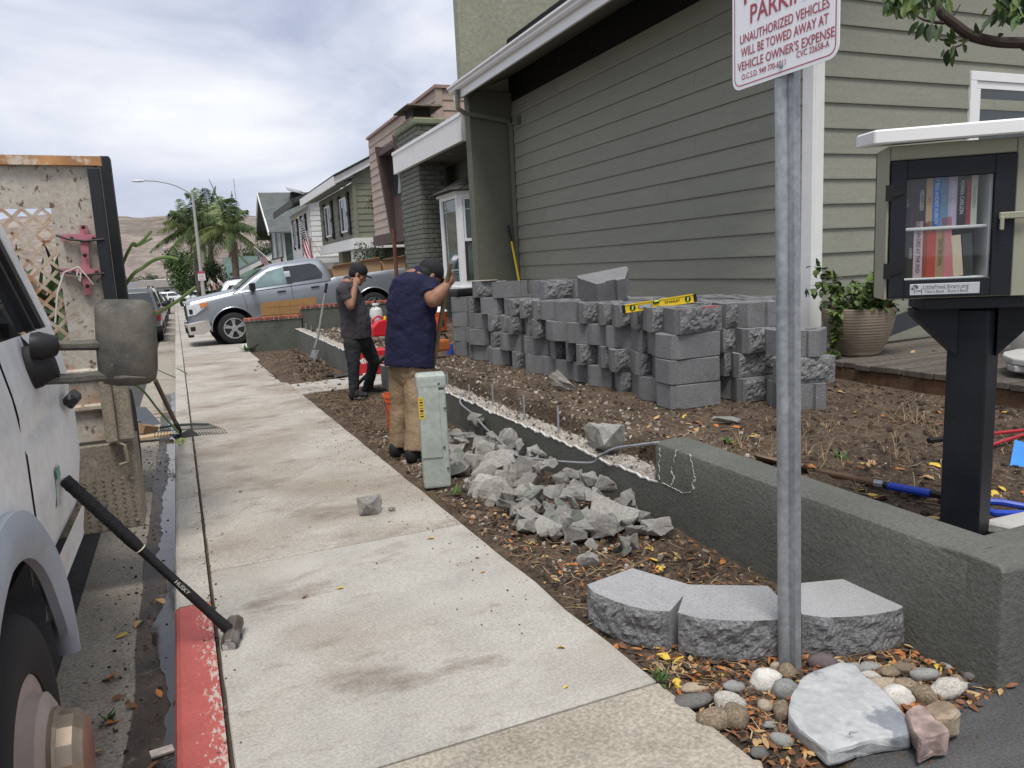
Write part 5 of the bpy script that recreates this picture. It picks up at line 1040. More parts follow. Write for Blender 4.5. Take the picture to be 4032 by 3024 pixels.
b = MB(); b.lathe(prof, 40); b.build('pot', M_pot, pot, smooth='all')
M_leafs = [mat('ivy_leaf_%d' % i, c, 0.55, 0.2, 14, rnd=0.2) for i, c in enumerate(((0.075,0.125,0.025),(0.13,0.19,0.035),(0.045,0.08,0.022),(0.12,0.06,0.03)))]
def leaf_shape(b, p, d, u, l, w, fold=0.25, kind='lance'):
    d = d.normalized(); s = d.cross(u).normalized() if d.cross(u).length > 1e-4 else Vector((1,0,0)); u = s.cross(d)
    if kind == 'lance':
        prof_ = [(0,0.02),(0.18,0.6),(0.42,1.0),(0.7,0.75),(0.9,0.3),(1.0,0.0)]
    else: prof_ = [(0,0.1),(0.12,0.85),(0.3,0.7),(0.42,1.0),(0.62,0.55),(0.8,0.42),(1.0,0.0)]
    o = len(b.v); n = len(prof_)
    for t_, k in prof_:
        c = p + d*l*t_ + u*(-0.12*l*t_*t_)
        b.v += [c + s*w*k + u*w*k*fold, c, c - s*w*k + u*w*k*fold]
    for i in range(n-1):
        a = o+3*i; b.f += [[a, a+1, a+4, a+3], [a+1, a+2, a+5, a+4]]; b.m += [b.cur]*2
rl = random.Random(8); b = MB()
def rdir(r): 
    a = r.uniform(0, 2*math.pi); z = r.uniform(-1, 1); k = math.sqrt(1-z*z); return Vector((k*math.cos(a), k*math.sin(a), z))
stems = MB()
for i in range(34):
    a = rl.uniform(0, 2*math.pi); L_ = rl.uniform(0.15, 0.44); up = rl.uniform(0.12, 0.42)
    P = [Vector((0.1*math.cos(a), 0.1*math.sin(a), 0.34)), Vector((0.2*math.cos(a), 0.2*math.sin(a), 0.36+up*0.75)), Vector(((0.2+L_*0.6)*math.cos(a), (0.2+L_*0.6)*math.sin(a), 0.36+up))]
    if i < 4: a2 = math.pi*1.02+rl.uniform(-.35,.35); P = [Vector((0.15*math.cos(a2),0.15*math.sin(a2),0.36)), Vector((0.29*math.cos(a2),0.29*math.sin(a2),0.42)), Vector((0.33*math.cos(a2),0.33*math.sin(a2),0.2)), Vector((0.34*math.cos(a2)-0.02*i,0.34*math.sin(a2),0.02-0.02*(i % 4)))]
    sp = smooth_path(P, 5); stems.tube(sp, 0.0025, 4)
    for q_ in sp[1:]:
        for _ in range(2): 
            b.cur = rl.choice((0,0,1,1,2)); leaf_shape(b, q_+rdir(rl)*0.02, rdir(rl)+Vector((0,0,-0.3)), Vector((0,0,1)), rl.uniform(0.05,0.085), rl.uniform(0.022,0.036), 0.2, 'ivy')
for i in range(110):
    d_ = rdir(rl); d_.z = abs(d_.z); c_ = Vector((d_.x*0.28, d_.y*0.28, 0.38+d_.z*0.24)); b.cur = rl.choice((0,1,2,0)); leaf_shape(b, c_, rdir(rl)+Vector((0,0,-0.2)), Vector((0,0,1)), rl.uniform(0.05,0.08), rl.uniform(0.02,0.034), 0.2, 'ivy')
b.cur = 3
for i in range(55): c_ = Vector((rl.gauss(0.12,0.07), rl.gauss(-0.12,0.07), 0.36+abs(rl.gauss(0,0.09)))); leaf_shape(b, c_, rdir(rl), Vector((0,0,1)), 0.06, 0.024, 0.5, 'ivy')
fol = b.build('foliage', M_leafs, pot); stuff(fol); stems.build('stem', mat('ivy_stem', (0.10,0.08,0.04), 0.8), pot); pot.scale = (1.16,1.16,1.12)
b = MB(); b.box((0,0,0), (1.25,0.035,0.19)); o = b.build('slate_board', mat('slate_board', (0.03,0.033,0.038), 0.55, 0.1, 3), loc=(7.2,5.86,SOILZ+0.172+0.24), bevel=0.004); o.rotation_euler = (RAD(-8), RAD(-11), 0); tag(o, 'dark slate-coloured plank leaning by the pot on the deck', 'plank')
M_fl2 = mat('pale_flagstone', (0.40,0.39,0.36), 0.9, 0.15, 5, bump=0.6, bscale=25, bdist=0.012)
for i, (x, y, z, sx, sy, lab) in enumerate(((5.95,3.55,0,0.50,0.9,'bottom slab of the stacked flagstones on the deck behind the post'),(5.88,3.62,0.052,0.52,0.75,'middle slab of the stacked flagstones on the deck'),(5.93,3.62,0.104,0.56,0.98,'top slab of the stacked flagstones on the deck'))):
    b = MB(); n = 13; tp = [Vector((sx*(0.85+0.25*noise.noise(Vector((k*0.9,i,3))))*math.cos(2*math.pi*k/n), sy*0.5*(0.9+0.25*noise.noise(Vector((k*0.9,i,9))))*math.sin(2*math.pi*k/n), 0)) for k in range(n)]
    b.prism(tp, (0,0,0.05)); tag(b.build('flagstone', M_fl2, loc=(x+0.25, y, SOILZ+0.173+z), bevel=0.012, segs=2), lab, 'stone', 'flagstones stacked on the deck')
b = MB(); b.lathe([(0,0),(0.2,0),(0.25,0.2),(0.24,0.42),(0.22,0.42),(0.22,0.38),(0,0.37)], 24); tag(b.build('planter', mat('pale_planter', (0.55,0.52,0.48), 0.8, 0.06, 3), smooth=True, loc=(7.0,4.35,SOILZ+0.172)), 'pale round planter behind the black post on the deck', 'planter')
b = MB(); b.prism([Vector((0,0,0)), Vector((0.9,-0.05,0)), Vector((0.9,-0.55,0)), Vector((0.1,-0.42,0))], (0,0,0.05)); tag(b.build('stepping_stone', M_fl2, loc=(2.95,2.03,SOILZ+0.02), bevel=0.01), 'pale flat stepping stone at the foot of the library post', 'stone')
# tools lying on the terrace
def shovel_blade(b, l, w, th=0.004, cup=0.03, m=None):
    def f(u, v):
        x = l*u; k = (1-max(0, (u-0.55)/0.45)**2.2)**0.5 if u > 0.55 else 1.0; y = w/2*(2*v-1)*max(k, 0.02); return Vector((x, y, -cup*(1-(2*v-1)**2)))
    b.grid(f, 10, 8); b.grid(lambda u, v: f(u, 1-v)+Vector((0,0,-th)), 10, 8); return b
bs_ = thing('shovel', 'shovel with blue grip and D-handle lying behind the intact wall', 'shovel', (3.0,2.93,SOILZ+0.05))
so = Vector(bs_.location); M_wood = mat('tool_wood', (0.14,0.085,0.05), 0.8, 0.3, 6, stretch=(1,1,1)); M_blue = mat('tool_blue', (0.02,0.06,0.42), 0.4, 0.1, 5)
pS = [Vector((2.985,2.95,0.262)), Vector((3.02,2.80,0.262)), Vector((3.06,2.66,0.256))]; b = MB(); b.tube([p-so for p in pS], [0.013,0.017,0.018], 8); b.build('wooden_shaft', M_wood, bs_, smooth=True)
b = MB(); b.tube([Vector((3.06,2.66,0.256))-so, Vector((3.075,2.62,0.256))-so], 0.021, 8); b.build('ferrule', M_galv, bs_)
b = MB(); b.tube([Vector((3.075,2.62,0.256))-so, Vector((3.155,2.30,0.262))-so], 0.018, 8); b.build('black_shaft', M_blackp, bs_)
b = MB(); b.tube([Vector((3.08,2.595,0.256))-so, Vector((3.128,2.40,0.260))-so], 0.0195, 10); b.build('blue_grip', M_blue, bs_)
b = MB(); b.tube([Vector((3.152,2.32,0.262))-so, Vector((3.17,2.25,0.26))-so, Vector((3.30,2.18,0.25))-so, Vector((3.36,2.08,0.24))-so, Vector((3.27,2.04,0.24))-so, Vector((3.14,2.10,0.25))-so, Vector((3.16,2.24,0.26))-so], 0.016, 8); b.build('d_handle', M_blue, bs_, smooth=True)
b = MB(); shovel_blade(b, 0.42, 0.24); bl_ = b.build('blade', mat('rusty_blade', (0.17,0.115,0.075), 0.7, 0.25, 6, spots=[((0.3,0.24,0.18), 5, 0.5, 0.7, 0.5)]), bs_, smooth='all'); bl_.location = (0.0,0.03,0.012); bl_.rotation_euler = (0.25,0,RAD(98))
lp = thing('loppers', 'red-handled loppers with black grips lying on soil behind the library post', 'loppers', (4.4,3.0,SOILZ+0.03)); so = Vector(lp.location)
b = MB(); b.tube([Vector((4.04,3.13,0.245))-so, Vector((4.26,3.085,0.245))-so], [0.018,0.016], 8); b.build('grip', M_blackp, lp, smooth=True)
M_redp = mat('tool_red', (0.42,0.03,0.04), 0.4, 0.1, 5)
b = MB(); b.tube([Vector((4.24,3.09,0.245))-so, Vector((4.75,2.99,0.245))-so], 0.011, 8); b.build('handle', M_redp, lp); b = MB(); b.tube([Vector((4.25,2.88,0.24))-so, Vector((4.75,2.96,0.24))-so], 0.011, 8); b.build('handle', M_redp, lp)
b = MB(); b.box(Vector((4.82,2.96,0.245))-so, (0.16,0.07,0.03)); b.build('head', M_blackp, lp)
bq = thing('blue_scoop', 'blue plastic shovel scoop tip at the right edge of the soil bed', 'shovel', (3.9,2.45,SOILZ+0.05)); b = MB(); shovel_blade(b, 0.55, 0.24, 0.006, 0.06); o = b.build('blade', mat('scoop_blue', (0.05,0.24,0.62), 0.4, 0.1, 5, spots=[((0.5,0.5,0.5), 9, 0.62, 0.68, 0.6)]), bq, smooth='all'); o.rotation_euler = (0.5,RAD(14),RAD(-150)); o.location = (0.42,0.22,0.09)
b = MB(); b.tube([(0.4,0.2,0.1),(1.3,0.65,0.14)], 0.018, 8); b.build('handle', M_wood, bq)
# yellow-handled tool against the wing wall
yt = thing('long_handled_tool', 'tool with yellow handle and black grip leaning on the house wall behind the blocks', 'tool', (5.86,13.55,0.1)); 
b = MB(); b.tube([(0.03,-0.55,0.02),(0.0,0.02,1.75)], 0.02, 8); b.build('handle', M_yel, yt); b = MB(); b.tube([(0.0,0.02,1.74),(-0.012,0.12,2.05)], 0.024, 8); b.build('grip', M_blackp, yt)
b = MB(); b.box((0.03,-0.57,0.05), (0.3,0.04,0.10)); b.build('head', M_blackp, yt)
# ================================================================== PEOPLE
def capsule(b, p0, p1, r0, r1, n=14, up=(0,0,1), ends=(True, True)):
    """tapered limb; radii may be (a, b) pairs: a along 'up', b across"""
    p0, p1 = Vector(p0), Vector(p1); t = (p1-p0).normalized()
    R = lambda r: (r, r) if not isinstance(r, tuple) else r
    r0, r1 = R(r0), R(r1); path = []; rad = []
    if ends[0]:
        for a in (80, 55, 28): path.append(p0-t*min(r0)*math.sin(RAD(a))); rad.append((r0[0]*math.cos(RAD(a)), r0[1]*math.cos(RAD(a))))
    path += [p0, p1]; rad += [r0, r1]
    if ends[1]:
        for a in (28, 55, 80): path.append(p1+t*min(r1)*math.sin(RAD(a))); rad.append((r1[0]*math.cos(RAD(a)), r1[1]*math.cos(RAD(a))))
    b.tube(path, rad, n, True, None, up)
def chain(b, pts, rads, up=(0,0,1), n=14, flat=(False, False)):
    for i in range(len(pts)-1):
        capsule(b, pts[i], pts[i+1], rads[i], rads[i+1], n, up, (not (flat[0] and i == 0), not (flat[1] and i == len(pts)-2)))
_clouds = {}
def organic(name, b, m, parent, voxel=0.009, smooth=6, wr=0.0, wsize=0.1, o0=Vector((0,0,0))):
    q = MB(); q.v = [p-o0 for p in b.v]; q.f = b.f; q.m = b.m
    o = q.build(name, m, parent)
    r = o.modifiers.new('remesh', 'REMESH'); r.mode = 'VOXEL'; r.voxel_size = voxel; r.use_smooth_shade = True
    s = o.modifiers.new('smooth', 'SMOOTH'); s.iterations = smooth; s.factor = 0.5
    if wr:
        key = round(wsize, 3)
        if key not in _clouds:
            t = bpy.data.textures.new('folds_%g' % key, 'CLOUDS'); t.noise_scale = wsize; t.noise_depth = 2; _clouds[key] = t
        d = o.modifiers.new('folds', 'DISPLACE'); d.texture = _clouds[key]; d.strength = wr; d.mid_level = 0.5; d.texture_coords = 'GLOBAL'
    return o
M_skin = mat('skin_tan', (0.27,0.135,0.085), 0.55, 0.12, 12, subsurf=0.08, bump=0.15, bscale=120, bdist=0.002)
M_hair = mat('black_hair', (0.008,0.007,0.007), 0.6, 0.3, 60, bump=0.6, bscale=200, bdist=0.004)
M_cap = mat('black_cap', (0.016,0.016,0.018), 0.8, 0.3, 20, bump=0.3, bscale=150, bdist=0.003)
def head(body, hair, cap, c, fwd, up, right, brim_len=0.085, scale=1.0, cap_back=False):
    """c: head centre; unit vectors of the face direction, crown direction and its right"""
    P = lambda f, r, u: c + (fwd*f + right*r + up*u)*scale
    R3 = Matrix((fwd, right, up)).transposed()
    body.ell(P(0,0,0.02), (0.100*scale,0.078*scale,0.112*scale), 16, 12, R3)          # skull
    body.ell(P(0.030,0,-0.055), (0.068*scale,0.060*scale,0.072*scale), 14, 10, R3)     # jaw
    body.ell(P(0.072,0,-0.095), (0.028*scale,0.030*scale,0.024*scale), 10, 8, R3)      # chin
    capsule(body, P(0.094,0,0.005), P(0.112,0,-0.030), 0.012*scale, 0.017*scale, 8)    # nose
    body.ell(P(0.090,0,-0.062), (0.016*scale,0.027*scale,0.012*scale), 8, 6, R3)       # lips
    body.ell(P(0.085,0,0.022), (0.022*scale,0.055*scale,0.012*scale), 10, 6, R3)       # brow
    for s in (-1, 1):
        body.ell(P(-0.010, s*0.080, -0.018), (0.020*scale,0.010*scale,0.034*scale), 10, 8, R3)   # ears
        body.ell(P(0.055, s*0.048, -0.028), (0.03*scale,0.022*scale,0.025*scale), 8, 6, R3)      # cheeks
    hair.ell(P(-0.018,0,0.005), (0.098*scale,0.083*scale,0.098*scale), 16, 12, R3)
    # cap crown
    for i in range(1): cap.ell(P(-0.006,0,0.055), (0.113*scale,0.094*scale,0.096*scale), 18, 12, R3)
    # brim
    n = 10; pts = []
    for k in range(n+1):
        a = math.pi*(k/n-0.5); pts.append((0.070+brim_len*math.cos(a)*1.0+0.02, 0.080*math.sin(a)))
    top = [P(f, r, 0.052-0.10*(f-0.07)-0.9*r*r*3) for f, r in pts]; bot = [q-up*0.008 for q in top]
    m = len(top); i0 = len(cap.v)
    cap.add(top+bot, [list(range(m)), list(range(2*m-1, m-1, -1))]+[(i, i+m, (i+1) % m+m, (i+1) % m) for i in range(m)])
    return P
def fist(b, wrist, knuck, axis, side, s=1.0):
    """closed hand round a bar: wrist point, knuckle centre, bar axis, thumb side"""
    wrist, knuck = Vector(wrist), Vector(knuck); ax = Vector(axis).normalized(); d = (knuck-wrist).normalized(); n_ = d.cross(ax).normalized()
    capsule(b, wrist, knuck, (0.028*s,0.034*s), (0.030*s,0.042*s), 12, tuple(n_))
    lens = (0.034,0.038,0.036,0.029)
    for k in range(4):
        base = knuck + ax*((k-1.5)*0.0205*s)
        p1 = base + d*0.030*s; p2 = p1 + n_*lens[k]*1.15*s - d*0.002*s; p3 = p2 - d*0.034*s - n_*0.002*s; p4 = p3 - n_*0.018*s
        chain(b, [base, p1, p2, p3, p4], [0.0105*s,0.0105*s,0.010*s,0.009*s,0.008*s], n=8)
    tb = wrist + d*0.025*s + ax*side*0.030*s
    chain(b, [tb, tb+d*0.035*s+n_*0.030*s+ax*side*0.012*s, tb+d*0.040*s+n_*0.058*s-ax*side*0.012*s], [0.014*s,0.0125*s,0.010*s], n=8)
def q9(x, y, Y): return atY(1280+.63*x, 1000+.63*y, Y)
# ---------------- man in charcoal polo, hand at his ear
g0 = Vector((1.98, 9.45, gz(9.45)))
gm = thing('person', 'man in charcoal polo, black jeans and black cap with a hand at his ear', 'person', g0)
body, hair, cap = MB(), MB(), MB()
hc = q9(203, 128, 9.42); fw = Vector((0.86,-0.12,-0.46)).normalized(); rt = Vector((-0.1,-0.99,0.06)); rt = (rt-fw*rt.dot(fw)).normalized(); upv = rt.cross(fw)*-1
if upv.z < 0: upv = -upv
head(body, hair, cap, hc, fw, upv, rt, 0.095)
neck = q9(140, 190, 9.44); chest = q9(148, 265, 9.44); belly = q9(190, 420, 9.45); hip = q9(205, 530, 9.47)
capsule(body, neck+Vector((0,0,-0.02)), hc-fw*0.02-upv*0.05, 0.062, 0.055)
chain(body, [neck, chest, belly, hip], [(0.09,0.10),(0.12,0.17),(0.13,0.165),(0.115,0.16)], up=(1,0,0))
shR, elR, wrR = q9(112, 232, 9.25), q9(160, 325, 9.17), q9(190, 195, 9.26)
shL, elL, wrL = q9(150, 240, 9.62), q9(170, 370, 9.72), q9(205, 450, 9.66)
chain(body, [shR, elR, elR+(wrR-elR)*0.35, wrR], [0.062,0.050,0.050,0.033]); chain(body, [shL, elL, wrL], [0.056,0.044,0.030])
kn = q9(193, 172, 9.28); d_ = (kn-wrR).normalized()
capsule(body, wrR, kn, (0.022,0.036), (0.020,0.040), 10, (0,-1,0))
for k in range(4):
    bs0 = kn+Vector((1,0,0))*((k-1.5)*0.019)+d_*0.01; chain(body, [bs0, bs0+d_*0.032+Vector((-0.004,0.01,0)), bs0+d_*0.04+Vector((-0.014,0.034,0.0)), bs0+d_*0.022+Vector((-0.016,0.05,0))], [0.0098,0.0095,0.009,0.008], n=8)
chain(body, [kn+Vector((0.035,0,-0.03)), kn+Vector((0.05,0.015,0.005)), kn+Vector((0.045,0.03,0.03))], [0.012,0.011,0.009], n=8)
capsule(body, wrL, wrL+Vector((0.06,-0.01,-0.03)), (0.02,0.036), (0.018,0.036), 10)
for k in range(4): bs0 = wrL+Vector((0.07,-0.01+(k-1.5)*0.02,-0.035)); chain(body, [bs0, bs0+Vector((0.035,0,-0.02)), bs0+Vector((0.05,0,-0.045))], [0.0098,0.009,0.008], n=8)
chain(body, [wrL+Vector((0.02,-0.03,0)), wrL+Vector((0.06,-0.055,-0.01)), wrL+Vector((0.09,-0.05,-0.02))], [0.012,0.011,0.009], n=8)
hR, kR, aR = q9(170, 560, 9.36), q9(178, 690, 9.28), q9(180, 855, 9.27); hL, kL, aL = q9(245, 550, 9.58), q9(305, 665, 9.60), q9(270, 830, 9.74)
chain(body, [hR, kR, aR], [0.085,0.055,0.04]); chain(body, [hL, kL, aL], [0.085,0.055,0.04])
organic('body', body, M_skin, gm, 0.007, 3, o0=g0); organic('hair', hair, M_hair, gm, 0.010, 2, o0=g0); organic('cap', cap, M_cap, gm, 0.006, 2, o0=g0)
M_char = mat('charcoal_polo', (0.048,0.044,0.048), 0.9, 0.12, 6, bump=0.7, bscale=3.6, bdist=0.05); M_jean = mat('black_jeans', (0.017,0.019,0.021), 0.85, 0.35, 7, bump=0.9, bscale=14, bdist=0.03)
sh = MB(); hemc = q9(195, 520, 9.46)
capsule(sh, neck+Vector((-0.01,0,-0.05)), neck+Vector((0.01,0,0.035)), (0.095,0.10), (0.074,0.078), 14, (1,0,0))
for s_, e_ in ((shR, 0.085), (shL, 0.085)): capsule(sh, neck+Vector((-0.005,0,-0.02)), s_, 0.085, 0.088)
chain(sh, [neck+Vector((0.0,0,-0.035)), q9(140,235,9.44), chest, q9(172,345,9.45), belly, hemc], [(0.10,0.13),(0.130,0.19),(0.155,0.21),(0.168,0.212),(0.190,0.218),(0.188,0.222)], up=(1,0,0), flat=(False, True))
capsule(sh, shR, shR+(elR-shR)*0.62, 0.078, 0.072, ends=(True, False)); capsule(sh, shL, shL+(elL-shL)*0.62, 0.078, 0.072, ends=(True, False))
organic('shirt', sh, M_char, gm, 0.009, 4, 0.022, 0.09, o0=g0)
cl = MB(); 
for s in (0, 1):
    cl.tube([neck+Vector((0.075,-0.03-0.0*s,-0.055)), neck+Vector((0.03,-0.075 if s == 0 else 0.075,-0.015)), neck+Vector((-0.04,-0.062 if s == 0 else 0.062,0.012)), neck+Vector((-0.07,0,0.018))], [(0.02,0.009)]*4, 8)
organic('collar', cl, M_char, gm, 0.006, 2, o0=g0)
tr = MB()
chain(tr, [hip+Vector((0,0,0.05)), hip+Vector((0,0,-0.04))], [(0.135,0.165),(0.14,0.17)], up=(1,0,0))
chain(tr, [hR, (hR+kR)/2, kR, (kR+aR)/2, aR+Vector((0,0,0.0))], [0.112,0.098,0.078,0.068,0.062], flat=(False, True)); chain(tr, [hL, (hL+kL)/2, kL, (kL+aL)/2, aL], [0.112,0.098,0.078,0.068,0.062], flat=(False, True))
organic('trousers', tr, M_jean, gm, 0.009, 3, 0.018, 0.07, o0=g0)
M_shoe = mat('black_shoe', (0.016,0.016,0.017), 0.7, 0.3, 20); M_sole = mat('grey_sole', (0.12,0.12,0.12), 0.8)
def shoe(par, o0, heel, toe, h=0.10, mu=M_shoe, ms=M_sole, w=0.048):
    heel, toe = Vector(heel), Vector(toe); d = (toe-heel); d.z = 0; L_ = d.length; d.normalize(); s = Vector((-d.y, d.x, 0)); z0 = min(heel.z, toe.z)
    u = MB(); ctr = [(0.06,0.045,0.075),(0.35,0.050,0.062),(0.68,0.053,0.045),(0.90,0.045,0.036)]
    for t_, ww, hh_ in ctr: u.ell(heel+d*L_*t_+Vector((0,0,z0-heel.z+0.028+hh_*0.35)), (L_*0.22, ww, hh_), 14, 8, Matrix((d, s, Vector((0,0,1)))).transposed())
    capsule(u, heel+d*L_*0.12+Vector((0,0,0.06)), heel+d*L_*0.15+Vector((0,0,h+0.02)), 0.046, 0.042)
    organic('shoe', u, mu, par, 0.007, 3, o0=o0)
    b = MB(); pts = []
    for k in range(18):
        a = 2*math.pi*k/18; t_ = 0.5+0.54*math.cos(a); ww = w*(0.92+0.14*math.cos(a))
        pts.append(heel+d*L_*t_+s*ww*math.sin(a)+Vector((0,0,z0-heel.z+0.0)) - o0)
    b.prism(pts, (0,0,0.028)); b.build('sole', ms, par, bevel=0.006)
shoe(gm, g0, q9(163,895,9.24)+Vector((0,0,-0.005)), q9(263,898,9.20)+Vector((0,0,-0.005))); shoe(gm, g0, q9(245,868,9.74), q9(368,868,9.74))
# ---------------- man in navy polo working a digging bar
n0 = Vector((1.56, 5.88, gz(5.88)))
nm_ = thing('person', 'man in navy polo and khaki trousers bending over a wooden tool handle', 'person', n0)
body, hair, cap = MB(), MB(), MB()
hc = q9(650, 138, 5.92); fw = Vector((0.80,0.16,-0.58)).normalized(); rt = Vector((0.2,-0.97,0.05)); rt = (rt-fw*rt.dot(fw)).normalized(); upv = rt.cross(fw); upv = upv if upv.z > 0 else -upv
head(body, hair, cap, hc, fw, upv, rt, 0.085, 0.98)
neck = q9(575, 160, 5.93); chest = q9(545, 270, 5.93); belly = q9(540, 470, 5.94); hip = q9(540, 640, 5.92)
capsule(body, neck, hc-fw*0.03-upv*0.04, 0.066, 0.058)
ax1 = Vector((0.75,-0.60,0.0)).normalized()          # across the shoulders
chain(body, [neck, chest, belly, hip], [(0.09,0.12),(0.13,0.19),(0.14,0.19),(0.13,0.18)], up=(0.6,0.75,0))
shR = chest+ax1*0.150+Vector((0,0,0.055)); elR = q9(672, 290, 5.72); wrR = q9(762, 195, 5.72)
shL = chest-ax1*0.14+Vector((0.05,0.05,0.04)); elL = q9(640, 430, 6.12); wrL = q9(690, 560, 6.0)
chain(body, [shR, shR+(elR-shR)*0.5, elR, elR+(wrR-elR)*0.35, wrR], [0.074,0.066,0.058,0.060,0.036]); chain(body, [shL, elL, wrL], [0.062,0.048,0.032])
barT, barB = q9(745, 285, 5.75), q9(665, 755, 5.95)
baxis = (barT-barB).normalized(); topb = barT+baxis*0.30
fist(body, wrR, q9(782, 158, 5.73), Vector((0.1,0.35,0.93)), 1, 1.05); fist(body, wrL, q9(692, 588, 5.97), baxis, 1, 1.0)
hR, kR, aR = q9(572, 735, 5.90), q9(572, 970, 5.82), q9(560, 1222, 5.74); hL, kL, aL = q9(484, 725, 6.0), q9(478, 950, 6.0), q9(466, 1190, 6.0)
chain(body, [hR, kR, aR], [0.095,0.06,0.042]); chain(body, [hL, kL, aL], [0.095,0.06,0.042])
organic('body', body, M_skin, nm_, 0.007, 3, o0=n0); organic('hair', hair, M_hair, nm_, 0.009, 2, o0=n0); organic('cap', cap, M_cap, nm_, 0.006, 2, o0=n0)
M_navy = mat('navy_polo', (0.009,0.010,0.036), 0.85, 0.12, 6, bump=0.7, bscale=3.2, bdist=0.06); M_khaki = mat('khaki_twill', (0.27,0.19,0.115), 0.85, 0.12, 6, bump=0.7, bscale=3.6, bdist=0.05)
sh = MB(); UPV = (0.6,0.75,0)
chain(sh, [neck+Vector((-0.01,0,-0.03)), q9(555,215,5.93), chest+Vector((0,0,-0.05)), q9(535,370,5.94), belly, q9(530,580,5.94), q9(526,708,5.93)], [(0.10,0.13),(0.140,0.20),(0.155,0.212),(0.160,0.208),(0.170,0.210),(0.170,0.208),(0.174,0.208)], up=UPV, flat=(False, True))
capsule(sh, neck+Vector((-0.015,0,-0.05)), neck+Vector((0.035,0,0.035)), (0.10,0.11), (0.080,0.084), 14, UPV)
for s_ in (shR, shL): capsule(sh, neck+Vector((-0.02,0,-0.025)), s_, 0.095, 0.098)
capsule(sh, shR, shR+(elR-shR)*0.66, 0.100, 0.084, ends=(True, False)); capsule(sh, shL, shL+(elL-shL)*0.5, 0.09, 0.08, ends=(True, False))
organic('shirt', sh, M_navy, nm_, 0.009, 4, 0.028, 0.12, o0=n0)
tr = MB(); chain(tr, [hip, hip+Vector((0,0,-0.14))], [(0.135,0.175),(0.135,0.175)], up=UPV)
chain(tr, [hR, (hR+kR)/2, kR, (kR+aR)/2, aR+Vector((0,0,-0.015))], [0.112,0.108,0.096,0.088,0.086], flat=(False, True)); chain(tr, [hL, (hL+kL)/2, kL, (kL+aL)/2, aL+Vector((0,0,-0.015))], [0.112,0.108,0.096,0.088,0.086], flat=(False, True))
organic('trousers', tr, M_khaki, nm_, 0.009, 3, 0.020, 0.13, o0=n0)
zf = gz(5.85)-0.012
shoe(nm_, n0, Vector((aR.x-0.05, aR.y-0.03, zf)), Vector((aR.x+0.20, aR.y+0.07, zf))); shoe(nm_, n0, Vector((aL.x-0.06, aL.y-0.03, zf)), Vector((aL.x+0.20, aL.y+0.05, zf)))
db = MB(); db.tube([topb, barT, (barT+barB)/2, barB, barB-baxis*0.28], [0.016,0.018,0.019,0.019,0.018], 10); tb_ = thing('digging_tool', 'wooden-handled digging tool held upright by the man in navy', 'tool', barB-baxis*0.28)
q = MB(); q.v = [p-Vector(tb_.location) for p in db.v]; q.f = db.f; q.m = db.m; q.build('handle', mat('grey_tool_wood', (0.16,0.115,0.07), 0.85, 0.3, 7), tb_, smooth=True)
q = MB(); q.box((0.0,0.02,-0.02), (0.06,0.03,0.22)); q.build('blade', M_blackp, tb_, bevel=0.006)
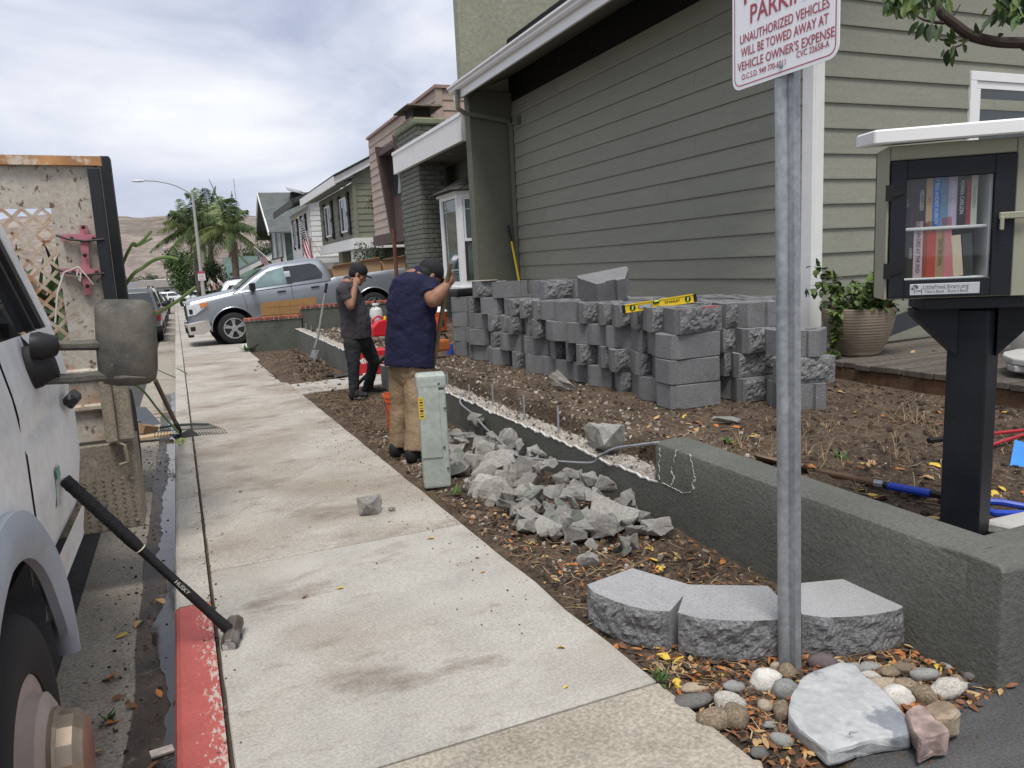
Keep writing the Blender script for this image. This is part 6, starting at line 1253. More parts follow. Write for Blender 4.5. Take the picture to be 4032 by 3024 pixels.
# ================================================================== VEHICLES
M_tyre = mat('tyre_rubber', (0.018,0.018,0.019), 0.8, 0.15, 9, bump=0.3, bscale=60, bdist=0.004)
M_alloy = mat('alloy_rim', (0.55,0.55,0.56), 0.3, 0.08, 5, metal=0.8); M_chrome = mat('chrome', (0.72,0.72,0.73), 0.12, 0.05, 4, metal=1.0)
M_vglass = mat('vehicle_glass', (0.02,0.025,0.027), 0.04, 0.3, 1.2, spec=1.0); M_trim = mat('black_trim', (0.014,0.014,0.015), 0.5, 0.2, 9)
M_lampc = mat('lamp_clear', (0.60,0.62,0.63), 0.1, 0.2, 12, spec=0.9); M_lampa = mat('lamp_amber', (0.62,0.22,0.08), 0.2, 0.1, 9); M_lampr = mat('lamp_red', (0.42,0.02,0.02), 0.2, 0.1, 9)
def wheel(par, c, r, w, side, rimr=None, spokes=5, rim=M_alloy, nut=6):
    """axis along local y; side -1: outside faces -y"""
    rimr = rimr or r*0.58; T = Matrix.Translation(Vector(c)) @ Matrix.Rotation(RAD(90), 4, 'X')
    b = MB(); b.lathe([(rimr,-w/2+0.01),(r*0.86,-w/2),(r*0.965,-w/2+0.025),(r,-w/2+0.06),(r,w/2-0.06),(r*0.965,w/2-0.025),(r*0.86,w/2),(rimr,w/2-0.01)], 36, T); wo = b.build('wheel', M_tyre, par, smooth=True)
    ys = side*(w/2-0.03); b = MB()
    b.lathe([(rimr*1.0,-0.02),(rimr*1.02,0.02),(rimr*0.93,0.02),(rimr*0.90,-0.06)], 36, Matrix.Translation(Vector(c)+Vector((0,side*(w/2-0.012),0))) @ Matrix.Rotation(RAD(90)*(-side), 4, 'X'))
    for k in range(spokes):
        a = 2*math.pi*k/spokes+0.3
        for da in (-0.13, 0.13) if spokes == 5 else (0,):
            d = Vector((math.cos(a+da), 0, math.sin(a+da))); n_ = Vector((-math.sin(a), 0, math.cos(a)))
            p0 = Vector(c)+Vector((0,ys,0))+d*rimr*0.2; p1 = Vector(c)+Vector((0,ys+side*0.012,0))+d*rimr*0.93
            b.tube([p0, p1], [(0.03,rimr*0.11),(0.02,rimr*0.13)], 6, up=(0,1,0))
    b.lathe([(0,0),(rimr*0.2,0),(rimr*0.24,-0.02),(rimr*0.30,-0.05)], 20, Matrix.Translation(Vector(c)+Vector((0,ys+side*0.025,0))) @ Matrix.Rotation(RAD(90)*(-side)*-1, 4, 'X'))
    b.build('rim', rim, wo, smooth=True)
    b = MB(); b.lathe([(0,0.0),(rimr*0.93,0.0)], 24, Matrix.Translation(Vector(c)+Vector((0,ys-side*0.05,0))) @ Matrix.Rotation(RAD(90),4,'X')); b.build('brake_disc', M_trim, wo)
    b = MB()
    for k in range(nut): a = 2*math.pi*k/nut; b.tube([Vector(c)+Vector((math.cos(a)*rimr*0.22, ys+side*0.0, math.sin(a)*rimr*0.22)), Vector(c)+Vector((math.cos(a)*rimr*0.22, ys+side*0.04, math.sin(a)*rimr*0.22))], 0.012, 6)
    b.build('wheel_nut', M_trim, wo); return wo
def body_loft(W, st, arches, sill, xn=70, x0=0, x1=5.8, crown=0.05, archr=0.50):
    """shell: st(x) -> (top z at the shoulder, half width factor, centre top z); open below"""
    b = MB(); rows = []; nz = 9
    for i in range(xn+1):
        x = x0+(x1-x0)*i/xn; zt, hw, zc = st(x); zb = sill(x)
        for ax, az, ar in arches:
            if abs(x-ax) < ar: zb = max(zb, az+math.sqrt(ar*ar-(x-ax)**2))
        zb = min(zb, zt-0.02); row = []
        for s in (-1, 1):
            col = []
            for k in range(nz+1):
                t = k/nz; z = zb+(zt-zb)*t
                rel = (z-0.45)/(max(zt, 0.9)-0.45)
                y = hw*W/2 - crown*(2*rel-1.05)**2*0.6 - (0.05*max(0,(rel-0.86)/0.14)**2)
                col.append(Vector((x, s*y, z)))
            row.append(col)
        rows.append((row, zc))
    for s in (0, 1):
        for i in range(xn):
            for k in range(nz):
                a, c = rows[i][0][s], rows[i+1][0][s]; b.add([a[k], c[k], c[k+1], a[k+1]], [(0,1,2,3)])
    ny = 8
    for i in range(xn):
        for k in range(ny):
            def tp(j, q):
                L_, R_ = rows[j][0][0][-1], rows[j][0][1][-1]; u = q/ny; p = L_.lerp(R_, u); p.z += (rows[j][1]-p.z)*(1-(2*u-1)**2)**0.7 if rows[j][1] > p.z else (rows[j][1]-p.z)*min(1, (1-abs(2*u-1))*6); return p
            b.add([tp(i,k), tp(i+1,k), tp(i+1,k+1), tp(i,k+1)], [(0,1,2,3)])
    for j in (0, xn):
        L_, R_ = rows[j][0][0], rows[j][0][1]; b.add(list(L_)+list(reversed(R_)), [list(range(2*nz+2))])
    return b
def rings(levels, n=40):
    """cab: levels (z, x front, x rear, half width, corner radius)"""
    b = MB(); R_ = []
    for z, xa, xb, hw, cr in levels:
        ring = []
        for (cx, cy, a0) in ((xb-cr, hw-cr, 0), (xa+cr, hw-cr, 90), (xa+cr, -hw+cr, 180), (xb-cr, -hw+cr, 270)):
            for k in range(6): a = RAD(a0+90*k/5); ring.append(Vector((cx+cr*math.cos(a), cy+cr*math.sin(a), z)))
        R_.append(ring)
    n = len(R_[0])
    for i in range(len(R_)-1):
        for k in range(n): b.add([R_[i][k], R_[i][(k+1) % n], R_[i+1][(k+1) % n], R_[i+1][k]], [(0,1,2,3)])
    b.add(R_[-1], [list(range(n))]); return b
def quadpanel(par, name, m, pts, th, nrm):
    b = MB(); b.prism([Vector(p) for p in pts], Vector(nrm)*th); return b.build(name, m, par, bevel=min(0.012, th*0.45))
# ------------------------------------------------ silver-blue pickup on the driveway
M_pk = mat('silver_blue_paint', (0.25,0.272,0.30), 0.32, 0.03, 2, metal=0.45, spec=0.6, coat=0.6)
pk = thing('pickup_truck', 'silver-blue crew pickup parked across the driveway with boxes in its bed', 'pickup', (1.11, 20.78, -0.275), rot=(0, RAD(-4.6), RAD(1.0)))
b_ = 1.0; yc = 1.0          # truck centre line is 1.0 m behind its near side
PK = thing  # (alias unused)
def S_(x):    # local x: 0 at the front axle, nose at -1.05, tail at 4.75
    if x < -0.98: return (1.17, 0.90, 1.20)
    if x < 0.15: k = (x+0.98)/1.13; return (1.20+0.12*k, 0.95+0.045*k, 1.27+0.12*k)
    if x < 2.62: return (1.32, 1.0, 1.33)
    if x < 2.72: return (1.33, 1.0, 0.92)
    return (1.355, 1.0, 0.92)
def sl(x): return 0.42 if x > -0.5 else 0.62
bb2 = body_loft(2.03, S_, [(0.0,0.40,0.545),(3.72,0.40,0.545)], sl, 90, -1.03, 4.74, 0.06)
for p in bb2.v: p.y += yc
bdy = bb2.build('body', M_pk, pk, smooth=True, weld=0.001)
cabm = rings([(1.28, 0.05, 2.70, 0.985, 0.10), (1.36, 0.22, 2.70, 0.965, 0.14), (1.62, 0.62, 2.66, 0.875, 0.16), (1.84, 1.02, 2.55, 0.775, 0.18), (1.915, 1.30, 2.45, 0.68, 0.2), (1.935, 1.6, 2.25, 0.5, 0.2)])
for p in cabm.v: p.y += yc
cabm.build('cab', M_pk, pk, smooth='all', weld=0.001)
def sy(z): # outer y of cab side at height z
    t = [(1.28,0.985),(1.36,0.965),(1.62,0.875),(1.84,0.775)]
    for (a, ha), (c, hc_) in zip(t, t[1:]):
        if a <= z <= c: return ha+(hc_-ha)*(z-a)/(c-a)
    return 0.985
def sidewin(name, pts, m, par, off=0.008, side=-1):
    P = [Vector((x, yc+side*(sy(z)+off), z)) for x, z in pts]; b = MB(); b.prism(P, (0, -side*0.012, 0)); return b.build(name, m, par)
M_lglass = mat('light_cab_glass', (0.16,0.23,0.23), 0.04, 0.5, 1.6, spec=1.0)
for sd_ in (-1, 1):
    d1 = sidewin('window', [(0.52,1.345),(0.95,1.66),(1.05,1.73),(1.48,1.79),(1.50,1.36)], M_lglass, pk, 0.012, sd_)
    d2 = sidewin('window', [(1.64,1.365),(1.62,1.795),(2.20,1.80),(2.33,1.74),(2.46,1.50),(2.42,1.38)], M_vglass, pk, 0.012, sd_)
    sidewin('pillar', [(1.50,1.34),(1.485,1.80),(1.62,1.80),(1.64,1.34)], M_trim, pk, 0.009, sd_)
    for x in (1.59,):
        q = MB(); q.span((x-0.004, yc+sd_*1.012-0.006, 0.52), (x+0.004, yc+sd_*1.012+0.006, 1.33)); q.build('door_seam', M_trim, pk)
    q = MB(); q.tube([Vector((0.38, yc+sd_*1.006, 0.55)), Vector((0.40, yc+sd_*1.016, 0.9)), Vector((0.34, yc+sd_*1.0, 1.30))], 0.005, 4); q.build('door_seam', M_trim, pk)
    for x in (1.32, 2.2): q = MB(); q.box((x, yc+sd_*1.025, 1.17), (0.22,0.03,0.04)); q.build('door_handle', M_trim, pk, bevel=0.01)
    # mirror
    q = MB(); q.box((0.60, yc+sd_*1.16, 1.39), (0.14,0.20,0.20)); mo = q.build('mirror', M_trim, pk, bevel=0.03, segs=2); q = MB(); q.tube([(0.62,yc+sd_*0.98,1.34),(0.62,yc+sd_*1.08,1.36)], 0.03, 6); q.build('mirror_arm', M_trim, mo)
    for ax in (0.0, 3.72):
        q = MB(); P = [Vector((ax+0.545*math.cos(a), yc+sd_*1.010, 0.40+0.545*math.sin(a))) for a in [math.pi*k/24 for k in range(25)]]; q.tube(P, [(0.018,0.022)]*25, 6); q.build('arch_lip', M_pk, pk, smooth=True)
        q = MB(); q.lathe([(0.0,0.0),(0.56,0.0)], 28, Matrix.Translation((ax, yc+sd_*0.70, 0.42)) @ Matrix.Rotation(RAD(90),4,'X')); q.build('wheel_well', M_dark, pk)
        wheel(pk, (ax, yc+sd_*0.875, 0.405), 0.405, 0.27, sd_, 0.262)
# windscreen
q = MB(); q.add([Vector((0.245,yc-0.86,1.375)), Vector((0.245,yc+0.86,1.375)), Vector((0.985,yc+0.66,1.835)), Vector((0.985,yc-0.66,1.835))], [(0,1,2,3)])
for p in q.v: p += Vector((-0.02,0,0.015))
q.build('windscreen', mat('screen_glass', (0.20,0.27,0.26), 0.05, 0.4, 2, spec=1.0), pk)
# nose: grille, bumper, lamps
q = MB(); q.box((-1.045, yc, 0.92), (0.06,1.06,0.44)); gr_ = q.build('grille', M_trim, pk, bevel=0.02)
for k in range(4): q = MB(); q.box((-1.08, yc, 0.78+0.085*k), (0.02,0.94,0.03)); q.build('grille_bar', M_trim, gr_)
q = MB(); q.box((-1.02, yc, 1.185), (0.14,1.2,0.09)); q.build('chrome_strip', M_chrome, pk, bevel=0.02)
for sd_ in (-1, 1):
    q = MB(); q.prism([Vector((-1.06, yc+sd_*0.54, 0.70)), Vector((-1.06, yc+sd_*0.60, 1.14)), Vector((-0.98, yc+sd_*0.64, 1.14)), Vector((-0.98, yc+sd_*0.60, 0.70))], (0.04,0,0)); q.build('chrome_strip', M_chrome, pk)
    q = MB(); q.prism([Vector((-1.04,yc+sd_*0.92,0.86)), Vector((-1.03,yc+sd_*0.92,1.13)), Vector((-0.55,yc+sd_*0.985,1.18)), Vector((-0.62,yc+sd_*0.985,1.02)), Vector((-0.85,yc+sd_*0.95,0.88))], (0,sd_*0.045,0)); hl = q.build('headlight', M_lampc, pk, bevel=0.008)
    q = MB(); q.box((-0.63, yc+sd_*1.0, 1.10), (0.17,0.07,0.12)); q.build('turn_signal', M_lampa, hl, bevel=0.01)
    q = MB(); q.box((-0.93, yc+sd_*0.96, 0.97), (0.14,0.05,0.15)); q.build('lamp_bezel', M_trim, hl, bevel=0.02)
    q = MB(); q.prism([Vector((-1.10,yc+sd_*1.01,0.40)), Vector((-1.12,yc+sd_*1.01,0.68)), Vector((-0.56,yc+sd_*1.01,0.72)), Vector((-0.54,yc+sd_*1.01,0.46)), Vector((-0.75,yc+sd_*1.01,0.36))], (0,-sd_*0.30,0)); q.build('bumper', M_chrome, pk, bevel=0.015)
    q = MB(); q.box((-0.98, yc+sd_*1.0, 0.54), (0.12,0.05,0.12)); q.build('fog_lamp', M_trim, pk, bevel=0.015)
q = MB(); q.box((-1.10, yc, 0.50), (0.10,1.2,0.14)); q.build('bumper_centre', M_trim, pk); q = MB(); q.box((-1.09, yc, 0.62), (0.12,1.3,0.10)); q.build('bumper', M_chrome, pk, bevel=0.02)
q = MB(); q.box((-1.05, yc, 0.36), (0.14,1.5,0.10)); q.build('air_dam', M_trim, pk, bevel=0.02)
q = MB(); q.box((-0.9,yc,1.2), (0.25,0.5,0.04)); q.build('hood_scoop', M_trim, pk, bevel=0.01)
q = MB(); q.span((-0.5,yc-0.6,0.32), (4.6,yc+0.6,0.55)); q.build('chassis', M_dark, pk)
# cardboard boxes in the bed
M_card = mat('cardboard', (0.42,0.27,0.155), 0.9, 0.08, 3, rnd=0.08)
for i, (x, y, w_, d2_, h_, lab) in enumerate(((3.55,0.55,0.62,0.7,0.66,'torn cardboard box at the front of the pickup bed'),(4.25,0.55,0.65,0.7,0.70,'middle cardboard box with lifted flap in the pickup bed'),(4.95,0.6,0.68,0.7,0.66,'rear cardboard box in the pickup bed'))):
    P = pk.matrix_basis if False else (Matrix.Translation((1.11,20.78,-0.275)) @ Matrix.Rotation(RAD(-4.6),4,'Y'))
    c_ = P @ Vector((x-0.45, y+0.2, 0.93)); t = thing('cardboard_box', lab, 'box', c_, rot=(0,RAD(-4.6),0.05*i), group='cardboard boxes in the pickup bed')
    q = MB(); q.box((0,0,h_/2), (w_,d2_,h_)); q.build('carton', M_card, t); q = MB(); q.prism([Vector((-w_/2,-d2_/2,h_)), Vector((w_/2,-d2_/2,h_)), Vector((w_/2-0.02,-d2_/2-0.10,h_+0.10)), Vector((-w_/2+0.03,-d2_/2-0.06,h_+0.07))], (0,0.004,0.006)); q.build('flap', M_card, t)
# ------------------------------------------------ generic parked cars
def car(name, label, loc, rzv, L_, W_, H_, hood, belt, m, suv=True, cat='car', glass=M_vglass, group=None, rear=True):
    """local x along the length, 0 at the rear, W across; rear faces local -x"""
    t = thing(name, label, cat, loc, rz=rzv, group=group)
    def st(x):
        if x < L_-hood: return (belt, 1.0-0.05*max(0,(0.35-x)/0.35), belt+0.01)
        k = (x-(L_-hood))/hood; return (belt-0.02-0.14*k*k, 1.0-0.14*k**3, belt+0.05-0.16*k*k)
    r_ = 0.36; b = body_loft(W_, st, [(0.85,0.34,0.43),(L_-0.88,0.34,0.43)], lambda x: 0.32, 50, 0.0, L_, 0.07); b.build('body', m, t, smooth=True, weld=0.001)
    rx = 0.10 if suv else 0.55; fx = L_-hood+0.05
    c = rings([(belt-0.04, rx-0.06, fx+0.05, W_/2-0.03, 0.10), (belt+0.02, rx-0.02, fx, W_/2-0.05, 0.12), (H_-0.16, rx+0.28, fx-0.62, W_/2-0.20, 0.14), (H_-0.04, rx+0.40, fx-0.85, W_/2-0.27, 0.16), (H_, rx+0.7, fx-1.1, W_/2-0.45, 0.2)]); c.build('cab', m, t, smooth='all', weld=0.001)
    q = MB(); q.add([Vector((rx-0.02,-W_/2+0.16,belt+0.05)), Vector((rx-0.02,W_/2-0.16,belt+0.05)), Vector((rx+0.26,W_/2-0.28,H_-0.16)), Vector((rx+0.26,-W_/2+0.28,H_-0.16))], [(0,1,2,3)])
    for p in q.v: p.x -= 0.02
    q.build('rear_window', glass, t)
    q = MB(); q.add([Vector((fx+0.02,-W_/2+0.14,belt+0.04)), Vector((fx+0.02,W_/2-0.14,belt+0.04)), Vector((fx-0.58,W_/2-0.26,H_-0.15)), Vector((fx-0.58,-W_/2+0.26,H_-0.15))], [(0,1,2,3)])
    for p in q.v: p.x += 0.03
    q.build('windscreen', glass, t)
    for s in (-1, 1):
        for xa, xb, xc, xd in ((rx+0.12, rx+1.15, rx+1.15, rx+0.42), (rx+1.25, rx+2.15, rx+2.10, rx+1.25), (rx+2.25, fx-0.15, fx-0.72, rx+2.2)):
            if xb-xa < 0.15: continue
            q = MB(); q.prism([Vector((xa,s*(W_/2-0.045),belt+0.05)), Vector((xb,s*(W_/2-0.045),belt+0.05)), Vector((xc,s*(W_/2-0.185),H_-0.17)), Vector((xd,s*(W_/2-0.185),H_-0.17))], (0,s*0.012,0.003)); q.build('window', glass, t)
        q = MB(); q.box((fx-0.25, s*(W_/2+0.10), belt+0.10), (0.12,0.20,0.15)); q.build('mirror', M_trim, t, bevel=0.03)
        for ax in (0.85, L_-0.88): wheel(t, (ax, s*(W_/2-0.13), 0.345), 0.345, 0.22, s, 0.21); q = MB(); q.lathe([(0.0,0.0),(0.44,0.0)], 20, Matrix.Translation((ax, s*(W_/2-0.26), 0.36)) @ Matrix.Rotation(RAD(90),4,'X')); q.build('wheel_well', M_dark, t)
        q = MB(); q.box((0.05, s*(W_/2-0.10), belt-0.17), (0.10,0.15,0.34)); q.build('taillight', M_lampr, t, bevel=0.02)
        q = MB(); q.box((L_-0.15, s*(W_/2-0.24), belt-0.25), (0.2,0.3,0.15)); q.build('headlight', M_lampc, t, bevel=0.02)
        if suv: q = MB(); q.tube([(rx+0.5,s*(W_/2-0.32),H_-0.02),(rx+0.55,s*(W_/2-0.32),H_+0.04),(fx-1.2,s*(W_/2-0.32),H_+0.04),(fx-1.1,s*(W_/2-0.32),H_-0.02)], 0.018, 6); q.build('roof_rail', M_trim, t)
    q = MB(); q.box((0.0,0,0.46), (0.20,W_-0.06,0.22)); q.build('bumper', M_trim if name == 'dark_suv' else m, t, bevel=0.04); q = MB(); q.box((L_-0.02,0,0.44), (0.18,W_-0.2,0.24)); q.build('bumper', m, t, bevel=0.05)
    q = MB(); q.box((-0.03,0,0.75), (0.02,0.32,0.16)); q.build('number_plate', M_white, t)
    return t
def kx(y, off): return -0.165+QX*y-off
M_jeep = mat('jeep_pewter', (0.10,0.11,0.105), 0.35, 0.05, 2, metal=0.4, coat=0.5); M_silv = mat('car_silver', (0.50,0.50,0.50), 0.3, 0.04, 2, metal=0.4, coat=0.5); M_wcar = mat('car_white', (0.70,0.71,0.72), 0.25, 0.03, 2, coat=0.6); M_bcar = mat('car_black', (0.012,0.012,0.014), 0.25, 0.05, 2, coat=0.6)
for nm2, lab, y, W_, L_, H_, m, sv in (('dark_suv','dark pewter SUV parked at the kerb, nearest behind the truck bed',26.8,1.85,4.6,1.76,M_jeep,True),('silver_suv','silver SUV parked in front of the dark pewter one',32.4,1.88,4.7,1.80,M_silv,True),('parked_car','black sedan parked third along the kerb',38.4,1.8,4.6,1.45,M_bcar,False),('parked_car','grey car parked fourth along the kerb',45,1.8,4.5,1.5,M_jeep,False),('parked_car','black car parked far down the kerb beyond the grey one',60,1.8,4.5,1.5,M_bcar,False)):
    car(nm2, lab, (kx(y, 0.32+W_/2), y, gz(y)-0.165), RAD(90)+0.0106, L_, W_, H_, 1.15, 1.02 if sv else 0.92, m, sv, group='vehicles parked along the kerb')
car('white_suv', 'white SUV parked nose-in behind the silver-blue pickup', (0.72, 25.2, gz(25)+0.02), 0.0, 4.7, 1.95, 1.68, 1.2, 1.08, M_wcar, True)
car('white_car', 'white car hood poking out left of the white SUV', (4.9, 29.2, gz(29)+0.02), RAD(180), 4.6, 1.9, 1.3, 1.5, 1.12, M_wcar, False)
car('white_car', 'white car far down the street beside the last lamp', (-0.3, 105, gz(105)-0.05), RAD(180), 4.6, 1.8, 1.5, 1.2, 0.95, M_wcar, False)
car('parked_car', 'small white car nosing out beyond the pickup on the right', (3.4, 78, gz(78)), RAD(180), 4.4, 1.8, 1.5, 1.2, 0.95, M_wcar, False)
# ------------------------------------------------ white dump truck at the left
M_wt = mat('worn_white_paint', (0.78,0.78,0.77), 0.42, 0.05, 2.5, world_space=True, coat=0.2, spots=[((0.42,0.45,0.49), 1.6, 0.60, 0.64, 0.8, (1,1,0.45)), ((0.16,0.13,0.11), 9, 0.70, 0.74, 0.8, (1,1,0.6)), ((0.50,0.49,0.46), 3, 0.5, 0.7, 0.4)])
M_prim = mat('grey_primer_flare', (0.33,0.36,0.40), 0.5, 0.12, 5, world_space=True, spots=[((0.5,0.42,0.2), 8, 0.68, 0.72, 0.6)])
M_bed = mat('rusty_cream_steel', (0.47,0.43,0.36), 0.75, 0.12, 3, world_space=True, bump=0.3, bscale=30, spots=[((0.33,0.13,0.04), 2.6, 0.52, 0.64, 0.75), ((0.13,0.07,0.035), 26, 0.585, 0.63, 0.9, (1,1,0.7)), ((0.62,0.60,0.55), 7, 0.58, 0.7, 0.4)])
M_bedrust = mat('rusty_rail', (0.42,0.22,0.10), 0.85, 0.35, 8, world_space=True, spots=[((0.60,0.55,0.45), 9, 0.52, 0.6, 0.8)])
M_mud = mat('muddy_tread_plate', (0.24,0.205,0.155), 0.85, 0.2, 5, world_space=True, bump=0.3, bscale=40, spots=[((0.11,0.09,0.065), 4, 0.52, 0.7, 0.6), ((0.42,0.38,0.31), 12, 0.6, 0.7, 0.5)])
M_mirr = mat('dusty_black_plastic', (0.055,0.054,0.050), 0.75, 0.2, 9, world_space=True, bump=0.5, bscale=160, bdist=0.003, spots=[((0.165,0.15,0.12), 5.5, 0.40, 0.62, 0.8, (1,1,1.2)), ((0.22,0.21,0.18), 60, 0.64, 0.70, 0.5)])
M_blkpost = mat('black_post_paint', (0.018,0.02,0.023), 0.55, 0.2, 6, spots=[((0.22,0.22,0.22), 26, 0.70, 0.73, 0.7)])
wt = thing('dump_truck', 'battered white dump truck with rusty perforated bed parked at the left kerb', 'truck', (-1.5, 2.2, gz(2.2)-0.17)); TO = Vector(wt.location)
def xs(z):       # half-body outline of the cab side
    t = [(0.38,-0.545),(0.5,-0.525),(0.72,-0.490),(0.95,-0.488),(1.10,-0.50),(1.24,-0.525),(1.34,-0.545),(1.66,-0.64),(1.9,-0.72)]
    for (a, xa), (c, xc) in zip(t, t[1:]):
        if a <= z <= c: return xa+(xc-xa)*(z-a)/(c-a)
    return t[0][1] if z < t[0][0] else t[-1][1]
AY, AZ, AR = 2.15, 0.20, 0.555
def side_grid(name, y0, y1, zlo, zhi, m, ny=24, nz=18, off=0.0, bulge=None):
    b = MB()
    def f(u, v):
        y = y0+(y1-y0)*u; zb = zlo
        if abs(y-AY) < AR: zb = max(zb, AZ+math.sqrt(AR*AR-(y-AY)**2))
        z = zb+(zhi-zb)*v; x = xs(z)+off+(bulge(y, z) if bulge else 0)
        if y > 3.62: x -= 0.25*(y-3.62)**2*4
        return Vector((x, y, z))-TO
    b.grid(f, ny, nz); return b.build(name, m, wt, smooth='all')
side_grid('fender', 0.9, 2.60, 0.42, 1.24, M_wt, 40, 16, 0.0)
side_grid('door', 2.607, 3.70, 0.52, 1.27, M_wt, 28, 20, 0.004, lambda y, z: 0.014*math.exp(-((z-0.98)/0.025)**2)*-1)
side_grid('rocker', 2.62, 3.72, 0.36, 0.515, M_wt, 20, 5, 0.03)
# rest of cab: body core, roof, hood, pillars, glass
b = MB(); b.span(Vector((-2.45,1.0,0.5))-TO, Vector((-0.60,3.68,1.2))-TO); b.build('cab_core', M_dark, wt)
b = MB(); b.prism([Vector((xs(1.24)-0.01,0.9,1.235))-TO, Vector((-2.5,0.9,1.235))-TO, Vector((-2.4,0.9,1.30))-TO, Vector((xs(1.24)-0.1,0.9,1.30))-TO], (0,1.45,0)); b.build('hood', M_wt, wt)
b = MB(); b.prism([Vector((-0.66,2.85,1.72))-TO, Vector((-2.40,2.85,1.72))-TO, Vector((-2.3,2.85,1.80))-TO, Vector((-0.76,2.85,1.80))-TO], (0,0.86,0)); b.build('roof', M_wt, wt)
def pil(a, c, w, m, nm3='pillar'): b = MB(); b.tube([Vector(a)-TO, Vector(c)-TO], [(w[0],w[1])]*2, 4); b.build(nm3, m, wt)
b = MB(); b.prism([Vector((xs(1.27)+0.002,3.60,1.265))-TO, Vector((xs(1.27)+0.002,3.70,1.265))-TO, Vector((xs(1.75)+0.002,3.66,1.75))-TO, Vector((xs(1.75)+0.002,3.52,1.75))-TO], (-0.05,0,-0.0)); b.build('pillar', M_wt, wt)
b = MB(); b.prism([Vector((xs(1.27),2.45,1.265))-TO, Vector((xs(1.27),2.55,1.265))-TO, Vector((xs(1.74),3.02,1.74))-TO, Vector((xs(1.74),2.92,1.74))-TO], (-0.05,0,0)); b.build('pillar', M_wt, wt)
b = MB(); b.prism([Vector((xs(1.72)+0.001,2.92,1.72))-TO, Vector((xs(1.72)+0.001,3.68,1.72))-TO, Vector((xs(1.78),3.68,1.78))-TO, Vector((xs(1.78),2.92,1.78))-TO], (-0.05,0,0)); b.build('roof_rail', M_wt, wt)
for (ya, yb, o_, w_) in ((3.50,3.59,0.0,0.0),(3.40,3.44,-0.012,0)):     # black seals round the window
    b = MB(); b.prism([Vector((xs(1.27)-0.005+o_,ya,1.265))-TO, Vector((xs(1.27)-0.005+o_,yb,1.265))-TO, Vector((xs(1.74)-0.005+o_,yb-0.06,1.74))-TO, Vector((xs(1.74)-0.005+o_,ya-0.06,1.74))-TO], (-0.03,0,0)); b.build('window_seal', M_trim, wt)
b = MB(); b.prism([Vector((xs(1.27)-0.045,2.55,1.265))-TO, Vector((xs(1.27)-0.045,3.60,1.265))-TO, Vector((xs(1.73)-0.045,3.58,1.73))-TO, Vector((xs(1.73)-0.045,3.0,1.73))-TO], (-0.006,0,0)); b.build('window', M_vglass, wt)
b = MB(); b.span(Vector((-2.3,3.55,1.25))-TO, Vector((-0.72,3.68,1.72))-TO); b.build('cab_back', M_trim, wt)
# wheel arch flare, wheel with big steel hub
b = MB(); P = []; Rr = []
for k in range(31):
    a = RAD(3+174*k/30); P.append(Vector((-0.478, AY+0.600*math.cos(a), AZ+0.600*math.sin(a)))-TO); Rr.append((0.035,0.07*min(1, 0.3+k/6, 0.3+(30-k)/6)))
b.tube(P, Rr, 8, True, None, (1,0,0)); b.build('fender_flare', M_prim, wt, smooth=True)
b = MB(); b.lathe([(0,0),(0.64,0)], 24, Matrix.Translation(Vector((-0.78,AY,AZ))-TO) @ Matrix.Rotation(RAD(90),4,'Y')); b.build('wheel_well', M_dark, wt)
T = Matrix.Translation(Vector((-0.60,AY,AZ))-TO) @ Matrix.Rotation(RAD(90),4,'Y')
b = MB(); b.lathe([(0.22,-0.12),(0.34,-0.125),(0.385,-0.10),(0.398,-0.075),(0.40,-0.03),(0.393,-0.028),(0.393,-0.02),(0.40,-0.018),(0.40,0.03),(0.393,0.032),(0.393,0.04),(0.398,0.042),(0.396,0.085),(0.385,0.105),(0.36,0.12),(0.30,0.127),(0.235,0.115),(0.215,0.06),(0.20,-0.05)], 64, T); ty = b.build('wheel', M_tyre, wt, smooth=True)
b = MB(); b.lathe([(0.235,0.110),(0.205,0.10),(0.20,0.06),(0.185,0.055),(0.18,0.145),(0.155,0.16),(0.05,0.16)], 40, T); b.build('rim', mat('pink_primer_rim', (0.36,0.29,0.25), 0.6, 0.2, 6), ty, smooth=True)
b = MB(); b.lathe([(0.136,0.16),(0.138,0.172),(0.131,0.18),(0.126,0.18),(0.123,0.215),(0.108,0.228),(0.10,0.236),(0.0,0.238)], 16, T); b.build('hub_cap', mat('rusty_chrome_hub', (0.34,0.27,0.20), 0.35, 0.3, 6, metal=0.7, spots=[((0.28,0.14,0.06), 5, 0.52, 0.68, 0.7)]), ty)
# mirror on two arms
MY = 2.95
def mp(x, y, dy=0.0): return atY(x*1.0511, 1000+y*1.0504, MY+dy)-TO
b = MB()
outl = [(352,205),(362,180),(392,170),(460,169),(540,172),(575,190),(583,225),(590,330),(592,430),(586,465),(560,485),(500,494),(440,495),(392,488),(378,470),(366,440),(358,330)]
fr_, bk_ = [mp(x, y, -0.03) for x, y in outl], [mp(x, y, 0.05) for x, y in outl]; cen = sum(fr_, Vector())/len(fr_)
n = len(outl); fr2 = [cen+(p-cen)*0.80+Vector((0,-0.035,0)) for p in fr_]; fr3 = [cen+(p-cen)*0.45+Vector((0,-0.045,0)) for p in fr_]
b.add(fr3+fr2+fr_+bk_, [list(range(n))]+[(i, (i+1) % n, (i+1) % n+n, i+n) for i in range(n)]+[(i+n, (i+1) % n+n, (i+1) % n+2*n, i+2*n) for i in range(n)]+[(i+2*n, (i+1) % n+2*n, (i+1) % n+3*n, i+3*n) for i in range(n)]+[list(range(4*n-1, 3*n-1, -1))])
mir = b.build('mirror', M_mirr, wt, smooth='all')
